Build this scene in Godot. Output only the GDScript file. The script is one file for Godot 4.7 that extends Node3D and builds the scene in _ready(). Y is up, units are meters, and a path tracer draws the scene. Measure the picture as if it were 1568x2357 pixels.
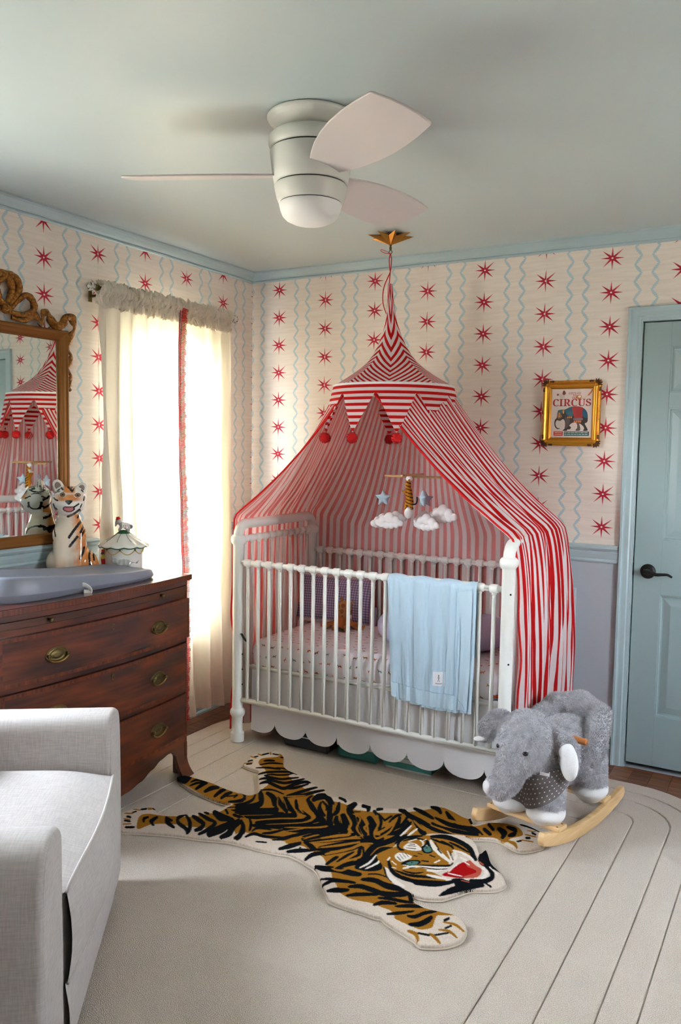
extends Node3D
# A nursery: circus-tent canopy over a white metal crib, tiger rug, bow-front dresser.
# The room: x runs along the back wall from the window wall (x = 0), z comes towards the viewer from the back wall (z = 0), y is up.

const ROOM_W := 3.75
const ROOM_D := 4.75
const ROOM_H := 2.44
const RUG_TOP := 0.012

var used := {}
var M := {}
var rng := RandomNumberGenerator.new()
var smooth_id := 0


func _ready() -> void:
	rng.seed = 7
	light_and_camera()
	make_materials()
	build_room()
	build_window_and_curtain()
	build_floor_rug()
	build_dresser()
	build_mirror()
	build_crib()
	build_canopy()
	build_chair()
	build_tiger_rug()
	build_elephant()
	build_fan()
	build_picture()
	build_bedding()
	build_mobile()
	build_dresser_top_things()
	build_small_things()


func light_and_camera() -> void:
	var cam := Camera3D.new()
	cam.name = "camera"
	cam.fov = 63.568
	cam.near = 0.05
	cam.far = 60.0
	cam.position = Vector3(2.853, 1.467, 3.921)
	cam.basis = Basis(Vector3.UP, deg_to_rad(29.847)) * Basis(Vector3.RIGHT, deg_to_rad(-4.551)) * Basis(Vector3.BACK, deg_to_rad(0.9046))
	add_child(cam)
	cam.current = true
	var sky_mat := ProceduralSkyMaterial.new()
	sky_mat.sky_top_color = Color(0.885, 0.935, 1.0)
	sky_mat.sky_horizon_color = Color(0.98, 0.985, 0.985)
	sky_mat.ground_bottom_color = Color(0.68, 0.66, 0.60)
	sky_mat.ground_horizon_color = Color(0.84, 0.82, 0.77)
	sky_mat.sky_energy_multiplier = 1.0
	sky_mat.ground_energy_multiplier = 0.8
	var sky := Sky.new()
	sky.sky_material = sky_mat
	var env := Environment.new()
	env.background_mode = Environment.BG_SKY
	env.sky = sky
	env.background_energy_multiplier = 11.0
	env.tonemap_mode = Environment.TONE_MAPPER_LINEAR
	env.tonemap_exposure = 7.2
	env.sdfgi_enabled = true
	env.ssao_enabled = true
	env.ssil_enabled = true
	var we := WorldEnvironment.new()
	we.name = "world"
	we.environment = env
	add_child(we)


# ---------------------------------------------------------------- naming and tagging
func numbered(n: String) -> String:
	if not used.has(n):
		used[n] = 0
		return n
	used[n] += 1
	return "%s_%03d" % [n, used[n]]


func tag(o: Node, label := "", category := "", group := "", kind := "") -> void:
	if label:
		o.set_meta("label", label)
	if category:
		o.set_meta("category", category)
	if group:
		o.set_meta("group", group)
	if kind:
		o.set_meta("kind", kind)


func thing(n: String, label: String, category: String, at := Vector3.ZERO, turn := 0.0, group := "") -> Node3D:
	var o := Node3D.new()
	o.name = numbered(n)
	o.position = at
	o.rotation.y = turn
	tag(o, label, category, group)
	add_child(o, true)
	return o


func part(n: String, mesh: Mesh, material: Material, parent: Node, xf := Transform3D(), label := "") -> MeshInstance3D:
	var o := MeshInstance3D.new()
	o.name = n
	o.mesh = mesh
	o.transform = xf
	if material:
		for s in mesh.get_surface_count():
			o.set_surface_override_material(s, material)
	if label:
		o.set_meta("label", label)
	parent.add_child(o, true)
	return o


func solo(n: String, mesh: Mesh, material: Material, label: String, category: String, xf := Transform3D(), group := "") -> MeshInstance3D:
	var o := part(numbered(n), mesh, material, self, xf)
	tag(o, label, category, group)
	return o


func struct(n: String, mesh: Mesh, material: Material, label := "") -> MeshInstance3D:
	var o := part(n, mesh, material, self)
	tag(o, label, "", "", "structure")
	return o


func copy_of(o: Node3D, label: String, at: Vector3, turn := 0.0) -> Node3D:
	var c: Node3D = o.duplicate()
	c.name = numbered(String(o.name).get_slice("_0", 0))
	add_child(c, true)
	c.position = at
	c.rotation.y = turn
	c.set_meta("label", label)
	return c


# ---------------------------------------------------------------- mesh helpers
func begin() -> SurfaceTool:
	var st := SurfaceTool.new()
	st.begin(Mesh.PRIMITIVE_TRIANGLES)
	st.set_smooth_group(-1)
	return st


func done(st: SurfaceTool) -> ArrayMesh:
	st.generate_normals()
	return st.commit()


func vtx(st: SurfaceTool, p: Vector3, uv := Vector2.ZERO) -> void:
	st.set_uv(uv)
	st.add_vertex(p)


# a, b, c, d run clockwise when seen from the front
func quad(st: SurfaceTool, a: Vector3, b: Vector3, c: Vector3, d: Vector3, ua := Vector2.ZERO, ub := Vector2.RIGHT, uc := Vector2.ONE, ud := Vector2.DOWN) -> void:
	vtx(st, a, ua)
	vtx(st, b, ub)
	vtx(st, c, uc)
	vtx(st, a, ua)
	vtx(st, c, uc)
	vtx(st, d, ud)


func tri(st: SurfaceTool, a: Vector3, b: Vector3, c: Vector3) -> void:
	vtx(st, a)
	vtx(st, b)
	vtx(st, c)


func smooth(st: SurfaceTool) -> void:
	smooth_id += 1
	st.set_smooth_group(smooth_id)


func flat(st: SurfaceTool) -> void:
	st.set_smooth_group(-1)


# a sheet of nu x nv quads; f(u, v) gives the point, uv is scaled by su, sv
func sheet(st: SurfaceTool, nu: int, nv: int, f: Callable, su := 1.0, sv := 1.0, flip := false) -> void:
	smooth(st)
	var pts: PackedVector3Array = []
	pts.resize((nu + 1) * (nv + 1))
	for j in nv + 1:
		for i in nu + 1:
			pts[j * (nu + 1) + i] = f.call(float(i) / nu, float(j) / nv)
	for j in nv:
		for i in nu:
			var a := j * (nu + 1) + i
			var b := a + nu + 1
			var u0 := su * i / nu
			var u1 := su * (i + 1) / nu
			var v0 := sv * j / nv
			var v1 := sv * (j + 1) / nv
			if flip:
				quad(st, pts[a], pts[b], pts[b + 1], pts[a + 1], Vector2(u0, v0), Vector2(u0, v1), Vector2(u1, v1), Vector2(u1, v0))
			else:
				quad(st, pts[a], pts[a + 1], pts[b + 1], pts[b], Vector2(u0, v0), Vector2(u1, v0), Vector2(u1, v1), Vector2(u0, v1))
	flat(st)


# a box with chamfered edges, centred on xf
func cbox(st: SurfaceTool, c: Vector3, s: Vector3, ch := 0.004, basis := Basis()) -> void:
	var h := s * 0.5
	ch = minf(ch, minf(h.x, minf(h.y, h.z)) * 0.95)
	flat(st)
	var P := func(x: float, y: float, z: float, which: int) -> Vector3:
		var q := Vector3(x * (h.x - (0.0 if which == 0 else ch)), y * (h.y - (0.0 if which == 1 else ch)), z * (h.z - (0.0 if which == 2 else ch)))
		return c + basis * q
	for s1 in [-1.0, 1.0]:
		var q: Array
		q = [P.call(s1, -1, -1, 0), P.call(s1, 1, -1, 0), P.call(s1, 1, 1, 0), P.call(s1, -1, 1, 0)]
		face(st, q, s1 > 0)
		q = [P.call(-1, s1, -1, 1), P.call(-1, s1, 1, 1), P.call(1, s1, 1, 1), P.call(1, s1, -1, 1)]
		face(st, q, s1 > 0)
		q = [P.call(-1, -1, s1, 2), P.call(1, -1, s1, 2), P.call(1, 1, s1, 2), P.call(-1, 1, s1, 2)]
		face(st, q, s1 > 0)
		for s2 in [-1.0, 1.0]:
			face(st, [P.call(s1, s2, -1, 0), P.call(s1, s2, -1, 1), P.call(s1, s2, 1, 1), P.call(s1, s2, 1, 0)], s1 * s2 > 0)
			face(st, [P.call(s1, -1, s2, 2), P.call(s1, -1, s2, 0), P.call(s1, 1, s2, 0), P.call(s1, 1, s2, 2)], s1 * s2 < 0)
			face(st, [P.call(-1, s1, s2, 1), P.call(-1, s1, s2, 2), P.call(1, s1, s2, 2), P.call(1, s1, s2, 1)], s1 * s2 < 0)
			for s3 in [-1.0, 1.0]:
				var t := [P.call(s1, s2, s3, 0), P.call(s1, s2, s3, 1), P.call(s1, s2, s3, 2)]
				if s1 * s2 * s3 > 0:
					tri(st, t[2], t[1], t[0])
				else:
					tri(st, t[0], t[1], t[2])


func face(st: SurfaceTool, q: Array, turn: bool) -> void:
	if turn:
		quad(st, q[3], q[2], q[1], q[0])
	else:
		quad(st, q[0], q[1], q[2], q[3])


func box_mesh(c: Vector3, s: Vector3, ch := 0.004) -> ArrayMesh:
	var st := begin()
	cbox(st, c, s, ch)
	return done(st)


# profile: (radius, height) from bottom to top
func lathe(st: SurfaceTool, xf: Transform3D, profile: Array, seg := 24, sharp := false) -> void:
	smooth(st)
	var along := 0.0
	for k in profile.size() - 1:
		var p: Vector2 = profile[k]
		var q: Vector2 = profile[k + 1]
		if sharp:
			smooth(st)
		var next := along + p.distance_to(q)
		for i in seg:
			var a := TAU * i / seg
			var b := TAU * (i + 1) / seg
			var p0 := xf * Vector3(p.x * cos(a), p.y, p.x * sin(a))
			var p1 := xf * Vector3(p.x * cos(b), p.y, p.x * sin(b))
			var q0 := xf * Vector3(q.x * cos(a), q.y, q.x * sin(a))
			var q1 := xf * Vector3(q.x * cos(b), q.y, q.x * sin(b))
			var u0 := float(i) / seg
			var u1 := float(i + 1) / seg
			if p.x < 1e-6:
				vtx(st, p0, Vector2(u0, along))
				vtx(st, q1, Vector2(u1, next))
				vtx(st, q0, Vector2(u0, next))
			elif q.x < 1e-6:
				vtx(st, p0, Vector2(u0, along))
				vtx(st, p1, Vector2(u1, along))
				vtx(st, q0, Vector2(u0, next))
			else:
				quad(st, p0, p1, q1, q0, Vector2(u0, along), Vector2(u1, along), Vector2(u1, next), Vector2(u0, next))
		along = next
	flat(st)


func lathe_mesh(profile: Array, seg := 24, xf := Transform3D(), sharp := false) -> ArrayMesh:
	var st := begin()
	lathe(st, xf, profile, seg, sharp)
	return done(st)


func upto(a: Vector3, b: Vector3) -> Transform3D:
	var y := (b - a).normalized()
	var x := y.cross(Vector3.FORWARD if absf(y.z) < 0.9 else Vector3.RIGHT).normalized()
	return Transform3D(Basis(x, y, x.cross(y)), a)


# tube along pts; r is a float or an array of radii, flatten squashes the section across "up"
func tube(st: SurfaceTool, pts: Array, r: Variant, seg := 10, closed := false, caps := true, flatten := 1.0, up := Vector3.ZERO) -> void:
	smooth(st)
	var n := pts.size()
	var rings := []
	var x := Vector3.ZERO
	for k in n:
		var d: Vector3
		if closed:
			d = (pts[(k + 1) % n] - pts[(k + n - 1) % n]).normalized()
		else:
			d = (pts[mini(k + 1, n - 1)] - pts[maxi(k - 1, 0)]).normalized()
		if up != Vector3.ZERO:
			x = up.cross(d).normalized()
		elif x == Vector3.ZERO:
			x = d.cross(Vector3.UP if absf(d.y) < 0.9 else Vector3.RIGHT).normalized()
		else:
			x = (x - d * x.dot(d)).normalized()
		var y := d.cross(x)
		var rad: float = r[k] if r is Array or r is PackedFloat32Array else r
		var ring := []
		for i in seg:
			var a := TAU * i / seg
			ring.append(pts[k] + x * cos(a) * rad + y * sin(a) * rad * flatten)
		rings.append(ring)
	for k in (n if closed else n - 1):
		var p: Array = rings[k]
		var q: Array = rings[(k + 1) % n]
		for i in seg:
			var j := (i + 1) % seg
			quad(st, p[i], q[i], q[j], p[j], Vector2(float(i) / seg, float(k) / n), Vector2(float(i) / seg, float(k + 1) / n), Vector2(float(i + 1) / seg, float(k + 1) / n), Vector2(float(i + 1) / seg, float(k) / n))
	if caps and not closed:
		for i in range(1, seg - 1):
			tri(st, rings[0][0], rings[0][i], rings[0][i + 1])
			tri(st, rings[n - 1][0], rings[n - 1][i + 1], rings[n - 1][i])
	flat(st)


func tube_mesh(pts: Array, r: Variant, seg := 10, closed := false, flatten := 1.0, up := Vector3.ZERO) -> ArrayMesh:
	var st := begin()
	tube(st, pts, r, seg, closed, true, flatten, up)
	return done(st)


# smooth curve through points
func curve(pts: Array, per := 6, closed := false) -> Array:
	var out := []
	var n := pts.size()
	for k in (n if closed else n - 1):
		var p0 = pts[(k - 1 + n) % n] if closed else pts[maxi(k - 1, 0)]
		var p1 = pts[k]
		var p2 = pts[(k + 1) % n]
		var p3 = pts[(k + 2) % n] if closed else pts[mini(k + 2, n - 1)]
		for i in per:
			var t := float(i) / per
			out.append(0.5 * (2.0 * p1 + (p2 - p0) * t + (2.0 * p0 - 5.0 * p1 + 4.0 * p2 - p3) * t * t + (3.0 * p1 - p0 - 3.0 * p2 + p3) * t * t * t))
	if not closed:
		out.append(pts[n - 1])
	return out


# outline (Vector2, y up) pushed from z = 0 to z = depth in xf, edges rounded by bevel in steps
func extrude(st: SurfaceTool, outline: Array, depth: float, xf := Transform3D(), bevel := 0.0, steps := 1) -> void:
	var poly := PackedVector2Array(outline)
	if not Geometry2D.is_polygon_clockwise(poly):
		poly.reverse()
	var n := poly.size()
	var normals: PackedVector2Array = []
	for i in n:
		var e := (poly[(i + 1) % n] - poly[i]).normalized()
		var f := (poly[i] - poly[(i + n - 1) % n]).normalized()
		var m := (Vector2(-e.y, e.x) + Vector2(-f.y, f.x))
		m = m.normalized() / maxf(0.5, sqrt(maxf(0.0, (1.0 + e.dot(f)) * 0.5)))
		normals.append(m)
	var rings := []   # [inset, z]
	if bevel > 0.0:
		for k in steps + 1:
			var a := PI / 2 * k / steps
			rings.append([bevel * (1.0 - sin(a)), bevel * (1.0 - cos(a))])
		for k in steps + 1:
			var a := PI / 2 * (steps - k) / steps
			rings.append([bevel * (1.0 - sin(a)), depth - bevel * (1.0 - cos(a))])
	else:
		rings = [[0.0, 0.0], [0.0, depth]]
	var P := func(i: int, r: Array) -> Vector3:
		# the outward normal of a clockwise outline lies on its left
		var q: Vector2 = poly[i % n] - normals[i % n] * r[0]
		return xf * Vector3(q.x, q.y, r[1])
	if bevel > 0.0:
		smooth(st)
	for k in rings.size() - 1:
		for i in n:
			quad(st, P.call(i, rings[k]), P.call(i + 1, rings[k]), P.call(i + 1, rings[k + 1]), P.call(i, rings[k + 1]))
	flat(st)
	var inner: PackedVector2Array = []
	for i in n:
		inner.append(poly[i] - normals[i] * rings[0][0])
	var idx := Geometry2D.triangulate_polygon(inner)
	if idx.is_empty():
		idx = Geometry2D.triangulate_polygon(poly)
	for t in idx.size() / 3:
		var a := inner[idx[3 * t]]
		var b := inner[idx[3 * t + 1]]
		var c := inner[idx[3 * t + 2]]
		if (b - a).cross(c - a) > 0.0:
			var w := b
			b = c
			c = w
		vtx(st, xf * Vector3(a.x, a.y, depth), a)
		vtx(st, xf * Vector3(b.x, b.y, depth), b)
		vtx(st, xf * Vector3(c.x, c.y, depth), c)
		vtx(st, xf * Vector3(a.x, a.y, 0.0), a)
		vtx(st, xf * Vector3(c.x, c.y, 0.0), c)
		vtx(st, xf * Vector3(b.x, b.y, 0.0), b)


func extrude_mesh(outline: Array, depth: float, xf := Transform3D(), bevel := 0.0, steps := 1) -> ArrayMesh:
	var st := begin()
	extrude(st, outline, depth, xf, bevel, steps)
	return done(st)


# a moulding: profile (Vector2: out from the wall, up) swept from a to b; out points away from the wall
func moulding(st: SurfaceTool, a: Vector3, b: Vector3, out: Vector3, profile: Array, cut_a := 0.0, cut_b := 0.0, up := Vector3.UP) -> void:
	var d := (b - a).normalized()
	var flipped := d.cross(up).dot(out) > 0.0
	for k in profile.size() - 1:
		var p: Vector2 = profile[k]
		var q: Vector2 = profile[k + 1]
		var pa := a + out * p.x + up * p.y + d * p.x * cut_a
		var pb := b + out * p.x + up * p.y - d * p.x * cut_b
		var qa := a + out * q.x + up * q.y + d * q.x * cut_a
		var qb := b + out * q.x + up * q.y - d * q.x * cut_b
		if flipped:
			quad(st, pa, qa, qb, pb)
		else:
			quad(st, pa, pb, qb, qa)


func ellipse(cx: float, cy: float, rx: float, ry: float, n := 24) -> Array:
	var o := []
	for i in n:
		o.append(Vector2(cx + rx * cos(TAU * i / n), cy + ry * sin(TAU * i / n)))
	return o


func ball(st: SurfaceTool, c: Vector3, r: Vector3, seg := 16, rows := 10, basis := Basis()) -> void:
	var prof := []
	for k in rows + 1:
		var a := -PI / 2 + PI * k / rows
		prof.append(Vector2(maxf(0.0, cos(a)) if k > 0 and k < rows else 0.0, sin(a)))
	lathe(st, Transform3D(basis * Basis.from_scale(r), c), prof, seg)


func ball_mesh(r: Vector3, seg := 16, rows := 10) -> ArrayMesh:
	var st := begin()
	ball(st, Vector3.ZERO, r, seg, rows)
	return done(st)


# ---------------------------------------------------------------- materials
func mat(n: String, c: Color, rough := 0.6, metal := 0.0, spec := 0.5) -> StandardMaterial3D:
	var m := StandardMaterial3D.new()
	m.resource_name = n
	m.albedo_color = c
	m.roughness = rough
	m.metallic = metal
	m.metallic_specular = spec
	M[n] = m
	return m


func noise_image(w: int, h: int, freq: float, seed_: int, oct := 3, sx := 1.0) -> Image:
	var f := FastNoiseLite.new()
	f.seed = seed_
	f.noise_type = FastNoiseLite.TYPE_SIMPLEX_SMOOTH
	f.frequency = freq
	f.fractal_octaves = oct
	if sx == 1.0:
		return f.get_seamless_image(w, h, false, false, 0.12)
	var im := f.get_seamless_image(maxi(8, int(w / sx)), h, false, false, 0.12)
	im.resize(w, h, Image.INTERPOLATE_CUBIC)
	return im


func tex(im: Image) -> ImageTexture:
	return ImageTexture.create_from_image(im)


func bump(m: StandardMaterial3D, im: Image, strength: float, tri_scale := 0.0) -> void:
	var nm := im.duplicate() as Image
	nm.convert(Image.FORMAT_RGBA8)
	nm.bump_map_to_normal_map(strength)
	m.normal_enabled = true
	m.normal_texture = tex(nm)
	m.normal_scale = 1.0
	if tri_scale > 0.0:
		m.uv1_triplanar = true
		m.uv1_scale = Vector3.ONE * tri_scale


# colour between two tones by a grey image
func tinted(im: Image, a: Color, b: Color, contrast := 1.0) -> Image:
	var g := im.duplicate() as Image
	g.convert(Image.FORMAT_L8)
	var src := g.get_data()
	var out := PackedByteArray()
	out.resize(src.size() * 3)
	var lut := PackedByteArray()
	lut.resize(768)
	for i in 256:
		var t := clampf((i / 255.0 - 0.5) * contrast + 0.5, 0.0, 1.0)
		var c := a.lerp(b, t)
		lut[i * 3] = int(c.r * 255.0)
		lut[i * 3 + 1] = int(c.g * 255.0)
		lut[i * 3 + 2] = int(c.b * 255.0)
	for i in src.size():
		var k := src[i] * 3
		out[i * 3] = lut[k]
		out[i * 3 + 1] = lut[k + 1]
		out[i * 3 + 2] = lut[k + 2]
	return Image.create_from_data(g.get_width(), g.get_height(), false, Image.FORMAT_RGB8, out)


func fill_poly(im: Image, poly: Array, c: Color) -> void:
	var n := poly.size()
	var lo := 1e9
	var hi := -1e9
	for p in poly:
		lo = minf(lo, p.y)
		hi = maxf(hi, p.y)
	var w := im.get_width()
	for y in range(maxi(0, int(floor(lo))), mini(im.get_height() - 1, int(ceil(hi))) + 1):
		var xs := []
		var fy := y + 0.5
		for i in n:
			var a: Vector2 = poly[i]
			var b: Vector2 = poly[(i + 1) % n]
			if (a.y <= fy) != (b.y <= fy):
				xs.append(a.x + (fy - a.y) / (b.y - a.y) * (b.x - a.x))
		xs.sort()
		for k in xs.size() / 2:
			var x0 := clampi(int(round(xs[2 * k])), 0, w)
			var x1 := clampi(int(round(xs[2 * k + 1])), 0, w)
			if x1 > x0:
				im.fill_rect(Rect2i(x0, y, x1 - x0, 1), c)


# a brush line with width
func stroke(im: Image, pts: Array, w: float, c: Color, taper := false) -> void:
	var left := []
	var right := []
	var n := pts.size()
	for i in n:
		var d: Vector2 = (pts[mini(i + 1, n - 1)] - pts[maxi(i - 1, 0)]).normalized()
		var q := Vector2(-d.y, d.x) * w * 0.5
		if taper:
			q *= sin(PI * (i + 0.35) / (n - 0.3))
		left.append(pts[i] + q)
		right.push_front(pts[i] - q)
	fill_poly(im, left + right, c)


func star_print(im: Image, at: Vector2, k: float) -> void:
	var deep := Color(0.72, 0.10, 0.20)
	var pale := Color(0.78, 0.33, 0.38)
	var tips := [[Vector2(0, -0.052), 0], [Vector2(0, 0.054), 0], [Vector2(0.054, 0.002), 1], [Vector2(-0.053, -0.002), 1], [Vector2(-0.045, -0.035), 1], [Vector2(0.043, 0.037), 1], [Vector2(0.047, -0.038), 0], [Vector2(-0.042, 0.039), 0]]
	for t in tips:
		var v: Vector2 = t[0]
		var side := Vector2(-v.y, v.x).normalized() * 0.0062
		if t[1] == 1:
			fill_poly(im, [at + (side * 1.1) * k, at + v * k, at - (side * 1.1) * k], deep)
		else:
			fill_poly(im, [at + side * k, at + v * 0.55 * k + side * 0.5 * k, at + v * k, at + v * 0.55 * k - side * 0.5 * k, at - side * k], pale)
			fill_poly(im, [at + side * k, at + v * 0.55 * k, at - side * k], deep)
	fill_poly(im, ellipse(at.x, at.y, 0.0095 * k, 0.0095 * k), deep)
	fill_poly(im, ellipse(at.x, at.y, 0.0046 * k, 0.0040 * k, 12), Color(0.92, 0.87, 0.82))


# grass-cloth wallpaper: two star columns 0.305 m apart and two pairs of zigzags; one image covers 0.61 x 0.918 m
func wallpaper_image() -> Image:
	var w := 976
	var h := 1468
	var k := 1600.0
	var fine := noise_image(w, h, 0.035, 3, 4, 14.0)
	var base := tinted(fine, Color(0.87, 0.82, 0.775), Color(0.93, 0.89, 0.85), 0.8)
	base.convert(Image.FORMAT_RGB8)
	# a few darker threads
	for i in 90:
		var p := Vector2i(rng.randi_range(0, w - 60), rng.randi_range(0, h - 3))
		base.fill_rect(Rect2i(p, Vector2i(rng.randi_range(14, 56), 1)), Color(0.83, 0.77, 0.71))
	var blue := Color(0.705, 0.785, 0.805)
	for pair in 2:
		var cx := (0.1525 + 0.305 * pair) * k
		for s in [-1.0, 1.0]:
			var x0: float = cx + s * 0.0375 * k
			var wave := 0.0765 * k
			var steps := 20
			var y := -wave
			while y < h + wave:
				var left := []
				var right := []
				for i in steps + 1:
					var t := float(i) / steps
					var yy := y + t * wave
					var zig := absf(t * 2.0 - 1.0) * 2.0 - 1.0
					var x: float = x0 - s * zig * 0.0135 * k
					var hw := (0.0048 + 0.0036 * (1.0 - absf(zig))) * k
					var tooth := 0.0026 * k * (1.0 if i % 2 == 0 else -1.0)
					left.append(Vector2(x - hw + tooth, yy))
					right.push_front(Vector2(x + hw + tooth, yy))
				fill_poly(base, left + right, blue)
				y += wave
	for r in range(-1, 8):
		star_print(base, Vector2(0.0 * k, (0.0 + 0.153 * r) * k), k)
		star_print(base, Vector2(0.61 * k, (0.0 + 0.153 * r) * k), k)
		star_print(base, Vector2(0.305 * k, (0.0765 + 0.153 * r) * k), k)
	return base


func wood_image(w: int, h: int, a: Color, b: Color, sd: int, stretch := 18.0) -> Image:
	var im := noise_image(w, h, 0.02, sd, 4, stretch)
	var im2 := noise_image(w, h, 0.16, sd + 1, 2, stretch * 2.5)
	im.convert(Image.FORMAT_L8)
	im2.convert(Image.FORMAT_L8)
	var p := im.get_data()
	var q := im2.get_data()
	for i in p.size():
		p[i] = int(clampf(p[i] * 0.72 + q[i] * 0.28, 0.0, 255.0))
	return tinted(Image.create_from_data(w, h, false, Image.FORMAT_L8, p), a, b, 1.5)


func weave_image(n: int) -> Image:
	var im := Image.create(n, n, false, Image.FORMAT_L8)
	var nz := noise_image(n, n, 0.04, 91, 3)
	nz.convert(Image.FORMAT_L8)
	var d := nz.get_data()
	var out := PackedByteArray()
	out.resize(n * n)
	for y in n:
		for x in n:
			var t := 0.5 + 0.25 * sin(TAU * x / 8.0) * (1.0 if (y / 4) % 2 == 0 else 0.4) + 0.25 * sin(TAU * y / 8.0) * (1.0 if (x / 4) % 2 == 0 else 0.4)
			out[y * n + x] = int(clampf(t * 190.0 + d[y * n + x] * 0.25, 0, 255))
	im = Image.create_from_data(n, n, false, Image.FORMAT_L8, out)
	return im


func make_materials() -> void:
	mat("ceiling_paint", Color(0.74, 0.785, 0.785), 0.40)
	mat("trim_paint", Color(0.665, 0.745, 0.765), 0.38)
	mat("wainscot_paint", Color(0.68, 0.705, 0.735), 0.5)
	mat("door_paint", Color(0.585, 0.665, 0.67), 0.42)
	mat("white_metal", Color(0.90, 0.90, 0.875), 0.35)
	mat("fan_white", Color(0.83, 0.83, 0.80), 0.42)
	mat("fan_glass", Color(0.93, 0.92, 0.91), 0.5)
	mat("black_gap", Color(0.03, 0.03, 0.03), 0.7)
	mat("black_metal", Color(0.045, 0.05, 0.05), 0.45, 0.3)
	mat("brass", Color(0.80, 0.58, 0.28), 0.28, 1.0)
	mat("old_brass", Color(0.42, 0.36, 0.22), 0.4, 0.9)
	mat("gilt", Color(0.50, 0.315, 0.115), 0.42, 0.5)
	mat("gilt_dark", Color(0.34, 0.20, 0.06), 0.5, 0.4)
	mat("white_cloth", Color(0.90, 0.89, 0.89), 0.9)
	mat("white_paint", Color(0.88, 0.88, 0.87), 0.4)
	mat("black_print", Color(0.04, 0.04, 0.04), 0.5)
	var wp := mat("wallpaper", Color(1, 1, 1), 0.85)
	wp.albedo_texture = tex(wallpaper_image())
	mat("wallpaper_seam", Color(0.90, 0.85, 0.80), 0.85)
	mat("trim_white", Color(0.93, 0.90, 0.88), 0.9)
	mat("red_yarn", Color(0.78, 0.05, 0.07), 0.85)
	mat("canvas", Color(0.80, 0.74, 0.66), 1.0)
	var pl := mat("plush", Color(1, 1, 1), 1.0, 0.0, 0.2)
	pl.vertex_color_use_as_albedo = true
	var fu := mat("fur", Color(1, 1, 1), 0.95, 0.0, 0.2)
	fu.vertex_color_use_as_albedo = true
	fu.cull_mode = BaseMaterial3D.CULL_DISABLED
	var fn := FastNoiseLite.new()
	fn.seed = 8
	fn.frequency = 1.0
	M["fur_noise"] = fn
	mat("fleece", Color(0.90, 0.89, 0.88), 1.0, 0.0, 0.2)
	bump(M.fleece, noise_image(256, 256, 0.12, 70, 3), 4.0, 9.0)
	mat("black_gloss", Color(0.02, 0.02, 0.02), 0.12)
	mat("birch_warm", Color(0.70, 0.42, 0.20), 0.45)
	mat("fan_blade", Color(0.80, 0.765, 0.755), 0.45)
	var gf := mat("gold_frame", Color(0.80, 0.56, 0.20), 0.30, 0.85)
	mat("poster_red", Color(0.66, 0.12, 0.11), 0.6)
	var dt := mat("dotted", Color(1, 1, 1), 0.95)
	var di := Image.create(512, 256, false, Image.FORMAT_RGB8)
	di.fill(Color(0.40, 0.375, 0.37))
	for j in 16:
		for i in 32:
			fill_poly(di, ellipse(i * 16.0 + (8.0 if j % 2 == 1 else 0.0) + 2.0, j * 16.0 + 6.0, 2.3, 2.5, 8), Color(0.88, 0.86, 0.85))
	dt.albedo_texture = tex(di)
	dt.cull_mode = BaseMaterial3D.CULL_DISABLED
	mat("felt_blue", Color(0.70, 0.78, 0.84), 1.0, 0.0, 0.2)
	mat("felt_lilac", Color(0.72, 0.71, 0.79), 1.0, 0.0, 0.2)
	mat("felt_white", Color(0.91, 0.89, 0.89), 1.0, 0.0, 0.2)
	mat("skirt_cloth", Color(0.90, 0.895, 0.905), 0.95)
	M.skirt_cloth.cull_mode = BaseMaterial3D.CULL_DISABLED
	var bk := mat("blue_knit", Color(0.70, 0.79, 0.85), 0.75)
	bk.cull_mode = BaseMaterial3D.CULL_DISABLED
	bk.rim_enabled = true
	bk.rim = 0.3
	var bs := mat("blue_satin", Color(0.73, 0.815, 0.865), 0.38)
	bs.cull_mode = BaseMaterial3D.CULL_DISABLED
	mat("blue_seam", Color(0.58, 0.71, 0.80), 0.8)
	var lb := mat("label_print", Color(1, 1, 1), 0.8)
	lb.albedo_texture = tex(label_image())
	lb.cull_mode = BaseMaterial3D.CULL_DISABLED
	var gg := mat("gingham", Color(1, 1, 1), 0.95)
	gg.albedo_texture = tex(gingham_image())
	gg.cull_mode = BaseMaterial3D.CULL_DISABLED
	mat("pink_cloth", Color(0.88, 0.76, 0.76), 0.95)
	M.pink_cloth.cull_mode = BaseMaterial3D.CULL_DISABLED
	mat("lavender", Color(0.76, 0.735, 0.84), 0.9)
	mat("giraffe_cloth", Color(0.66, 0.38, 0.19), 1.0)
	M.giraffe_cloth.cull_mode = BaseMaterial3D.CULL_DISABLED
	mat("bin_grey", Color(0.22, 0.25, 0.27), 0.3)
	mat("teal_pack", Color(0.20, 0.50, 0.47), 0.4)
	mat("teal_pale", Color(0.55, 0.70, 0.68), 0.5)
	mat("white_pack", Color(0.82, 0.84, 0.83), 0.4)
	var shp := mat("sheet_print", Color(1, 1, 1), 0.92)
	shp.albedo_texture = tex(sheet_image())
	mat("pad_foam", Color(0.50, 0.515, 0.565), 0.42)
	var gz := mat("glaze", Color(1, 1, 1), 0.12)
	gz.vertex_color_use_as_albedo = true
	gz.clearcoat_enabled = true
	gz.clearcoat = 0.5
	gz.clearcoat_roughness = 0.06
	mat("ear_glaze", Color(0.52, 0.46, 0.42), 0.15)
	mat("white_glaze", Color(0.87, 0.86, 0.83), 0.10)
	mat("green_glaze", Color(0.12, 0.33, 0.17), 0.12)
	mat("red_glaze", Color(0.76, 0.13, 0.07), 0.12)
	mat("yellow_glaze", Color(0.83, 0.70, 0.36), 0.15)
	mat("brown_glaze", Color(0.36, 0.16, 0.08), 0.15)
	mat("grey_knit", Color(0.54, 0.525, 0.52), 1.0)
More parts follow.
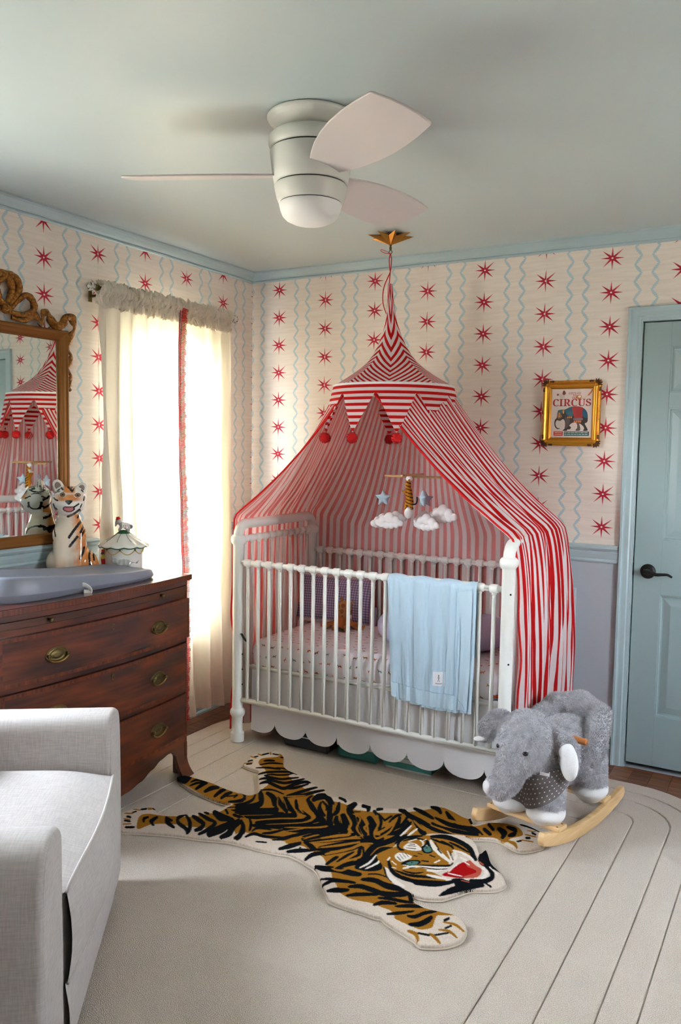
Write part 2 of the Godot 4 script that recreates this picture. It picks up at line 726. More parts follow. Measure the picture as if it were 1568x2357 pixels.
	mat("red_plush", Color(0.74, 0.03, 0.06), 1.0)
	M.red_plush.cull_mode = BaseMaterial3D.CULL_DISABLED
	mat("red_ribbon", Color(0.80, 0.06, 0.08), 0.6)
	mat("brass_worn", Color(0.62, 0.50, 0.27), 0.35, 0.95)
	var gb := mat("gilt_bow", Color(1, 1, 1), 0.42, 0.45)
	gb.albedo_texture = tex(tinted(noise_image(256, 256, 0.05, 77, 3), Color(0.36, 0.21, 0.06), Color(0.74, 0.49, 0.16), 1.8))
	gb.uv1_triplanar = true
	gb.uv1_scale = Vector3.ONE * 6.0
	var so := mat("stripe_out", Color(1, 1, 1), 0.9)
	so.albedo_texture = tex(stripe_image(Color(0.80, 0.03, 0.05), Color(0.93, 0.90, 0.90)))
	so.cull_mode = BaseMaterial3D.CULL_DISABLED
	so.backlight_enabled = true
	so.backlight = Color(0.95, 0.95, 0.95)
	var si := mat("stripe_in", Color(1, 1, 1), 0.9)
	si.albedo_texture = tex(stripe_image(Color(0.95, 0.66, 0.64), Color(0.97, 0.92, 0.91)))
	si.cull_mode = BaseMaterial3D.CULL_DISABLED
	si.backlight_enabled = true
	si.backlight = Color(0.95, 0.95, 0.95)
	mat("stripe_red", Color(0.80, 0.05, 0.06), 0.9)
	mat("tag_print", Color(0.90, 0.84, 0.84), 0.8)
	var cr := mat("crystal", Color(0.95, 0.97, 0.97, 0.05), 0.02)
	cr.refraction_enabled = true
	cr.refraction_scale = 0.05
	var carpet := noise_image(512, 512, 0.22, 40, 3)
	M["cloth_noise"] = weave_image(256)
	var ln := mat("linen", Color(0.79, 0.765, 0.745), 0.95)
	ln.albedo_texture = tex(tinted(linen_image(512), Color(0.80, 0.79, 0.78), Color(1, 1, 1), 1.0))
	ln.uv1_triplanar = true
	ln.uv1_scale = Vector3.ONE * 3.3
	bump(ln, linen_image(512), 0.6)
	var cp := mat("rug_pile", Color(0.885, 0.835, 0.775), 1.0, 0.0, 0.2)
	cp.albedo_texture = tex(tinted(carpet, Color(0.80, 0.79, 0.78), Color(1, 1, 1), 1.3))
	cp.uv1_triplanar = true
	cp.uv1_world_triplanar = true
	cp.uv1_scale = Vector3.ONE * 2.2
	bump(cp, carpet, 5.0)
	mat("rug_groove", Color(0.66, 0.62, 0.575), 1.0)
	var fl := mat("oak_floor", Color(1, 1, 1), 0.42)
	fl.albedo_texture = tex(wood_image(512, 512, Color(0.36, 0.21, 0.12), Color(0.60, 0.39, 0.25), 5))
	fl.uv1_triplanar = true
	fl.uv1_scale = Vector3(1.2, 1.2, 5.0)
	var mh := mat("mahogany", Color(1, 1, 1), 0.3)
	mh.albedo_texture = tex(mahogany_image())
	mh.clearcoat_enabled = true
	mh.clearcoat = 0.25
	mh.clearcoat_roughness = 0.25
	var mt := mat("mahogany_top", Color(1, 1, 1), 0.24)
	mt.albedo_texture = mh.albedo_texture
	mt.uv1_triplanar = true
	mt.uv1_scale = Vector3(1.1, 1.1, 1.1)
	mt.clearcoat_enabled = true
	mt.clearcoat = 0.4
	mt.clearcoat_roughness = 0.15
	var sc := mat("satinwood_cross", Color(1, 1, 1), 0.32)
	sc.albedo_texture = tex(cross_image())
	var sl := mat("slide_wood", Color(1, 1, 1), 0.35)
	sl.albedo_texture = tex(wood_image(256, 128, Color(0.20, 0.085, 0.03), Color(0.42, 0.21, 0.085), 33, 10.0))
	var sw := mat("satinwood", Color(1, 1, 1), 0.32)
	sw.albedo_texture = tex(wood_image(256, 256, Color(0.33, 0.12, 0.035), Color(0.50, 0.22, 0.075), 23, 10.0))
	var bc := mat("birch", Color(1, 1, 1), 0.5)
	bc.albedo_texture = tex(wood_image(256, 256, Color(0.76, 0.60, 0.40), Color(0.90, 0.76, 0.56), 29, 14.0))
	bc.uv1_triplanar = true
	bc.uv1_scale = Vector3(3, 3, 3)
	var gl := mat("pane_glass", Color(0.95, 0.98, 1.0, 0.06), 0.02)
	gl.transparency = BaseMaterial3D.TRANSPARENCY_ALPHA
	var mr := mat("mirror_glass", Color(0.88, 0.91, 0.89), 0.015, 1.0)
	mr.metallic_specular = 0.5
	var ct := mat("curtain_cloth", Color(0.93, 0.90, 0.84), 0.95)
	ct.backlight_enabled = true
	ct.backlight = Color(0.60, 0.56, 0.48)
	ct.cull_mode = BaseMaterial3D.CULL_DISABLED


# slubby linen: threads both ways
func linen_image(n: int) -> Image:
	var a := noise_image(n, n, 0.11, 51, 3, 12.0)
	var b := noise_image(n, n, 0.11, 52, 3, 12.0)
	b.rotate_90(CLOCKWISE)
	a.convert(Image.FORMAT_L8)
	b.convert(Image.FORMAT_L8)
	var p := a.get_data()
	var q := b.get_data()
	for i in p.size():
		p[i] = (p[i] + q[i]) / 2
	return Image.create_from_data(n, n, false, Image.FORMAT_L8, p)


func mahogany_image() -> Image:
	var w := 1024
	var h := 512
	var grain := noise_image(w, h, 0.05, 61, 4, 26.0)
	var cloud := noise_image(w, h, 0.012, 62, 3, 5.0)
	grain.convert(Image.FORMAT_L8)
	cloud.convert(Image.FORMAT_L8)
	var p := grain.get_data()
	var q := cloud.get_data()
	for i in p.size():
		p[i] = int(clampf(p[i] * 0.35 + q[i] * 0.65, 0.0, 255.0))
	return tinted(Image.create_from_data(w, h, false, Image.FORMAT_L8, p), Color(0.17, 0.06, 0.025), Color(0.47, 0.205, 0.09), 1.6)


func stripe_image(red: Color, white: Color) -> Image:
	var im := Image.create(64, 8, false, Image.FORMAT_RGB8)
	im.fill(white)
	for x in 64:
		var t := clampf((absf(x - 32.0) - 15.0) / 2.0 + 0.5, 0.0, 1.0)
		for y in 8:
			im.set_pixel(x, y, red.lerp(white, t))
	return im


# cross-banding: the grain runs across the band
func cross_image() -> Image:
	return wood_image(256, 64, Color(0.24, 0.085, 0.025), Color(0.47, 0.20, 0.07), 41, 1.5)


func gingham_image() -> Image:
	var n := 512
	var im := Image.create(n, n, false, Image.FORMAT_RGB8)
	var w := Color(0.84, 0.78, 0.82)
	var mid := Color(0.62, 0.575, 0.72)
	var deep := Color(0.46, 0.42, 0.60)
	var c := 8
	for j in n / c:
		for i in n / c:
			var a := i % 2
			var b := j % 2
			im.fill_rect(Rect2i(i * c, j * c, c, c), w if a + b == 0 else (mid if a + b == 1 else deep))
	return im


# tiny scattered animals: four-legged blots in tan, orange and teal
func sheet_image() -> Image:
	var n := 1024
	var im := Image.create(n, n, false, Image.FORMAT_RGB8)
	im.fill(Color(0.92, 0.895, 0.91))
	var r := RandomNumberGenerator.new()
	r.seed = 44
	var cols := [Color(0.52, 0.45, 0.36), Color(0.82, 0.38, 0.18), Color(0.62, 0.36, 0.22), Color(0.45, 0.60, 0.58), Color(0.70, 0.52, 0.22), Color(0.84, 0.42, 0.30)]
	for j in 9:
		for i in 9:
			var p := Vector2(i * 113.0 + (56.0 if j % 2 == 1 else 0.0), j * 113.0) + Vector2(r.randf_range(-16, 16), r.randf_range(-16, 16)) + Vector2(30, 40)
			var c: Color = cols[r.randi() % cols.size()]
			var s := r.randf_range(0.7, 1.05)
			var t := Transform2D(r.randf_range(-0.5, 0.5), p)
			var f := 1.0 if r.randf() > 0.5 else -1.0
			var blot := [[-26, 2], [-20, -10], [0, -12], [16, -10], [26, -26], [36, -28], [38, -20], [30, -14], [26, 2], [28, 20], [22, 20], [18, 6], [-6, 6], [-8, 20], [-14, 20], [-16, 6], [-22, 20], [-28, 20]]
			var poly := []
			for b in blot:
				poly.append(t * (Vector2(b[0] * f, b[1]) * s * 0.8))
			fill_poly(im, poly, c)
	return im


func label_image() -> Image:
	var im := Image.create(96, 80, false, Image.FORMAT_RGB8)
	im.fill(Color(0.88, 0.875, 0.89))
	var g := Color(0.50, 0.50, 0.54)
	fill_poly(im, ellipse(48, 22, 6, 6, 12), g)
	stroke(im, [Vector2(48, 26), Vector2(48, 46)], 7.0, g)
	stroke(im, [Vector2(38, 34), Vector2(58, 34)], 4.0, g)
	stroke(im, [Vector2(46, 44), Vector2(40, 58)], 4.0, g)
	stroke(im, [Vector2(50, 44), Vector2(57, 58)], 4.0, g)
	var x := 22.0
	while x < 74.0:
		im.fill_rect(Rect2i(int(x), 64, 5, 7), g)
		x += 7.5
	return im


# ---------------------------------------------------------------- the room
const CROWN := [Vector2(0, 0), Vector2(0.007, 0.0), Vector2(0.011, 0.004), Vector2(0.011, 0.010), Vector2(0.007, 0.013), Vector2(0.010, 0.016), Vector2(0.016, 0.022), Vector2(0.025, 0.033), Vector2(0.034, 0.041), Vector2(0.036, 0.043), Vector2(0.040, 0.043), Vector2(0.043, 0.047), Vector2(0.048, 0.048), Vector2(0.048, 0.0555)]
const RAIL := [Vector2(0, 0), Vector2(0.010, 0.002), Vector2(0.013, 0.008), Vector2(0.010, 0.014), Vector2(0.008, 0.017), Vector2(0.012, 0.024), Vector2(0.019, 0.040), Vector2(0.021, 0.050), Vector2(0.018, 0.054), Vector2(0.026, 0.060), Vector2(0.032, 0.068), Vector2(0.032, 0.076), Vector2(0.026, 0.083), Vector2(0, 0.084)]
const BASE := [Vector2(0.022, 0), Vector2(0.022, 0.010), Vector2(0.018, 0.017), Vector2(0.013, 0.019), Vector2(0.013, 0.072), Vector2(0.010, 0.080), Vector2(0.006, 0.086), Vector2(0, 0.090)]
const PANEL := [Vector2(0, 0), Vector2(0.010, 0.003), Vector2(0.013, 0.008), Vector2(0.009, 0.013), Vector2(0.011, 0.019), Vector2(0.006, 0.026), Vector2(0, 0.028)]


# a wall from a in direction d (length len); inside normal n; holes are Rect2 (along, up); paper above the rail
func wall(called: String, a: Vector3, d: Vector3, length: float, n: Vector3, holes: Array, star_at: float, star_y: float, step: float) -> MeshInstance3D:
	var us := [0.0, length]
	var ys := [0.0, 0.99, ROOM_H]
	for h in holes:
		us.append_array([h.position.x, h.end.x])
		ys.append_array([h.position.y, h.end.y])
	us.sort()
	ys.sort()
	var mesh := ArrayMesh.new()
	var thick := 0.16
	for layer in 2:
		var st := begin()
		var turn := d.cross(Vector3.UP).dot(n) > 0.0
		for j in ys.size() - 1:
			if ys[j + 1] - ys[j] < 1e-4 or (ys[j] < 0.985) == (layer == 0):
				continue
			for i in us.size() - 1:
				if us[i + 1] - us[i] < 1e-4:
					continue
				var mid := Vector2((us[i] + us[i + 1]) / 2, (ys[j] + ys[j + 1]) / 2)
				var open := false
				for h in holes:
					open = open or h.has_point(mid)
				if open:
					continue
				var q := []
				for c in [Vector2(us[i], ys[j]), Vector2(us[i], ys[j + 1]), Vector2(us[i + 1], ys[j + 1]), Vector2(us[i + 1], ys[j])]:
					q.append([a + d * c.x + Vector3.UP * c.y, Vector2((c.x - star_at) / (2.0 * step), (star_y - c.y) / 0.918)])
				if turn:
					quad(st, q[0][0], q[1][0], q[2][0], q[3][0], q[0][1], q[1][1], q[2][1], q[3][1])
				else:
					quad(st, q[3][0], q[2][0], q[1][0], q[0][0], q[3][1], q[2][1], q[1][1], q[0][1])
				var o := -n * thick
				if turn:
					quad(st, q[3][0] + o, q[2][0] + o, q[1][0] + o, q[0][0] + o)
				else:
					quad(st, q[0][0] + o, q[1][0] + o, q[2][0] + o, q[3][0] + o)
		if layer == 1:
			for h in holes:
				var p0: Vector3 = a + d * h.position.x + Vector3.UP * h.position.y
				var p1: Vector3 = a + d * h.end.x + Vector3.UP * h.position.y
				var p2: Vector3 = a + d * h.end.x + Vector3.UP * h.end.y
				var p3: Vector3 = a + d * h.position.x + Vector3.UP * h.end.y
				var ring := [p0, p1, p2, p3]
				for k in 4:
					var e: Vector3 = ring[k]
					var f: Vector3 = ring[(k + 1) % 4]
					quad(st, e, f, f - n * thick, e - n * thick)
			for e in [0.0, length]:
				var p: Vector3 = a + d * e
				quad(st, p, p + Vector3.UP * ROOM_H, p + Vector3.UP * ROOM_H - n * thick, p - n * thick)
		st.generate_normals()
		st.commit(mesh)
	mesh.surface_set_material(0, M.wallpaper)
	mesh.surface_set_material(1, M.wainscot_paint)
	return struct(called, mesh, null)


func build_room() -> void:
	var left := wall("wall_left", Vector3(0, 0, ROOM_D), Vector3(0, 0, -1), ROOM_D, Vector3(1, 0, 0), [Rect2(ROOM_D - 1.05, 0.50, 0.65, 1.58), Rect2(ROOM_D - 3.08, 0.50, 0.78, 1.58)], ROOM_D - 0.272, 2.236, 0.3025)
	var back := wall("wall_back", Vector3(0, 0, 0), Vector3(1, 0, 0), ROOM_W, Vector3(0, 0, 1), [Rect2(2.142, 0.0, 0.79, 2.052)], 0.185, 2.336, 0.303)
	wall("wall_right", Vector3(ROOM_W, 0, 0), Vector3(0, 0, 1), ROOM_D, Vector3(-1, 0, 0), [Rect2(0.95, 0.85, 0.5, 1.0)], 0.2, 2.3, 0.303)
	wall("wall_front", Vector3(ROOM_W, 0, ROOM_D), Vector3(-1, 0, 0), ROOM_W, Vector3(0, 0, -1), [], 0.1, 2.3, 0.303)
	left.set_meta("label", "left wall with red star wallpaper over lavender grey wainscot")
	back.set_meta("label", "back wall with red star wallpaper behind the crib")
	# wainscot frames on the window wall and the back wall
	for seg in [[0.10, 0.33], [1.22, 2.26], [3.16, 4.4]]:
		var st := begin()
		frame_mould(st, Vector3(0, 0, seg[1]), Vector3(0, 0, -1), seg[1] - seg[0], 0.215, 0.815, Vector3(1, 0, 0))
		part("panel_mould", done(st), M.wainscot_paint, left)
	for seg in [[0.12, 0.98], [1.10, 1.90]]:
		var st := begin()
		frame_mould(st, Vector3(seg[0], 0, 0), Vector3(1, 0, 0), seg[1] - seg[0], 0.215, 0.815, Vector3(0, 0, 1))
		part("panel_mould", done(st), M.wainscot_paint, back)
	# paper seams: a faint raised lap every second column
	for x in [0.49, 1.096, 1.703]:
		part("paper_seam", box_mesh(Vector3(x, 1.71, 0.0004), Vector3(0.0016, 1.35, 0.0008), 0.0002), M.wallpaper_seam, back)
	for z in [0.575, 1.18]:
		part("paper_seam", box_mesh(Vector3(0.0004, 1.71, z), Vector3(0.0008, 1.35, 0.0016), 0.0002), M.wallpaper_seam, left)
	var corners := [Vector3(0, 0, 0), Vector3(ROOM_W, 0, 0), Vector3(ROOM_W, 0, ROOM_D), Vector3(0, 0, ROOM_D)]
	var names := ["back", "right", "front", "left"]
	var inward := [Vector3(0, 0, 1), Vector3(-1, 0, 0), Vector3(0, 0, -1), Vector3(1, 0, 0)]
	var gaps := [[[0.0, 2.085], [2.99, ROOM_W]], [[0.0, ROOM_D]], [[0.0, ROOM_W]], [[0.0, ROOM_D]]]
	var rail_gaps := [gaps[0], [[0.0, 0.89], [1.51, ROOM_D]], [[0.0, ROOM_W]], [[0.0, 1.60], [2.52, 3.54], [4.46, ROOM_D]]]
	for k in 4:
		var a: Vector3 = corners[k]
		var b: Vector3 = corners[(k + 1) % 4]
		var d := (b - a).normalized()
		var st := begin()
		moulding(st, a + Vector3.UP * (ROOM_H - 0.0555), b + Vector3.UP * (ROOM_H - 0.0555), inward[k], CROWN, 1.0, 1.0)
		struct("trim_crown_" + names[k], done(st), M.trim_paint, "pale blue crown moulding along the top of the %s wall" % names[k])
		st = begin()
		for g in rail_gaps[k]:
			moulding(st, a + d * g[0] + Vector3.UP * 0.946, a + d * g[1] + Vector3.UP * 0.946, inward[k], RAIL, 1.0 if g[0] == 0.0 else 0.0, 1.0 if absf(a.distance_to(b) - g[1]) < 0.01 else 0.0)
		struct("trim_rail_" + names[k], done(st), M.trim_paint, "blue grey chair rail on the %s wall" % names[k])
		st = begin()
		for g in gaps[k]:
			moulding(st, a + d * g[0], a + d * g[1], inward[k], BASE, 1.0 if g[0] == 0.0 else 0.0, 1.0 if absf(a.distance_to(b) - g[1]) < 0.01 else 0.0)
		struct("baseboard_" + names[k], done(st), M.trim_paint, "blue grey baseboard along the %s wall" % names[k])
	# ceiling and floor
	struct("ceiling", box_mesh(Vector3(ROOM_W / 2, ROOM_H + 0.08, ROOM_D / 2), Vector3(ROOM_W + 0.32, 0.16, ROOM_D + 0.32), 0.002), M.ceiling_paint, "pale blue painted ceiling")
	var fl := struct("floor", box_mesh(Vector3(ROOM_W / 2, -0.112, ROOM_D / 2), Vector3(ROOM_W + 0.32, 0.2, ROOM_D + 0.32), 0.002), M.black_gap, "oak strip floor")
	var boards := []
	for v in 5:
		var m := M.oak_floor.duplicate() as StandardMaterial3D
		m.uv1_offset = Vector3(0.37 * v, 0.11 * v, 0.23 * v)
		m.albedo_color = Color(1, 1, 1).lerp(Color(0.78, 0.74, 0.72), 0.22 * v)
		boards.append(m)
	var w := 0.0845
	for i in int(ROOM_W / w) + 1:
		var x0 := i * w
		var x1 := minf(x0 + w - 0.0012, ROOM_W)
		var cut := 0.6 + rng.randf() * 3.2
		for piece in [[0.0, cut - 0.0006], [cut + 0.0006, ROOM_D]]:
			part("plank", box_mesh(Vector3((x0 + x1) / 2, -0.006, (piece[0] + piece[1]) / 2), Vector3(x1 - x0, 0.012, piece[1] - piece[0]), 0.0012), boards[rng.randi() % 5], fl)
	build_door()


func frame_mould(st: SurfaceTool, a: Vector3, d: Vector3, length: float, y0: float, y1: float, n: Vector3) -> void:
	var p := [a + Vector3.UP * y0, a + d * length + Vector3.UP * y0, a + d * length + Vector3.UP * y1, a + Vector3.UP * y1]
	for k in 4:
		var e: Vector3 = p[k]
		var f: Vector3 = p[(k + 1) % 4]
		var dir := (f - e).normalized()
		var into := Vector3.UP if k == 0 else (-d if k == 1 else (Vector3.DOWN if k == 2 else d))
		for j in PANEL.size() - 1:
			var s: Vector2 = PANEL[j]
			var t: Vector2 = PANEL[j + 1]
			quad(st, e + into * s.y + dir * s.y + n * s.x, f + into * s.y - dir * s.y + n * s.x, f + into * t.y - dir * t.y + n * t.x, e + into * t.y + dir * t.y + n * t.x)


const CASING := [Vector2(0, 0), Vector2(0.017, 0.0), Vector2(0.019, 0.003), Vector2(0.019, 0.012), Vector2(0.015, 0.016), Vector2(0.013, 0.022), Vector2(0.013, 0.040), Vector2(0.009, 0.046), Vector2(0.009, 0.055), Vector2(0.006, 0.058), Vector2(0, 0.058)]


# door or window casing: an open (or closed) mitred frame round the opening, profile across from the outer edge inwards
func casing(st: SurfaceTool, a: Vector3, d: Vector3, width: float, y0: float, y1: float, n: Vector3, closed: bool) -> void:
	var p := [a + Vector3.UP * y0, a + Vector3.UP * y1, a + d * width + Vector3.UP * y1, a + d * width + Vector3.UP * y0]
	for k in (4 if closed else 3):
		var e: Vector3 = p[k]
		var f: Vector3 = p[(k + 1) % 4]
		var dir := (f - e).normalized()
		var into: Vector3 = [d, Vector3.DOWN, -d, Vector3.UP][k]
		var c0 := 1.0 if k > 0 or closed else 0.0
		var c1 := 1.0 if k < 2 or closed else 0.0
		for j in CASING.size() - 1:
			var s: Vector2 = CASING[j]
			var t: Vector2 = CASING[j + 1]
			quad(st, e + into * s.y + dir * s.y * c0 + n * s.x, f + into * s.y - dir * s.y * c1 + n * s.x, f + into * t.y - dir * t.y * c1 + n * t.x, e + into * t.y + dir * t.y * c0 + n * t.x)


func build_door() -> void:
	var st := begin()
	casing(st, Vector3(2.087, 0, 0), Vector3(1, 0, 0), 0.902, 0.0, 2.108, Vector3(0, 0, 1), false)
	# jamb lining inside the opening
	cbox(st, Vector3(2.1445, 1.02, -0.062), Vector3(0.010, 2.05, 0.14), 0.001)
	cbox(st, Vector3(2.9305, 1.02, -0.062), Vector3(0.010, 2.05, 0.14), 0.001)
	cbox(st, Vector3(2.5375, 2.0485, -0.062), Vector3(0.786, 0.010, 0.14), 0.001)
	struct("trim_1", done(st), M.trim_paint, "blue grey moulded casing around the door")
	struct("wall_hall", box_mesh(Vector3(2.5375, 1.05, -0.175), Vector3(1.1, 2.3, 0.03), 0.001), M.black_gap, "dark landing behind the door")
	# the leaf: stiles, rails and six raised panels
	var door := Node3D.new()
	door.name = "door_1"
	door.position = Vector3(2.154, 0.024, -0.004)
	tag(door, "blue grey six-panel door with a black lever handle", "", "", "structure")
	add_child(door)
	var w := 0.77
	var h := 2.014
	var cols := [[0.118, 0.352], [0.418, 0.652]]
	var rows := [[0.235, 0.795], [1.045, 1.635], [1.705, 1.905]]
	st = begin()
	var z := -0.018
	cbox(st, Vector3(w / 2, h / 2, -0.024), Vector3(w, h, 0.018), 0.001)
	for x in [[0.0, 0.118], [0.352, 0.418], [0.652, w]]:
		cbox(st, Vector3((x[0] + x[1]) / 2, h / 2, -0.008), Vector3(x[1] - x[0], h, 0.016), 0.0015)
	for y in [[0.0, 0.235], [0.795, 1.045], [1.635, 1.705], [1.905, h]]:
		for x in cols:
			cbox(st, Vector3((x[0] + x[1]) / 2, (y[0] + y[1]) / 2, -0.008), Vector3(x[1] - x[0] + 0.002, y[1] - y[0], 0.016), 0.0015)
	part("leaf", done(st), M.door_paint, door)
	for x in cols:
		for y in rows:
			st = begin()
			raised_panel(st, x[0], x[1], y[0], y[1])
			part("panel", done(st), M.door_paint, door)
	# lever handle with its round rose
	var at := Vector3(0.062, 0.899, 0.0)
	var lever := Node3D.new()
	lever.name = "handle"
	lever.position = at
	lever.set_meta("label", "black curved lever handle on a round rose")
	door.add_child(lever)
	part("rose", lathe_mesh([Vector2(0, 0), Vector2(0.0335, 0), Vector2(0.0335, 0.004), Vector2(0.031, 0.008), Vector2(0.022, 0.011), Vector2(0, 0.012)], 28, Transform3D(Basis(Vector3.RIGHT, PI / 2), Vector3.ZERO)), M.black_metal, lever)
	st = begin()
	lathe(st, Transform3D(Basis(Vector3.RIGHT, PI / 2), Vector3.ZERO), [Vector2(0.013, 0.008), Vector2(0.013, 0.04), Vector2(0.010, 0.046), Vector2(0, 0.048)], 18)
	var arm := curve([Vector3(-0.012, 0.004, 0.042), Vector3(0.012, 0.002, 0.046), Vector3(0.04, -0.006, 0.048), Vector3(0.066, -0.004, 0.049), Vector3(0.090, -0.003, 0.048), Vector3(0.110, -0.013, 0.046)], 5)
	var rad := []
	for i in arm.size():
		rad.append(lerpf(0.011, 0.0045, pow(float(i) / arm.size(), 0.7)))
	tube(st, arm, rad, 10)
	part("lever", done(st), M.black_metal, lever)
	part("strike_plate", box_mesh(Vector3(-0.0055, 0.905, -0.006), Vector3(0.007, 0.060, 0.018), 0.002), M.black_metal, door)


func raised_panel(st: SurfaceTool, x0: float, x1: float, y0: float, y1: float) -> void:
	var rings := [[0.0, 0.0], [0.006, -0.002], [0.010, -0.010], [0.016, -0.011], [0.045, -0.003], [0.048, -0.0025]]
	for k in rings.size() - 1:
		var a: Array = rings[k]
		var b: Array = rings[k + 1]
		var p := [Vector3(x0 + a[0], y0 + a[0], a[1]), Vector3(x0 + a[0], y1 - a[0], a[1]), Vector3(x1 - a[0], y1 - a[0], a[1]), Vector3(x1 - a[0], y0 + a[0], a[1])]
		var q := [Vector3(x0 + b[0], y0 + b[0], b[1]), Vector3(x0 + b[0], y1 - b[0], b[1]), Vector3(x1 - b[0], y1 - b[0], b[1]), Vector3(x1 - b[0], y0 + b[0], b[1])]
		for i in 4:
			quad(st, p[i], p[(i + 1) % 4], q[(i + 1) % 4], q[i])
	var r := 0.048
	quad(st, Vector3(x0 + r, y0 + r, -0.0025), Vector3(x0 + r, y1 - r, -0.0025), Vector3(x1 - r, y1 - r, -0.0025), Vector3(x1 - r, y0 + r, -0.0025))


# ---------------------------------------------------------------- windows, curtain, rod
func window_unit(called: String, a: Vector3, d: Vector3, width: float, y0: float, y1: float, n: Vector3, label: String) -> void:
	var w := Node3D.new()
	w.name = called
	tag(w, label, "", "", "structure")
	add_child(w)
	var basis := Basis(d, Vector3.UP, n)
	var xf := Transform3D(basis, a)
	var st := begin()
	for s in [[0.0, 0.03, y0, y1], [width - 0.03, width, y0, y1], [0.0, width, y0, y0 + 0.03], [0.0, width, y1 - 0.03, y1]]:
		cbox(st, xf * Vector3((s[0] + s[1]) / 2, (s[2] + s[3]) / 2, -0.09), Vector3(s[1] - s[0], s[3] - s[2], 0.10), 0.002, basis)
	part("jamb", done(st), M.trim_paint, w)
	st = begin()
	casing(st, a - d * 0.055, d, width + 0.11, y0 - 0.055, y1 + 0.055, n, true)
	part("casing", done(st), M.trim_paint, w)
	var mid := (y0 + y1) / 2
	for k in 2:
		var b := y0 + 0.03 if k == 0 else mid - 0.02
		var t := mid + 0.02 if k == 0 else y1 - 0.03
		var z := -0.075 if k == 0 else -0.105
		st = begin()
		for s in [[0.03, 0.075, b, t], [width - 0.075, width - 0.03, b, t], [0.03, width - 0.03, b, b + 0.045], [0.03, width - 0.03, t - 0.04, t]]:
			cbox(st, xf * Vector3((s[0] + s[1]) / 2, (s[2] + s[3]) / 2, z), Vector3(s[1] - s[0], s[3] - s[2], 0.03), 0.003, basis)
		# muntins: three lights across, two up
		for c in 2:
			cbox(st, xf * Vector3(0.075 + (width - 0.15) * (c + 1) / 3.0, (b + t) / 2, z), Vector3(0.018, t - b - 0.08, 0.02), 0.002, basis)
		cbox(st, xf * Vector3(width / 2, (b + t) / 2, z), Vector3(width - 0.14, 0.018, 0.02), 0.002, basis)
		part("sash", done(st), M.white_paint, w)
		st = begin()
		var g := [Vector3(0.07, b + 0.04, z), Vector3(0.07, t - 0.035, z), Vector3(width - 0.07, t - 0.035, z), Vector3(width - 0.07, b + 0.04, z)]
		quad(st, xf * g[3], xf * g[2], xf * g[1], xf * g[0])
		part("pane", done(st), M.pane_glass, w)


func build_window_and_curtain() -> void:
	window_unit("window_1", Vector3(0, 0, 1.05), Vector3(0, 0, -1), 0.65, 0.50, 2.08, Vector3(1, 0, 0), "bright double-hung window behind the cream curtain")
	window_unit("window_2", Vector3(0, 0, 3.08), Vector3(0, 0, -1), 0.78, 0.50, 2.08, Vector3(1, 0, 0), "double-hung window beyond the dresser")
	window_unit("window_3", Vector3(ROOM_W, 0, 0.95), Vector3(0, 0, 1), 0.5, 0.85, 1.85, Vector3(-1, 0, 0), "window in the right wall, beside the viewer")
	# rod: brass tube on two brackets with crystal balls at the ends
	var rod := thing("curtain_rod", "thin brass curtain rod with clear crystal ball finials above the window", "curtain rod", Vector3(0.085, 2.142, 0.79))
	part("rod", tube_mesh([Vector3(0, 0, -0.475), Vector3(0, 0, 0.475)], 0.0085, 12), M.old_brass, rod)
	for s in [-1.0, 1.0]:
		var st := begin()
		lathe(st, upto(Vector3(0, 0, s * 0.47), Vector3(0, 0, s * 0.6)), [Vector2(0, 0), Vector2(0.012, 0), Vector2(0.015, 0.006), Vector2(0.011, 0.012), Vector2(0.014, 0.018), Vector2(0.008, 0.024), Vector2(0, 0.024)], 16)
		part("collar", done(st), M.old_brass, rod)
		var ballst := begin()
		var o := Vector3(0, 0, s * 0.511)
		for i in 8:
			for j in 4:
				var P := func(ii: int, jj: int) -> Vector3:
					var la := -PI / 2 + PI * jj / 4.0
					return o + Vector3(cos(la) * cos(TAU * ii / 8.0 + jj * 0.39), sin(la), cos(la) * sin(TAU * ii / 8.0 + jj * 0.39)) * 0.021
				tri(ballst, P.call(i, j), P.call(i + 1, j), P.call(i, j + 1))
				tri(ballst, P.call(i + 1, j), P.call(i + 1, j + 1), P.call(i, j + 1))
		part("finial", done(ballst), M.crystal, rod, Transform3D(), "faceted crystal ball")
		st = begin()
		tube(st, [Vector3(0, -0.004, s * 0.44), Vector3(-0.02, -0.022, s * 0.44), Vector3(-0.06, -0.026, s * 0.44), Vector3(-0.083, -0.026, s * 0.44)], 0.006, 8)
		cbox(st, Vector3(-0.082, -0.026, s * 0.44), Vector3(0.006, 0.05, 0.02), 0.002)
		part("bracket", done(st), M.old_brass, rod)
	curtain_panel("curtain", "cream curtain panel with a red crochet trim down its edge", 1.262, 0.735, 21, 5.5, true)
	curtain_panel("curtain", "plain cream curtain panel nearest the corner, hem lit pink", 0.745, 0.330, 33, 3.4, false)


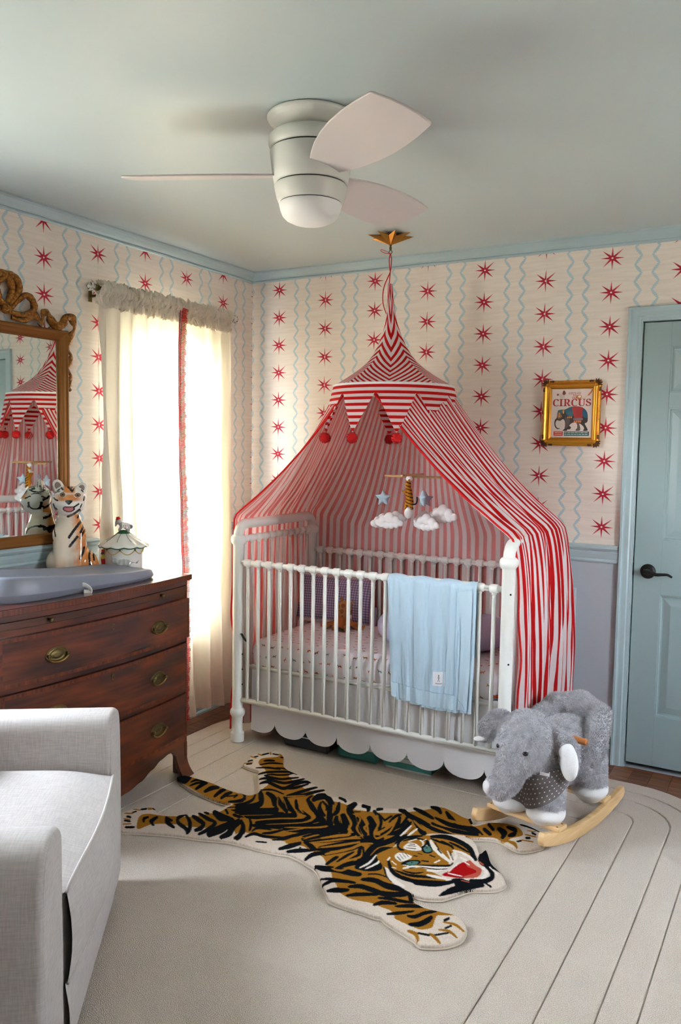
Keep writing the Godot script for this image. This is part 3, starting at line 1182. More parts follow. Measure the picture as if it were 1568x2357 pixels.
# a curtain on the rod: a ruffled heading, a rod pocket and soft folds that open towards the hem
func curtain_panel(called: String, label: String, z0: float, z1: float, sd: int, folds: float, trimmed: bool) -> void:
	var c := thing(called, label, "curtain", Vector3(0.085, 0, 0), 0.0, "")
	var nz := FastNoiseLite.new()
	nz.seed = sd
	nz.frequency = 1.0
	var top := 2.155
	var bottom := 0.055
	var shape := func(u: float, y: float) -> Vector3:
		var t := clampf((top - y) / (top - bottom), 0.0, 1.0)
		# the outer part hangs in tighter folds than the part nearer the middle
		var ph := folds * (0.6 * u + 0.4 * u * u) if not trimmed else folds * (1.35 * u - 0.35 * u * u)
		var amp := 0.014 + 0.020 * t
		if trimmed:
			amp *= lerpf(1.25, 0.55, u)
		var fold := sin(TAU * ph + 0.8 * nz.get_noise_2d(u * 1.5, t * 1.2) * 3.0)
		fold += 0.35 * nz.get_noise_2d(u * 6.0, t * 0.8)
		var z := lerpf(z0, z1, u)
		var drift := 0.0
		if trimmed:
			z -= 0.055 * t * t * (1.0 - u) * 0.9
			z += (0.03 * t) * u - 0.055 * u * pow(t, 1.2)
		else:
			z -= 0.05 * (1.0 - u) * pow(t, 1.3)
			z -= 0.012 * t
		return Vector3(0.006 + amp * fold, y, z)
	var main := func(u: float, v: float) -> Vector3:
		var y := lerpf(top - 0.035, bottom + 0.012 * sin(u * 5.0), v)
		var p: Vector3 = shape.call(u, y)
		var hem := clampf((v - 0.0) * 25.0, 0.0, 1.0)
		p.x = lerpf(0.010 + 0.006 * sin(TAU * u * folds * 4.0), p.x, hem)
		return p
	var st := begin()
	sheet(st, 110, 46, main, 8.0, 20.0)
	part("panel", done(st), M.curtain_cloth, c)
	# stitched hem: a second layer at the bottom
	var hemf := func(u: float, v: float) -> Vector3:
		return main.call(u, 1.0 - 0.055 * v) + Vector3(0.003, 0, 0)
	st = begin()
	sheet(st, 110, 3, hemf, 8.0, 1.0)
	part("hem", done(st), M.curtain_cloth, c)
	# gathered rod pocket and ruffle standing above the rod
	var ruffle := func(u: float, v: float) -> Vector3:
		var y := lerpf(0.030, -0.075, v)
		var n1 := nz.get_noise_2d(u * 26.0, v * 1.5)
		var n2 := nz.get_noise_2d(u * 60.0 + 9.0, v * 2.0)
		var round_ := 0.014 * sqrt(maxf(0.0, 1.0 - pow((v - 0.30) / 0.30, 2.0)))
		return Vector3(0.012 + round_ * 1.3 + 0.022 * n1 + 0.016 * n2 + 0.006 * sin(u * folds * TAU * 7.0 + 5.0 * n1) + 0.010 * maxf(0.0, v - 0.6) * sin(u * folds * TAU * 3.5), 2.142 + y + (0.022 * n2 + 0.012 * n1) * (1.0 - v) - 0.024 * maxf(0.0, v - 0.7) * absf(n1) * 4.0, lerpf(z0 + 0.004, z1 - 0.002, u) + 0.012 * n2)
	st = begin()
	sheet(st, 170, 10, ruffle, 8.0, 0.5)
	part("heading", done(st), M.curtain_cloth, c)
	var back := func(u: float, v: float) -> Vector3:
		var p: Vector3 = ruffle.call(u, v * 0.9)
		return Vector3(-p.x + 0.004, p.y, p.z)
	st = begin()
	sheet(st, 120, 6, back, 8.0, 0.5, true)
	part("heading_back", done(st), M.curtain_cloth, c)
	if not trimmed:
		return
	# crochet tape with a fringe of red loops along the leading edge
	st = begin()
	var fr := begin()
	var rows := 150
	var prev := Vector3.ZERO
	for k in rows:
		var v := float(k) / (rows - 1)
		var p: Vector3 = main.call(1.0, v) + Vector3(0.010, 0.008 * (1.0 - v), 0.0)
		if k > 0:
			var out := Vector3(0.004, 0, 0)
			quad(st, prev + out + Vector3(0, 0, 0.016), prev + out - Vector3(0, 0, 0.006), p + out - Vector3(0, 0, 0.006), p + out + Vector3(0, 0, 0.016))
		if k % 1 == 0 and k > 0:
			for s in [0.0, 0.5]:
				var m := prev.lerp(p, s)
				var wob := 0.0035 * sin(k * 1.7)
				tube(fr, [m + Vector3(0.008, 0.001, 0.006), m + Vector3(0.015, -0.001, -0.012), m + Vector3(0.011 + wob, -0.003, -0.032)], [0.0026, 0.0031, 0.0022], 5)
			tube(fr, [prev + Vector3(0.006, 0, 0.013), p + Vector3(0.009, 0, 0.018), p + Vector3(0.006, 0, 0.013)], 0.0024, 4)
		prev = p
	part("trim_tape", done(st), M.trim_white, c, Transform3D(), "white crochet tape")
	part("fringe", done(fr), M.red_yarn, c, Transform3D(), "red crochet fringe")


# ---------------------------------------------------------------- the big cream rug with carved lines
func round_rect(x0: float, z0: float, x1: float, z1: float, r: float, n := 8) -> Array:
	var o := []
	for c in [[x1 - r, z1 - r, 0.0], [x0 + r, z1 - r, 0.5], [x0 + r, z0 + r, 1.0], [x1 - r, z0 + r, 1.5]]:
		for i in n + 1:
			var a: float = PI * c[2] + PI / 2 * i / n
			o.append(Vector2(c[0] + r * cos(a), c[1] + r * sin(a)))
	return o


func build_floor_rug() -> void:
	var rug := thing("area_rug", "large cream wool rug with carved border lines covering the floor", "rug", Vector3(0, 0, 0))
	var lim := [0.195, 0.215, 2.632, 3.27]
	var flatx := Transform3D(Basis(Vector3(1, 0, 0), Vector3(0, 0, 1), Vector3(0, -1, 0)), Vector3.ZERO)
	part("backing", extrude_mesh(round_rect(lim[0] + 0.003, lim[1] + 0.003, lim[2] - 0.003, lim[3] - 0.003, 0.40), 0.006, Transform3D(flatx.basis, Vector3(0, 0.0064, 0))), M.rug_groove, rug)
	var offs := [0.0, 0.10, 0.195, 0.33, 0.48]
	for k in offs.size():
		var o: float = offs[k]
		var r := maxf(0.03, 0.40 - o)
		var outer := round_rect(lim[0] + o + 0.0025, lim[1] + o + 0.0025, lim[2] - o - 0.0025, lim[3] - o - 0.0025, r)
		if k == offs.size() - 1:
			part("field", extrude_mesh(outer, 0.0108, Transform3D(flatx.basis, Vector3(0, RUG_TOP, 0)), 0.003, 2), M.rug_pile, rug)
		else:
			var o2: float = offs[k + 1]
			var inner := round_rect(lim[0] + o2 - 0.0025, lim[1] + o2 - 0.0025, lim[2] - o2 + 0.0025, lim[3] - o2 + 0.0025, maxf(0.03, 0.40 - o2))
			var st := begin()
			var n := outer.size()
			var prof := [[0.0, 0.001], [0.0, 0.009], [0.003, RUG_TOP], [1.0 - 0.003, RUG_TOP], [1.0, 0.009], [1.0, 0.001]]
			for i in n:
				for j in prof.size() - 1:
					var P := func(q: int, pr: Array) -> Vector3:
						var s: float = pr[0]
						var a: Vector2 = outer[q % n]
						var b: Vector2 = inner[q % n]
						var len := a.distance_to(b)
						var c := a.lerp(b, s) if s == 0.0 or s == 1.0 else (a.move_toward(b, 0.003) if s < 0.5 else b.move_toward(a, 0.003))
						return Vector3(c.x, pr[1], c.y)
					quad(st, P.call(i, prof[j]), P.call(i, prof[j + 1]), P.call(i + 1, prof[j + 1]), P.call(i + 1, prof[j]))
			part("band", done(st), M.rug_pile, rug)


# ---------------------------------------------------------------- bow-front dresser
const DR_Z := 1.662
const DR_L := 0.487


func bow(z: float) -> float:
	return 0.527 + 0.037 * (1.0 - pow(z / DR_L, 2.0))


# a slab of front that follows the bow: z0..z1 (local), y0..y1, stands off the bow by off, depth thick
func bow_slab(st: SurfaceTool, z0: float, z1: float, y0: float, y1: float, off: float, thick: float, u0 := 0.0, scale := Vector2(1, 1)) -> void:
	var n := 20
	var f := func(k: int, y: float, d: float) -> Vector3:
		var z := lerpf(z0, z1, float(k) / n)
		return Vector3(bow(z) + off - d, y, z)
	smooth(st)
	for k in n:
		var ua := u0 + (z0 - lerpf(z0, z1, float(k) / n)) * scale.x
		var ub := u0 + (z0 - lerpf(z0, z1, float(k + 1) / n)) * scale.x
		quad(st, f.call(k, y0, 0.0), f.call(k, y1, 0.0), f.call(k + 1, y1, 0.0), f.call(k + 1, y0, 0.0), Vector2(ua, y0 * scale.y), Vector2(ua, y1 * scale.y), Vector2(ub, y1 * scale.y), Vector2(ub, y0 * scale.y))
	flat(st)
	for k in n:
		quad(st, f.call(k, y1, 0.0), f.call(k, y1, thick), f.call(k + 1, y1, thick), f.call(k + 1, y1, 0.0))
		quad(st, f.call(k, y0, thick), f.call(k, y0, 0.0), f.call(k + 1, y0, 0.0), f.call(k + 1, y0, thick))
	quad(st, f.call(0, y0, thick), f.call(0, y1, thick), f.call(0, y1, 0.0), f.call(0, y0, 0.0))
	quad(st, f.call(n, y0, 0.0), f.call(n, y1, 0.0), f.call(n, y1, thick), f.call(n, y0, thick))


func build_dresser() -> void:
	var d := thing("dresser", "dark mahogany bow-front chest of drawers with oval brass handles", "dresser", Vector3(0, 0, DR_Z))
	var st := begin()
	cbox(st, Vector3(0.262, 0.52, 0), Vector3(0.464, 0.72, DR_L * 2 - 0.02), 0.002)
	# stiles and rails of the carcase face
	bow_slab(st, -DR_L + 0.002, -DR_L + 0.014, 0.16, 0.882, -0.010, 0.06, 0.0, Vector2(1, 1))
	bow_slab(st, DR_L - 0.014, DR_L - 0.002, 0.16, 0.882, -0.010, 0.06, 0.0, Vector2(1, 1))
	for y in [[0.166, 0.192], [0.388, 0.404], [0.612, 0.633], [0.806, 0.829]]:
		bow_slab(st, -DR_L + 0.01, DR_L - 0.01, y[0], y[1], -0.011, 0.06, 0.2, Vector2(1, 1))
	part("carcase", done(st), M.mahogany, d)
	# top: slab with a cross-banded edge
	var outline := []
	for k in 31:
		var z := lerpf(-DR_L - 0.008, DR_L + 0.008, k / 30.0)
		outline.append(Vector2(bow(clampf(z, -DR_L, DR_L)) + 0.010, z))
	outline.append(Vector2(0.03, DR_L + 0.008))
	outline.append(Vector2(0.03, -DR_L - 0.008))
	var flatx := Basis(Vector3(1, 0, 0), Vector3(0, 0, 1), Vector3(0, -1, 0))
	part("top", extrude_mesh(outline, 0.024, Transform3D(flatx, Vector3(0, 0.906, 0)), 0.0025, 2), M.mahogany_top, d)
	st = begin()
	bow_slab(st, -DR_L - 0.008, DR_L + 0.008, 0.8835, 0.9035, 0.0112, 0.004, 0.0, Vector2(14, 0.8))
	part("edge_band", done(st), M.satinwood_cross, d)
	# recessed frieze and the brushing slide with its two small knobs
	st = begin()
	bow_slab(st, -DR_L + 0.006, DR_L - 0.006, 0.860, 0.882, -0.006, 0.02, 0.3, Vector2(1, 1))
	part("frieze", done(st), M.mahogany, d)
	st = begin()
	bow_slab(st, -DR_L + 0.012, DR_L - 0.012, 0.8325, 0.8575, -0.002, 0.05, 0.0, Vector2(1.3, 4))
	var slide := part("slide", done(st), M.slide_wood, d)
	for s in [-1.0, 1.0]:
		var z: float = s * 0.285
		part("knob", lathe_mesh([Vector2(0.0, 0), Vector2(0.006, 0), Vector2(0.004, 0.006), Vector2(0.008, 0.010), Vector2(0.009, 0.014), Vector2(0.005, 0.019), Vector2(0, 0.02)], 16, Transform3D(Basis(Vector3.BACK, -PI / 2), Vector3(bow(z) - 0.002, 0.845, z))), M.old_brass, slide)
	# three long drawers
	var rows := [[0.633, 0.806, 0.006], [0.404, 0.610, 0.000], [0.192, 0.387, 0.000]]
	for r in 3:
		var y0: float = rows[r][0] + 0.001
		var y1: float = rows[r][1] - 0.001
		var off: float = rows[r][2]
		var e := DR_L - (0.006 if r == 0 else 0.015)
		st = begin()
		bow_slab(st, -e, e, y0, y1, off, 0.03, 0.31 * r, Vector2(1.05, 1.6))
		var dr := part("drawer", done(st), M.mahogany, d)
		st = begin()
		var b := 0.013
		bow_slab(st, -e + 0.002, e - 0.002, y1 - b - 0.001, y1 - 0.001, off + 0.0006, 0.002, 0.0, Vector2(14, 2))
		bow_slab(st, -e + 0.002, e - 0.002, y0 + 0.001, y0 + b + 0.001, off + 0.0006, 0.002, 0.4, Vector2(14, 2))
		bow_slab(st, -e + 0.002, -e + 0.002 + b * 0.7, y0 + b, y1 - b, off + 0.0006, 0.002, 0.0, Vector2(3, 14))
		bow_slab(st, e - 0.002 - b * 0.7, e - 0.002, y0 + b, y1 - b, off + 0.0006, 0.002, 0.0, Vector2(3, 14))
		part("veneer_band", done(st), M.satinwood_cross, dr)
		var hy := lerpf(y0, y1, 0.49)
		for s in [-1.0, 1.0]:
			var z: float = s * 0.262
			var turn := atan2(-2.0 * 0.037 * z / (DR_L * DR_L), 1.0)
			var xf := Transform3D(Basis(Vector3.UP, turn) * Basis(Vector3(0, 0, -1), Vector3.UP, Vector3(1, 0, 0)), Vector3(bow(z) + off, hy, z))
			brass_handle(dr, xf)
		st = begin()
		var kx := bow(0.0) + off
		extrude(st, ellipse(0, 0, 0.0052, 0.0075, 14), 0.0016, Transform3D(Basis(Vector3(0, 0, -1), Vector3.UP, Vector3(1, 0, 0)), Vector3(kx, y1 - 0.030, 0.0)))
		cbox(st, Vector3(kx + 0.0007, y1 - 0.040, 0.0), Vector3(0.0018, 0.014, 0.0062), 0.0005)
		part("keyhole", done(st), M.old_brass, dr)
		part("key_slot", box_mesh(Vector3(kx + 0.0018, y1 - 0.035, 0.0), Vector3(0.0012, 0.013, 0.0024), 0.0003), M.black_gap, dr)
	# shaped apron running into splayed bracket feet
	var pts := [Vector2(0.0, 0.012), Vector2(0.055, 0.012), Vector2(0.062, 0.040), Vector2(0.072, 0.090), Vector2(0.085, 0.128), Vector2(0.105, 0.148), Vector2(0.14, 0.151), Vector2(0.19, 0.143), Vector2(0.25, 0.122), Vector2(0.32, 0.098), Vector2(0.40, 0.084), Vector2(0.475, 0.080)]
	var lower := func(dist: float) -> float:
		for k in pts.size() - 1:
			if dist <= pts[k + 1].x:
				var t: float = (dist - pts[k].x) / (pts[k + 1].x - pts[k].x)
				return lerpf(pts[k].y, pts[k + 1].y, smoothstep(0.0, 1.0, t) if k > 3 else t)
		return 0.08
	var zs := []
	for k in 121:
		var t := k / 60.0 - 1.0
		zs.append(DR_L * signf(t) * (1.0 - pow(1.0 - absf(t), 1.6)) if t != 0.0 else 0.0)
	st = begin()
	var P := func(z: float, v: float, back: float) -> Vector3:
		var dist := DR_L - absf(z)
		var y := lerpf(lower.call(dist), 0.168, v)
		var kick := 0.022 * pow(clampf(1.0 - (y - 0.012) / 0.11, 0.0, 1.0), 2.0)
		var spread := 1.0 + 0.05 * pow(clampf(1.0 - (y - 0.012) / 0.09, 0.0, 1.0), 2.0) * clampf(1.0 - dist / 0.09, 0.0, 1.0)
		return Vector3(bow(z) - 0.012 + kick - back, y, z * spread)
	for k in zs.size() - 1:
		for j in 8:
			var v0 := j / 8.0
			var v1 := (j + 1) / 8.0
			var a: float = zs[k]
			var b: float = zs[k + 1]
			quad(st, P.call(a, v0, 0.0), P.call(a, v1, 0.0), P.call(b, v1, 0.0), P.call(b, v0, 0.0), Vector2(-a, v0 * 0.15), Vector2(-a, v1 * 0.15), Vector2(-b, v1 * 0.15), Vector2(-b, v0 * 0.15))
			quad(st, P.call(b, v0, 0.02), P.call(b, v1, 0.02), P.call(a, v1, 0.02), P.call(a, v0, 0.02))
		quad(st, P.call(zs[k], 0.0, 0.02), P.call(zs[k], 0.0, 0.0), P.call(zs[k + 1], 0.0, 0.0), P.call(zs[k + 1], 0.0, 0.02))
	# return of the feet along the sides
	for s in [-1.0, 1.0]:
		cbox(st, Vector3(0.485, 0.088, s * (DR_L - 0.010)), Vector3(0.07, 0.152, 0.018), 0.002)
	part("apron", done(st), M.mahogany, d)
	for s in [-1.0, 1.0]:
		part("back_foot", box_mesh(Vector3(0.07, 0.08, s * (DR_L - 0.04)), Vector3(0.06, 0.17, 0.05), 0.004), M.mahogany, d)


func brass_handle(dr: Node3D, xf: Transform3D) -> void:
	var st := begin()
	lathe(st, xf * Transform3D(Basis(Vector3(1, 0, 0) * 0.0465, Vector3(0, 0, 1), Vector3(0, 1, 0) * -0.0275), Vector3.ZERO), [Vector2(1.0, 0.0), Vector2(1.0, 0.0015), Vector2(0.94, 0.0028), Vector2(0.90, 0.0018), Vector2(0.78, 0.0016), Vector2(0.74, 0.0030), Vector2(0.68, 0.0018), Vector2(0.40, 0.0026), Vector2(0.36, 0.0042), Vector2(0.26, 0.0036), Vector2(0.0, 0.0052)], 40)
	# beads round the rim
	for k in 36:
		var a := TAU * k / 36
		ball(st, xf * Vector3(0.039 * cos(a), 0.0228 * sin(a), 0.0022), Vector3.ONE * 0.0014, 6, 4)
	part("handle_plate", done(st), M.old_brass, dr)
	for s in [-1.0, 1.0]:
		part("handle_post", lathe_mesh([Vector2(0.006, 0.0), Vector2(0.0045, 0.006), Vector2(0.007, 0.012), Vector2(0.006, 0.017), Vector2(0, 0.018)], 12, xf * Transform3D(Basis(Vector3.RIGHT, PI / 2), Vector3(s * 0.0395, 0.0, 0.0))), M.old_brass, dr)
	var pts := []
	for k in 17:
		var a := PI + PI * k / 16
		pts.append(xf * Vector3(0.0435 * cos(a), 0.0275 * sin(a) + 0.001, 0.012 + 0.004 * sin(a)))
	part("bail", tube_mesh(pts, 0.0030, 8), M.brass_worn, dr)


# ---------------------------------------------------------------- gilt mirror with a carved ribbon bow
func build_mirror() -> void:
	var zc := 1.702
	var hw := 0.320
	var y0 := 1.030
	var y1 := 1.942
	var m := thing("mirror", "gilded wall mirror with a carved ribbon bow, hung above the dresser", "mirror", Vector3(0.004, y0, zc))
	var hgt := y1 - y0
	var st := begin()
	var q := [Vector3(0.006, 0.03, 0.295), Vector3(0.006, hgt - 0.03, 0.295), Vector3(0.006, hgt - 0.03, -0.295), Vector3(0.006, 0.03, -0.295)]
	quad(st, q[0], q[1], q[2], q[3])
	part("glass", done(st), M.mirror_glass, m)
	# profile: (out, across from the outer edge inwards)
	var prof := [Vector2(0.0, 0.0), Vector2(0.026, 0.0), Vector2(0.031, 0.004), Vector2(0.031, 0.011), Vector2(0.026, 0.014), Vector2(0.025, 0.019), Vector2(0.021, 0.028), Vector2(0.016, 0.034), Vector2(0.018, 0.039), Vector2(0.016, 0.043), Vector2(0.009, 0.045), Vector2(0.004, 0.047)]
	var c := [Vector3(0, 0, hw), Vector3(0, hgt, hw), Vector3(0, hgt, -hw), Vector3(0, 0, -hw)]
	for k in 4:
		st = begin()
		var e: Vector3 = c[k]
		var f: Vector3 = c[(k + 1) % 4]
		var dir := (f - e).normalized()
		var into: Vector3 = [Vector3(0, 0, -1), Vector3(0, -1, 0), Vector3(0, 0, 1), Vector3(0, 1, 0)][k]
		smooth(st)
		for j in prof.size() - 1:
			var s: Vector2 = prof[j]
			var t: Vector2 = prof[j + 1]
			quad(st, e + into * s.y + dir * s.y + Vector3(s.x, 0, 0), f + into * s.y - dir * s.y + Vector3(s.x, 0, 0), f + into * t.y - dir * t.y + Vector3(t.x, 0, 0), e + into * t.y + dir * t.y + Vector3(t.x, 0, 0), Vector2(0, s.y * 20), Vector2(6, s.y * 20), Vector2(6, t.y * 20), Vector2(0, t.y * 20))
		part("frame_side", done(st), M.gilt, m)
	# carved ornament: loops, knot, and twisting ribbon ends on both sides
	var bowroot := Node3D.new()
	bowroot.name = "ribbon_bow"
	bowroot.set_meta("label", "carved giltwood ribbon bow on top of the frame")
	m.add_child(bowroot)
	for s in [-1.0, 1.0]:
		var W := func(z: float, y: float, x := 0.022) -> Vector3:
			return Vector3(x, y - y0, (z - zc) * s)
		var big := curve([W.call(1.694, 1.995), W.call(1.725, 2.030), W.call(1.738, 2.075), W.call(1.715, 2.112, 0.03), W.call(1.682, 2.126, 0.034), W.call(1.648, 2.108, 0.034), W.call(1.637, 2.075, 0.03), W.call(1.656, 2.040), W.call(1.690, 2.004)], 8)
		st = begin()
		pleated(st, big, 0.0185, 0.0026, 7.0)
		part("large_loop", done(st), M.gilt_bow, bowroot)
		var small := curve([W.call(1.672, 1.998), W.call(1.640, 2.030), W.call(1.606, 2.058, 0.028), W.call(1.576, 2.045, 0.032), W.call(1.566, 2.012, 0.032), W.call(1.592, 1.985, 0.028), W.call(1.640, 1.976, 0.024), W.call(1.676, 1.984)], 8)
		st = begin()
		pleated(st, small, 0.0175, 0.0026, 6.0)
		part("small_loop", done(st), M.gilt_bow, bowroot)
		var tail := curve([W.call(1.668, 1.966), W.call(1.625, 1.962), W.call(1.588, 1.968, 0.03), W.call(1.560, 1.984, 0.034), W.call(1.535, 1.966, 0.03), W.call(1.514, 1.962, 0.02), W.call(1.520, 1.990, 0.032), W.call(1.502, 2.008, 0.036), W.call(1.484, 1.984, 0.03), W.call(1.450, 1.955, 0.024), W.call(1.420, 1.966, 0.028), W.call(1.398, 1.992, 0.032), W.call(1.366, 2.000, 0.030), W.call(1.346, 1.972, 0.024), W.call(1.352, 1.935, 0.018), W.call(1.378, 1.895, 0.012), W.call(1.376, 1.868, 0.010), W.call(1.360, 1.838, 0.016), W.call(1.372, 1.808, 0.010), W.call(1.380, 1.785, 0.008), W.call(1.362, 1.752, 0.016), W.call(1.372, 1.722, 0.010), W.call(1.376, 1.705, 0.010), W.call(1.364, 1.688, 0.018)], 6)
		st = begin()
		ribbon(st, tail, 0.0185)
		part("ribbon_end", done(st), M.gilt_bow, bowroot)
	st = begin()
	ball(st, Vector3(0.034, 1.990 - y0, 0), Vector3(0.022, 0.022, 0.024), 18, 12)
	for k in 7:
		var a := TAU * k / 7
		tube(st, curve([Vector3(0.03, 1.99 - y0, 0) + Vector3(0.012, 0.020 * sin(a), 0.022 * cos(a)), Vector3(0.055, 1.990 - y0 + 0.010 * sin(a), 0.010 * cos(a)), Vector3(0.048, 1.990 - y0 - 0.012 * sin(a), -0.014 * cos(a))], 5), 0.0045, 6)
	part("knot", done(st), M.gilt_bow, bowroot)


# gathered ribbon: a fat band whose section swells and shrinks in pleats
func pleated(st: SurfaceTool, pts: Array, r: float, deep: float, per: float) -> void:
	var rad := []
	var fine := []
	var n := pts.size()
	for k in (n - 1) * 2 + 1:
		fine.append(pts[k / 2] if k % 2 == 0 else (pts[k / 2] + pts[k / 2 + 1]) * 0.5)
	for k in fine.size():
		var t := float(k) / (fine.size() - 1)
		rad.append(r * (0.75 + 0.30 * sin(PI * t)) + deep * 0.5 * sin(TAU * per * t) + deep * 0.25 * sin(TAU * per * 2.3 * t))
	tube(st, fine, rad, 10, false, true, 0.75)


# a flat carved ribbon that twists as it goes
func ribbon(st: SurfaceTool, pts: Array, half: float) -> void:
	var n := pts.size()
	smooth(st)
	var rows := []
	for k in n:
		var d: Vector3 = (pts[mini(k + 1, n - 1)] - pts[maxi(k - 1, 0)]).normalized()
		var side := d.cross(Vector3(1, 0, 0)).normalized()
		var nrm := side.cross(d).normalized()
		var a := 0.9 * sin(k * 0.33)
		var w := (side * cos(a) + nrm * sin(a)) * half * (1.0 if k > 2 and k < n - 4 else 0.7)
		var h := (nrm * cos(a) - side * sin(a)) * 0.0042
		rows.append([pts[k] - w - h, pts[k] - w * 0.5 + h * 1.6, pts[k] + h * 0.6, pts[k] + w * 0.5 + h * 1.6, pts[k] + w - h, pts[k] - h * 1.2])
	for k in n - 1:
		for i in 6:
			var j := (i + 1) % 6
			quad(st, rows[k][i], rows[k + 1][i], rows[k + 1][j], rows[k][j])
	flat(st)


# ---------------------------------------------------------------- armchair
func build_chair() -> void:
	var ch := thing("armchair", "pale oatmeal linen armchair with piped seams in the near corner", "armchair", Vector3(1.22, RUG_TOP, 2.39), deg_to_rad(-53.6))
	# local: x across (far arm is -x), z backwards, front at z = 0
	for s in [-1.0, 1.0]:
		var st := begin()
		var prof := []
		for p in [[0.345, 0.03], [0.345, 0.20], [0.345, 0.40], [0.340, 0.54], [0.348, 0.585], [0.372, 0.607], [0.42, 0.613], [0.465, 0.606], [0.498, 0.585], [0.518, 0.54], [0.530, 0.44], [0.535, 0.25], [0.522, 0.10], [0.505, 0.03]]:
			prof.append(Vector2(s * p[0], p[1]))
		extrude(st, curve(prof, 4, true), 0.86, Transform3D(Basis(), Vector3(0, 0, 0.0)), 0.018, 4)
		var o := part("arm", done(st), M.linen, ch)
		# piping round the front of the arm
		var pipe := []
		for p in [[0.352, 0.05], [0.352, 0.30], [0.350, 0.54], [0.357, 0.580], [0.380, 0.598], [0.42, 0.603], [0.462, 0.596], [0.490, 0.578], [0.508, 0.535], [0.519, 0.43], [0.522, 0.25], [0.512, 0.10]]:
			pipe.append(Vector3(s * p[0], p[1], 0.005))
		part("piping", tube_mesh(curve(pipe, 4), 0.0038, 7), M.linen, o)
	var st := begin()
	cbox(st, Vector3(0, 0.22, 0.430), Vector3(0.76, 0.38, 0.852), 0.006)
	part("base", done(st), M.linen, ch)
	# T-less seat cushion with a bulging front and crowned top
	st = begin()
	var cushion := func(u: float, v: float) -> Vector3:
		return Vector3.ZERO
	var nx := 28
	var nz := 28
	var top := func(x: float, z: float) -> float:
		return 0.425 + 0.070 * sqrt(maxf(0.0, 1.0 - pow(absf(x) / 0.3405, 4.0))) * (1.0 - 0.35 * pow(absf(1.0 - z / 0.34), 3.0)) * smoothstep(-0.10, 0.20, z + 0.06)
	var P := func(u: float, v: float) -> Vector3:
		var x := lerpf(-0.336, 0.336, u)
		var z := lerpf(0.0, 0.70, v)
		var bulge := 0.022 * sin(PI * u)
		return Vector3(x, top.call(x, z), z - bulge * (1.0 - v))
	sheet(st, nx, nz, P)
	var F := func(u: float, v: float) -> Vector3:
		var x := lerpf(-0.336, 0.336, u)
		var bulge := 0.022 * sin(PI * u)
		var a := sin(PI * clampf(v, 0.0, 1.0))
		return Vector3(x, lerpf(0.215, top.call(x, 0.0), v), -bulge - 0.032 * a * (0.35 + 0.65 * sin(PI * u)) - 0.006)
	sheet(st, nx, 14, F, 1.0, 1.0, true)
	var cu := part("seat_cushion", done(st), M.linen, ch)
	var edge := []
	var edge2 := []
	for k in 25:
		var u := k / 24.0
		edge.append(P.call(u, 0.0) + Vector3(0, 0.002, -0.005))
		edge2.append(F.call(u, 0.0) + Vector3(0, -0.001, 0.0))
	part("piping", tube_mesh(edge, 0.0042, 7), M.linen, cu)
	part("piping", tube_mesh(edge2, 0.0042, 7), M.linen, cu)
	# front rail under the cushion and the back
	st = begin()
	var rail := func(u: float, v: float) -> Vector3:
		return Vector3(lerpf(-0.345, 0.345, u), lerpf(0.03, 0.215, v), -0.002 - 0.010 * sin(PI * v))
	sheet(st, 16, 6, rail, 1.0, 1.0, true)
	part("front_rail", done(st), M.linen, ch)
	st = begin()
	var prof2 := curve([Vector2(-0.34, 0.40), Vector2(-0.34, 0.80), Vector2(-0.31, 0.92), Vector2(-0.15, 0.955), Vector2(0.15, 0.955), Vector2(0.31, 0.92), Vector2(0.34, 0.80), Vector2(0.34, 0.40)], 4)
	extrude(st, prof2, 0.17, Transform3D(Basis(Vector3.RIGHT, deg_to_rad(8)), Vector3(0, 0.04, 0.66)), 0.05, 4)
	cbox(st, Vector3(0, 0.46, 0.89), Vector3(1.04, 0.88, 0.10), 0.03)
	part("back_cushion", done(st), M.linen, ch)
	part("swivel_base", lathe_mesh([Vector2(0.30, 0.0), Vector2(0.30, 0.03), Vector2(0.0, 0.035)], 32, Transform3D(Basis(), Vector3(0, 0.0, 0.43))), M.black_metal, ch)


# ---------------------------------------------------------------- crib
const CX0 := 0.452
const CX1 := 1.803
const CZ0 := 0.052
const CZ1 := 0.722


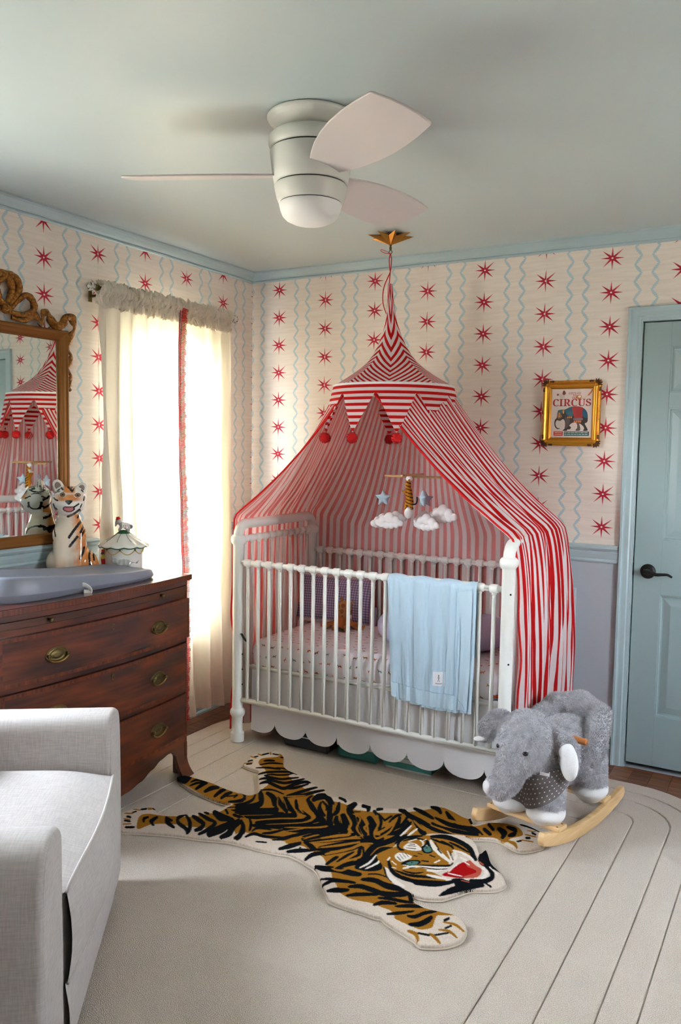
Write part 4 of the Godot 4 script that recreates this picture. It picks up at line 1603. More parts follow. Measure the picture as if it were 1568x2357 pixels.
func build_crib() -> void:
	var c := thing("crib", "white painted metal crib with round posts and slim spindles", "crib", Vector3((CX0 + CX1) / 2, RUG_TOP, (CZ0 + CZ1) / 2))
	var o := -c.position
	var post_prof := [Vector2(0, 0.012), Vector2(0.031, 0.012), Vector2(0.033, 0.016), Vector2(0.033, 0.054), Vector2(0.031, 0.058), Vector2(0.0255, 0.060), Vector2(0.0245, 0.100), Vector2(0.0255, 0.136), Vector2(0.031, 0.140), Vector2(0.036, 0.150), Vector2(0.037, 0.160), Vector2(0.034, 0.172), Vector2(0.029, 0.178), Vector2(0.0265, 0.183), Vector2(0.0265, 0.985), Vector2(0.030, 0.989), Vector2(0.036, 0.998), Vector2(0.038, 1.010), Vector2(0.036, 1.022), Vector2(0.030, 1.030), Vector2(0.027, 1.033)]
	for x in [CX0, CX1]:
		for z in [CZ0, CZ1]:
			part("post", lathe_mesh(post_prof, 24, Transform3D(Basis(), o + Vector3(x, 0, z))), M.white_metal, c)
		# bent tube over the end
		var pts := [Vector3(x, 1.02, CZ1), Vector3(x, 1.032, CZ1)]
		for k in 9:
			var a := PI / 2 * k / 8
			pts.append(Vector3(x, 1.032 + 0.052 * sin(a), CZ1 - 0.060 * (1.0 - cos(a))))
		for k in 9:
			var a := PI / 2 * (8 - k) / 8
			pts.append(Vector3(x, 1.032 + 0.052 * sin(a), CZ0 + 0.060 * (1.0 - cos(a))))
		pts.append(Vector3(x, 1.02, CZ0))
		for k in pts.size():
			pts[k] += o
		part("arch", tube_mesh(pts, 0.0245, 18, false, 1.0, Vector3(1, 0, 0)), M.white_metal, c)
		rail(c, o + Vector3(x, 1.010, CZ0), o + Vector3(x, 1.010, CZ1), o.y + 0.197, 11, 0.052, true)
		rail_bar(c, o + Vector3(x, 0.197, CZ0), o + Vector3(x, 0.197, CZ1))
	for z in [CZ0, CZ1]:
		rail(c, o + Vector3(CX0, 0.900, z), o + Vector3(CX1, 0.900, z), o.y + 0.223, 21, 0.058, false)
		rail_bar(c, o + Vector3(CX0, 0.223, z), o + Vector3(CX1, 0.223, z))
	# sprung base that carries the mattress
	var st := begin()
	for k in 2:
		var z: float = [CZ0 + 0.03, CZ1 - 0.03][k]
		tube(st, [o + Vector3(CX0 + 0.03, 0.385, z), o + Vector3(CX1 - 0.03, 0.405, z)], 0.010, 8)
	for k in 9:
		var x := lerpf(CX0 + 0.06, CX1 - 0.06, k / 8.0)
		tube(st, [o + Vector3(x, 0.385 + 0.0025 * k, CZ0 + 0.03), o + Vector3(x, 0.385 + 0.0025 * k, CZ1 - 0.03)], 0.004, 6)
	part("base_frame", done(st), M.white_metal, c)
	# adjustment holes on the inner faces of the front posts
	st = begin()
	for y in [0.30, 0.375, 0.45]:
		lathe(st, Transform3D(Basis(Vector3.BACK, -PI / 2), o + Vector3(CX0 + 0.0255, y, CZ1)), [Vector2(0.0045, 0.0), Vector2(0.0045, 0.0014), Vector2(0.0, 0.0016)], 10)
	for y in [0.30, 0.60, 0.885]:
		lathe(st, Transform3D(Basis(Vector3.RIGHT, PI / 2) * Basis(Vector3.BACK, -0.7), o + Vector3(CX1 + 0.017, y, CZ1 + 0.020)), [Vector2(0.0040, 0.0), Vector2(0.0040, 0.0018), Vector2(0.0, 0.0020)], 10)
	part("bolt_hole", done(st), M.black_metal, c)


func rail_bar(c: Node3D, a: Vector3, b: Vector3) -> void:
	part("rail", tube_mesh([a, a.lerp(b, 0.5), b], 0.0125, 14), M.white_metal, c)


# a top rail with a collar over every spindle, spindles down to y1 (already local)
func rail(c: Node3D, a: Vector3, b: Vector3, y1: float, n: int, first: float, side: bool) -> void:
	part("rail", tube_mesh([a, a.lerp(b, 0.5), b], 0.0125, 14), M.white_metal, c)
	var d := (b - a).normalized()
	var len := a.distance_to(b)
	var spin := tube_mesh([Vector3.ZERO, Vector3(0, (y1 - a.y) * 0.5, 0), Vector3(0, y1 - a.y, 0)], 0.0088, 12)
	var st := begin()
	lathe(st, upto(-d * 0.020, d * 0.02), [Vector2(0.0125, 0.0), Vector2(0.0165, 0.003), Vector2(0.0185, 0.008), Vector2(0.0185, 0.032), Vector2(0.0165, 0.037), Vector2(0.0125, 0.040)], 16)
	lathe(st, Transform3D(), [Vector2(0.0088, -0.026), Vector2(0.0105, -0.022), Vector2(0.0115, -0.010)], 12)
	var collar := done(st)
	for k in n:
		var p := a + d * lerpf(first, len - first, float(k) / (n - 1))
		part("spindle", spin, M.white_metal, c, Transform3D(Basis(), p))
		part("collar", collar, M.white_metal, c, Transform3D(Basis(), p))


# ---------------------------------------------------------------- circus canopy
const RING := Vector3(1.135, 1.745, 0.45)
const RING_R := 0.275


func drape_point(u: float, v: float, off: float, nz: FastNoiseLite) -> Vector3:
	# u runs from the left front edge round the back to the right front edge; v from the ring to the floor
	var th := deg_to_rad(lerpf(-25.0, -355.0, u))
	var ring := RING + Vector3(sin(th) * (RING_R - 0.006), -0.03, cos(th) * (RING_R - 0.006))
	var ul := 0.30
	var ur := 0.70
	var sup: Vector3
	var low: Vector3
	if u < ul:
		var t := u / ul
		var z := lerpf(0.735, 0.035, t)
		sup = Vector3(CX0 - 0.012, 1.117, z)
		low = Vector3(CX0 - 0.052 + 0.02 * t, 0.055, lerpf(0.70, 0.03, t))
	elif u < ur:
		var t := (u - ul) / (ur - ul)
		sup = Vector3(lerpf(CX0 - 0.012, CX1 + 0.015, t), 1.117 - 0.10 * sin(PI * t), 0.024)
		low = Vector3(lerpf(CX0 - 0.03, CX1 + 0.04, t), 0.15, 0.022)
	else:
		var t := (u - ur) / (1.0 - ur)
		var z := lerpf(0.035, 0.705, t)
		sup = Vector3(CX1 + 0.030 - 0.03 * t * t, 1.117, z)
		low = Vector3(CX1 + 0.085 - 0.03 * t, 0.06, lerpf(0.05, 0.700, t))
	var knee := 0.46
	var p: Vector3
	var n: Vector3
	if v < knee:
		var t := v / knee
		p = ring.lerp(sup, t)
		var bend := sin(PI * t)
		p.y -= 0.045 * bend
		# the back falls almost straight before it meets the wall
		var backness := clampf(1.0 - absf(u - 0.5) / 0.2, 0.0, 1.0)
		p.z -= 0.02 * bend * backness
		n = Vector3(sin(th), 0.55, cos(th)).lerp(Vector3(-1.0 if u < 0.5 else 1.0, 0.9, 0) if u < ul or u > ur else Vector3(0, 0.3, -1), t).normalized()
	else:
		var t := (v - knee) / (1.0 - knee)
		p = sup.lerp(low, smoothstep(0.0, 1.0, pow(t, 0.35)) if u < ul or u > ur else t)
		p.y = lerpf(sup.y, low.y, t)
		n = (Vector3(-1, 0, 0) if u < ul else (Vector3(1, 0, 0) if u > ur else Vector3(0, 0, -1)))
		if u > ur:
			var tt := (u - ur) / (1.0 - ur)
			p.x += 0.022 * sin(PI * pow(t, 0.7)) * (1.0 - 0.7 * tt)
		n = n.lerp(Vector3(-1.0 if u < 0.5 else 1.0, 0.9, 0).normalized() if u < ul or u > ur else n, clampf(1.0 - t * 5.0, 0, 1)).normalized()
	# folds
	var side := u < ul or u > ur
	var amp := lerpf(0.003, 0.011, smoothstep(0.05, 0.5, v)) if side else lerpf(0.003, 0.008, smoothstep(0.0, 0.6, v))
	if side and v > knee:
		amp = lerpf(0.009, 0.017, smoothstep(knee, 0.8, v))
	var ph := u * 27.0 + 1.3 * nz.get_noise_2d(u * 6.0, v * 0.6)
	var fold := sin(TAU * ph) + 0.4 * nz.get_noise_2d(u * 30.0, v * 0.9) + 0.2 * sin(TAU * ph * 2.0 + v * 1.5)
	if not side:
		fold = minf(fold * 0.8, 0.35) if v > 0.2 else fold * 0.6
	p += n * (amp * fold + off)
	if side and v < knee:
		p.y += maxf(0.0, (v - 0.35) * 0.1) * (0.0)
	# gathers slip sideways too
	var along := Vector3(0, 0, 1.0 if u < 0.5 else -1.0) if side else Vector3(1, 0, 0)
	p += along * 0.006 * nz.get_noise_2d(u * 12.0 + 40.0, v * 0.7) * smoothstep(0.1, 0.6, v)
	p.z = maxf(p.z, 0.0355 + off * (-1.0 if not side else 0.0) * 0.5)
	return p


func build_canopy() -> void:
	# star-shaped ceiling hook
	var hook := thing("ceiling_hook", "brass eight-point star ceiling hook holding up the canopy", "hook", Vector3(1.107, ROOM_H, 0.455))
	var st := begin()
	var tip := Vector3(0, -0.052, 0)
	for k in 16:
		var a := TAU * (k + 0.35) / 16
		var b := TAU * (k + 1.35) / 16
		var ra := 0.108 if k % 2 == 0 else 0.046
		var rb := 0.108 if k % 2 == 1 else 0.046
		var pa := Vector3(cos(a) * ra, -0.008 if k % 2 == 0 else -0.016, sin(a) * ra)
		var pb := Vector3(cos(b) * rb, -0.008 if k % 2 == 1 else -0.016, sin(b) * rb)
		tri(st, tip, pb, pa)
		tri(st, Vector3(0, -0.001, 0), pa, pb)
	part("star", done(st), M.brass, hook)
	st = begin()
	lathe(st, Transform3D(), [Vector2(0, -0.074), Vector2(0.005, -0.072), Vector2(0.006, -0.062), Vector2(0.004, -0.056), Vector2(0.006, -0.050), Vector2(0.005, -0.044)], 14)
	var loop := []
	for k in 15:
		var a := TAU * k / 15
		loop.append(Vector3(0.008 * cos(a), -0.082 + 0.008 * sin(a), 0))
	tube(st, loop, 0.0018, 6, true)
	part("stem", done(st), M.old_brass, hook)

	var can := thing("canopy", "red and white striped circus tent canopy draped over the crib", "canopy", Vector3(RING.x, 0, RING.z))
	var o := -can.position
	# ribbons from the hook to the peak
	st = begin()
	var hk := Vector3(1.107, ROOM_H - 0.088, 0.455)
	var pk := Vector3(1.108, 2.268, 0.455)
	for s in [-1.0, 1.0]:
		tube(st, curve([o + hk, o + hk.lerp(pk, 0.3) + Vector3(s * 0.006, 0, 0), o + hk.lerp(pk, 0.7) + Vector3(s * 0.004, 0, 0), o + pk], 5), 0.0045, 6, false, true, 0.3)
		tube(st, curve([o + pk, o + pk + Vector3(-0.016 + s * 0.014, -0.07, 0.004), o + pk + Vector3(-0.012 + s * 0.020, -0.14, 0.004), o + pk + Vector3(s * 0.010, -0.20, 0)], 5), 0.005, 6, false, true, 0.3)
	# small bow of the ribbon tied at the hook
	tube(st, curve([o + hk, o + hk + Vector3(-0.022, 0.012, 0.004), o + hk + Vector3(-0.042, 0.020, 0.008), o + hk + Vector3(-0.044, 0.013, 0.010), o + hk + Vector3(-0.022, 0.002, 0.006), o + hk], 5), 0.0028, 6, false, true, 0.4)
	part("ribbon", done(st), M.red_ribbon, can)
	# concave peak; each gore's stripes run down at a slant to its seam
	var prof := [[2.215, 0.012], [2.150, 0.0145], [2.085, 0.020], [2.030, 0.030], [1.980, 0.046], [1.930, 0.067], [1.885, 0.093], [1.850, 0.122], [1.822, 0.156], [1.797, 0.192], [1.772, 0.232], [1.752, 0.266], [1.745, 0.277]]
	st = begin()
	smooth(st)
	var seams := 4
	var steps := 14
	var seam0 := deg_to_rad(26.0 - 4.0)
	var s_along := [0.0]
	for k in prof.size() - 1:
		s_along.append(s_along[k] + Vector2(prof[k][0], prof[k][1]).distance_to(Vector2(prof[k + 1][0], prof[k + 1][1])))
	# the stripes run nearly lengthwise at the neck and slant more and more towards the rim
	var slant := [0.0]
	for k in prof.size() - 1:
		slant.append(slant[k] + (float(s_along[k + 1]) - float(s_along[k])) * lerpf(0.16, 0.80, pow(float(prof[k + 1][1]) / 0.277, 0.7)))
	for g in seams * 2:
		for i in steps:
			for k in prof.size() - 1:
				var P := func(ii: int, kk: int) -> Array:
					var f := float(ii) / steps
					var th := seam0 + PI / seams * (g + f)
					var near := f if g % 2 == 0 else 1.0 - f
					var y: float = prof[kk][0]
					var r: float = prof[kk][1]
					r *= 1.0 - 0.035 * sin(PI * clampf((2.2 - y) / 0.45, 0.0, 1.0)) * cos(TAU * near * 1.0)
					var lean := clampf((y - 1.745) / 0.47, 0.0, 1.0)
					var cx := lerpf(RING.x, 1.108, lean)
					var w: float = (near * PI / seams * maxf(r, 0.050)) * 0.93 + slant[kk]
					return [o + Vector3(cx + sin(th) * r, y, lerpf(RING.z, 0.455, lean) + cos(th) * r), Vector2(w / 0.029, 0.5)]
				var a: Array = P.call(i, k)
				var b: Array = P.call(i + 1, k)
				var c: Array = P.call(i + 1, k + 1)
				var d: Array = P.call(i, k + 1)
				quad(st, a[0], b[0], c[0], d[0], a[1], b[1], c[1], d[1])
	flat(st)
	part("peak", done(st), M.stripe_out, can)
	# white piping at the edge of the peak
	var rim := []
	for k in 48:
		var a := TAU * k / 48
		rim.append(o + RING + Vector3(sin(a) * 0.2785, 0.0, cos(a) * 0.2785))
	part("piping", tube_mesh(rim, 0.004, 8, true), M.white_cloth, can)
	# valance: a band and ten pennants with a pompom each
	st = begin()
	var band := func(u: float, v: float) -> Vector3:
		var th := TAU * u
		var r := lerpf(0.279, 0.291, v)
		return o + RING + Vector3(sin(th) * r, -0.048 * v, cos(th) * r)
	sheet_uv(st, 80, 3, band, func(u: float, v: float) -> Vector2: return Vector2(v * 0.048 / 0.0275 + 0.0, 0.5))
	part("valance_band", done(st), M.stripe_out, can)
	for k in 10:
		var th0 := deg_to_rad(29.3 + 36.0 * k)
		var half := deg_to_rad(16.6)
		var flare := 0.030 + 0.022 * maxf(0.0, absf(sin(th0 - deg_to_rad(26.0))) - 0.5)
		st = begin()
		var pen := func(u: float, v: float) -> Vector3:
			var th := th0 + half * (u * 2.0 - 1.0) * (1.0 - v * 0.985)
			var r := 0.291 + flare * v - 0.006 * sin(PI * u) * (1.0 - v)
			return o + RING + Vector3(sin(th) * r, -0.046 - 0.172 * v, cos(th) * r)
		sheet_uv(st, 8, 14, pen, func(u: float, v: float) -> Vector2: return Vector2((0.048 + 0.172 * v) / 0.0275, 0.5))
		var pn := part("pennant", done(st), M.stripe_out, can)
		var pr := 0.291 + flare
		var at := o + RING + Vector3(sin(th0) * pr, -0.218 - 0.022, cos(th0) * pr)
		st = begin()
		ball(st, at, Vector3.ONE * 0.0225, 14, 10)
		var r2 := RandomNumberGenerator.new()
		r2.seed = 100 + k
		for i in 420:
			var v := Vector3(r2.randfn(), r2.randfn(), r2.randfn()).normalized()
			var t := v.cross(Vector3(r2.randf() - 0.5, r2.randf() - 0.5, r2.randf() - 0.5)).normalized() * 0.0013
			var e := at + v * (0.0265 + 0.0025 * r2.randf()) + t * 1.2
			tri(st, at + v * 0.019 - t, at + v * 0.019 + t, e)
			tri(st, at + v * 0.019 + t, at + v * 0.019 - t, e)
		part("pompom", done(st), M.red_yarn, pn)
	# the long curtain of the tent, its outside and its paler inside
	var nz := FastNoiseLite.new()
	nz.seed = 12
	nz.frequency = 1.0
	var stripes := 80.0
	for layer in 2:
		st = begin()
		var off := 0.0 if layer == 0 else -0.0025
		var f := func(u: float, v: float) -> Vector3:
			return o + drape_point(u, v, off, nz)
		sheet_uv(st, 420, 60, f, func(u: float, v: float) -> Vector2: return Vector2(u * stripes, 0.5), layer == 0)
		part("drape" if layer == 0 else "drape_lining", done(st), M.stripe_out if layer == 0 else M.stripe_in, can)
	# bound front edges
	for e in [0.0, 1.0]:
		var pts := []
		for k in 61:
			pts.append(o + drape_point(e, k / 60.0, -0.001, nz))
		part("edge_binding", tube_mesh(pts, 0.0045, 7), M.stripe_red, can)
	# stitched care tag on the lining
	part("care_tag", box_mesh(o + Vector3(CX0 + 0.004, 1.045, 0.17), Vector3(0.002, 0.035, 0.045), 0.0008), M.tag_print, can)


# like sheet, with a texture coordinate of one's own
func sheet_uv(st: SurfaceTool, nu: int, nv: int, f: Callable, uvf: Callable, flip := false) -> void:
	smooth(st)
	var pts: PackedVector3Array = []
	var uvs: PackedVector2Array = []
	for j in nv + 1:
		for i in nu + 1:
			pts.append(f.call(float(i) / nu, float(j) / nv))
			uvs.append(uvf.call(float(i) / nu, float(j) / nv))
	for j in nv:
		for i in nu:
			var a := j * (nu + 1) + i
			var b := a + nu + 1
			if flip:
				quad(st, pts[a], pts[b], pts[b + 1], pts[a + 1], uvs[a], uvs[b], uvs[b + 1], uvs[a + 1])
			else:
				quad(st, pts[a], pts[a + 1], pts[b + 1], pts[b], uvs[a], uvs[a + 1], uvs[b + 1], uvs[b])
	flat(st)


# ---------------------------------------------------------------- soft bodies: smooth union of tapered capsules and ellipsoids, meshed as surface nets
# a prim: [0, a, b, ra, rb] or [1, centre, radii, basis]
func prim_d(pr: Array, p: Vector3) -> float:
	if pr[0] == 0:
		var a: Vector3 = pr[1]
		var ab: Vector3 = pr[2] - a
		var t := clampf((p - a).dot(ab) / maxf(ab.length_squared(), 1e-9), 0.0, 1.0)
		return p.distance_to(a + ab * t) - lerpf(pr[3], pr[4], t)
	var q: Vector3 = p - pr[1]
	if pr.size() > 3:
		q = (pr[3] as Basis).transposed() * q
	var r: Vector3 = pr[2]
	var k0 := (q / r).length()
	var k1 := (q / (r * r)).length()
	return k0 * (k0 - 1.0) / maxf(k1, 1e-6)


func field(prims: Array, p: Vector3, k: float) -> float:
	var d := 1e3
	for pr in prims:
		var e := prim_d(pr, p)
		var h := maxf(k - absf(d - e), 0.0) / k
		d = minf(d, e) - h * h * k * 0.25
	return d


# vertices and quads of the skin
func skin(prims: Array, cell: float, k: float) -> Dictionary:
	var lo := Vector3.ONE * 1e3
	var hi := -lo
	for pr in prims:
		if pr[0] == 0:
			var r := maxf(pr[3], pr[4]) * Vector3.ONE
			lo = lo.min(pr[1] - r).min(pr[2] - r)
			hi = hi.max(pr[1] + r).max(pr[2] + r)
		else:
			var m: float = maxf(pr[2].x, maxf(pr[2].y, pr[2].z))
			var r: Vector3 = pr[2] if pr.size() < 4 else Vector3.ONE * m
			lo = lo.min(pr[1] - r)
			hi = hi.max(pr[1] + r)
	lo -= Vector3.ONE * (cell * 2.0 + k * 0.3)
	hi += Vector3.ONE * (cell * 2.0 + k * 0.3)
	var bl := 4
	var nb := Vector3i(((hi - lo) / (cell * bl)).ceil())
	var n := nb * bl + Vector3i.ONE
	var nx := n.x
	var nxy := n.x * n.y
	var val := PackedFloat32Array()
	val.resize(nxy * n.z)
	val.fill(9.0)
	var half := cell * bl * 0.5 * 1.7321
	var live := []
	for bz in nb.z:
		for by in nb.y:
			for bx in nb.x:
				var c := lo + Vector3(bx + 0.5, by + 0.5, bz + 0.5) * cell * bl
				var ds := []
				var least := 1e3
				for pr in prims:
					var e := prim_d(pr, c)
					ds.append(e)
					least = minf(least, e)
				if least > half * 1.6 + k * 0.3 or least < -half * 2.2 - k:
					if least < 0.0:
						for z in bl + 1:
							for y in bl + 1:
								for x in bl + 1:
									var at := (bz * bl + z) * nxy + (by * bl + y) * nx + bx * bl + x
									if val[at] > 8.0:
										val[at] = -1.0
					continue
				var near := []
				for i in prims.size():
					if ds[i] < least + 3.2 * half + k * 1.5:
						near.append(prims[i])
				live.append(Vector3i(bx, by, bz))
				for z in bl + 1:
					for y in bl + 1:
						for x in bl + 1:
							var at := (bz * bl + z) * nxy + (by * bl + y) * nx + bx * bl + x
							if val[at] > 8.0 or val[at] == -1.0:
								val[at] = field(near, lo + Vector3(bx * bl + x, by * bl + y, bz * bl + z) * cell, k)
	var verts := PackedVector3Array()
	var where := {}
	var offs := [0, 1, nx, nx + 1, nxy, nxy + 1, nxy + nx, nxy + nx + 1]
	var corner := [Vector3(0, 0, 0), Vector3(1, 0, 0), Vector3(0, 1, 0), Vector3(1, 1, 0), Vector3(0, 0, 1), Vector3(1, 0, 1), Vector3(0, 1, 1), Vector3(1, 1, 1)]
	var edges := [[0, 1], [2, 3], [4, 5], [6, 7], [0, 2], [1, 3], [4, 6], [5, 7], [0, 4], [1, 5], [2, 6], [3, 7]]
	for b in live:
		for z in bl:
			for y in bl:
				for x in bl:
					var cx: int = b.x * bl + x
					var cy: int = b.y * bl + y
					var cz: int = b.z * bl + z
					var at := cz * nxy + cy * nx + cx
					var s := 0
					for i in 8:
						if val[at + offs[i]] < 0.0:
							s += 1
					if s == 0 or s == 8:
						continue
					var sum := Vector3.ZERO
					var cnt := 0
					for e in edges:
						var v0 := val[at + offs[e[0]]]
						var v1 := val[at + offs[e[1]]]
						if (v0 < 0.0) != (v1 < 0.0):
							sum += (corner[e[0]] as Vector3).lerp(corner[e[1]], v0 / (v0 - v1))
							cnt += 1
					where[at] = verts.size()
					verts.append(lo + (Vector3(cx, cy, cz) + sum / cnt) * cell)
	var quads := PackedInt32Array()
	for at in where:
		for ax in 3:
			var st_: int = [1, nx, nxy][ax]
			var a: int = [nx, nxy, 1][ax]
			var c: int = [nxy, 1, nx][ax]
			var v0 := val[at]
			var v1 := val[at + st_]
			if (v0 < 0.0) == (v1 < 0.0):
				continue
			var q := [at, at - a, at - a - c, at - c]
			var ok := true
			for i in q:
				ok = ok and where.has(i)
			if not ok:
				continue
			if v0 < 0.0:
				quads.append_array(PackedInt32Array([where[q[0]], where[q[3]], where[q[2]], where[q[1]]]))
			else:
				quads.append_array(PackedInt32Array([where[q[0]], where[q[1]], where[q[2]], where[q[3]]]))
	return {"v": verts, "q": quads}


# a mesh from the skin; paint(point) gives a linear colour, or none
func skin_mesh(sk: Dictionary, paint: Variant = null) -> ArrayMesh:
	var v: PackedVector3Array = sk.v
	var q: PackedInt32Array = sk.q
	var nrm := PackedVector3Array()
	nrm.resize(v.size())
	var idx := PackedInt32Array()
	for i in q.size() / 4:
		var a := q[4 * i]
		var b := q[4 * i + 1]
		var c := q[4 * i + 2]
		var d := q[4 * i + 3]
		var m := (v[c] - v[a]).cross(v[d] - v[b])
		nrm[a] += m
		nrm[b] += m
		nrm[c] += m
		nrm[d] += m
		idx.append_array(PackedInt32Array([a, b, c, a, c, d]))
	for i in v.size():
		nrm[i] = -nrm[i].normalized()
	var arr := []
	arr.resize(Mesh.ARRAY_MAX)
	arr[Mesh.ARRAY_VERTEX] = v
	arr[Mesh.ARRAY_NORMAL] = nrm
	arr[Mesh.ARRAY_INDEX] = idx
	if paint != null:
		var col := PackedColorArray()
		col.resize(v.size())
		for i in v.size():
			col[i] = paint.call(v[i], nrm[i])
		arr[Mesh.ARRAY_COLOR] = col
	sk["n"] = nrm
	var mesh := ArrayMesh.new()
	mesh.add_surface_from_arrays(Mesh.PRIMITIVE_TRIANGLES, arr)
	return mesh


# the point of the skin that a ray from "from" towards "to" meets first
func meet(prims: Array, from: Vector3, to: Vector3, k: float, lift := 0.0) -> Vector3:
	var d := (to - from).normalized()
	var p := from
	for i in 60:
		var e := field(prims, p, k) - lift
		if e < 0.0004:
			break
		p += d * e * 0.8
	return p


# short hairs all over a skin, as instances
func fur(called: String, sk: Dictionary, count: int, length: float, width: float, tone: Callable, parent: Node3D, nap: Vector3, sd: int) -> void:
	var st := begin()
	var w := width * 0.5
	for a in 2:
		var x := Vector3(w, 0, 0) if a == 0 else Vector3(0, 0, w)
		tri(st, -x, x, Vector3(0.0, 1.0, 0.0) * length)
	var blade := done(st)
	var mm := MultiMesh.new()
	mm.transform_format = MultiMesh.TRANSFORM_3D
	mm.use_colors = true
	mm.mesh = blade
	mm.instance_count = count
	var v: PackedVector3Array = sk.v
	var n: PackedVector3Array = sk.n
	var q: PackedInt32Array = sk.q
	var r := RandomNumberGenerator.new()
	r.seed = sd
	var faces := q.size() / 4
	for i in count:
		var f := r.randi() % faces
		var a := r.randf()
		var b := r.randf()
		var p := v[q[4 * f]].lerp(v[q[4 * f + 1]], a).lerp(v[q[4 * f + 3]].lerp(v[q[4 * f + 2]], a), b)
		var nn := n[q[4 * f]]
		var dir := (nn * 0.75 + nap * (0.5 + 0.3 * r.randf()) + Vector3(r.randfn(), r.randfn(), r.randfn()) * 0.30).normalized()
		if dir.dot(nn) < 0.15:
			dir = (dir + nn * 0.5).normalized()
		var x := dir.cross(Vector3(r.randf() - 0.5, r.randf() - 0.5, r.randf() - 0.5)).normalized()
		var s := 0.65 + 0.6 * r.randf()
		mm.set_instance_transform(i, Transform3D(Basis(x, dir * s, x.cross(dir)), p - nn * 0.001))
		mm.set_instance_color(i, tone.call(p, r.randf()))
	var o := MultiMeshInstance3D.new()
	o.name = called
	o.multimesh = mm
	o.material_override = M.fur
	o.set_meta("kind", "stuff")
	parent.add_child(o, true)


# ---------------------------------------------------------------- tiger rug
const TIGER_AT := Vector3(1.29, 0.0, 1.30)


func add_mm(o: Array, v: Array) -> void:
	for i in v.size() / 2:
		o.append(Vector2(v[2 * i], v[2 * i + 1]) * 0.001)


func build_tiger_rug() -> void:
	var k := 1000.0
	var w := 1580
	var h := 1064
	var im := Image.create(w, h, false, Image.FORMAT_RGB8)
	var cols := [Color(0.035, 0.05, 0.065), Color(0.60, 0.40, 0.12), Color(0.90, 0.86, 0.82), Color(0.62, 0.03, 0.05), Color(0.70, 0.32, 0.25), Color(0.30, 0.46, 0.42), Color(0.83, 0.765, 0.705)]
	im.fill(cols[6])
	var mid := Vector2(w, h) * 0.5
	var fillf := func(c: int, v: Array) -> void:
		var p := []
		add_mm(p, v)
		for i in p.size():
			p[i] = p[i] * k + mid
		fill_poly(im, curve(p, 4, true), cols[c])
	var brush := func(c: int, v: Array) -> void:
		var cen := []
		var off := []
		for i in v.size() / 4:
			cen.append(Vector2(v[4 * i], v[4 * i + 1]) * 0.001 * k + mid)
			off.append(Vector2(v[4 * i + 2], v[4 * i + 3]) * 0.001 * k)
		var cc := curve(cen, 6)
		var oo := curve(off, 6)
		var l := []
		var r := []
		var n := cc.size()
		for i in n:
			var o: Vector2 = oo[i]
			if i == 0 or i == n - 1:
				o *= 0.35
			l.append(cc[i] + o)
			r.push_front(cc[i] - o)
		# piecewise, so that strokes that double back still fill
		for i in n - 1:
			fill_poly(im, [l[i], l[i + 1], r[n - 2 - i], r[n - 1 - i]], cols[c])
	tiger_pattern(brush, fillf)
	# tufted pile: a ragged edge between colours and a little shading from tuft to tuft
	var src := im.get_data()
	var out := PackedByteArray()
	out.resize(src.size())
	var r := RandomNumberGenerator.new()
	r.seed = 5
	for y in h:
		for x in w:
			var sx := clampi(x + (r.randi() % 5) - 2, 0, w - 1)
			var sy := clampi(y + (r.randi() % 5) - 2, 0, h - 1)
			var a := (sy * w + sx) * 3
			var b := (y * w + x) * 3
			var f := 0.86 + 0.22 * r.randf()
			out[b] = mini(255, int(src[a] * f))
			out[b + 1] = mini(255, int(src[a + 1] * f))
			out[b + 2] = mini(255, int(src[a + 2] * f))
	im = Image.create_from_data(w, h, false, Image.FORMAT_RGB8, out)
	var m := mat("tiger_pile", Color(1, 1, 1), 1.0, 0.0, 0.2)
	m.albedo_texture = tex(im)
	var st := begin()
	var flatx := Basis(Vector3(1, 0, 0), Vector3(0, 0, 1), Vector3(0, -1, 0))
	var line := curve(tiger_outline(), 3, true)
	extrude(st, line, 0.0155, Transform3D(flatx, Vector3(0, RUG_TOP + 0.016, 0)), 0.0045, 3)
	var mesh := done(st)
	var arr := mesh.surface_get_arrays(0)
	var v: PackedVector3Array = arr[Mesh.ARRAY_VERTEX]
	var uv: PackedVector2Array = arr[Mesh.ARRAY_TEX_UV]
	for i in v.size():
		uv[i] = Vector2(v[i].x * k / w + 0.5, v[i].z * k / h + 0.5)
	arr[Mesh.ARRAY_TEX_UV] = uv
	var mesh2 := ArrayMesh.new()
	mesh2.add_surface_from_arrays(Mesh.PRIMITIVE_TRIANGLES, arr)
	var rug := thing("tiger_rug", "tiger-shaped tufted rug with black stripes and an open red mouth", "rug", TIGER_AT)
	part("pile", mesh2, m, rug)
	# canvas backing showing as a stitched edge
	st = begin()
	var edge := []
	for p in line:
		edge.append(Vector3(p.x, RUG_TOP + 0.0032, p.y))
	tube(st, edge, 0.0034, 6, true)
	part("bound_edge", done(st), M.canvas, rug)
	# tufts standing up at the rim
	st = begin()
	var n := line.size()
	for i in n:
		var a: Vector2 = line[i]
		var b: Vector2 = line[(i + 1) % n]
		var len := a.distance_to(b)
		var d := (b - a).normalized()
		for j in int(len / 0.006):
			var p := a.lerp(b, r.randf())
			var nn := Vector2(d.y, -d.x) * (1.0 if r.randf() > 0.5 else -1.0) * 0.002
			var base := Vector3(p.x, RUG_TOP + 0.004, p.y)
			var q := Vector3(p.x + nn.x, RUG_TOP + 0.012 + 0.004 * r.randf(), p.y + nn.y)
			var s := Vector3(d.x, 0, d.y) * 0.0016
			tri(st, base - s, base + s, q)
	var fr := part("rim_tufts", done(st), M.canvas, rug)
	fr.set_meta("kind", "stuff")


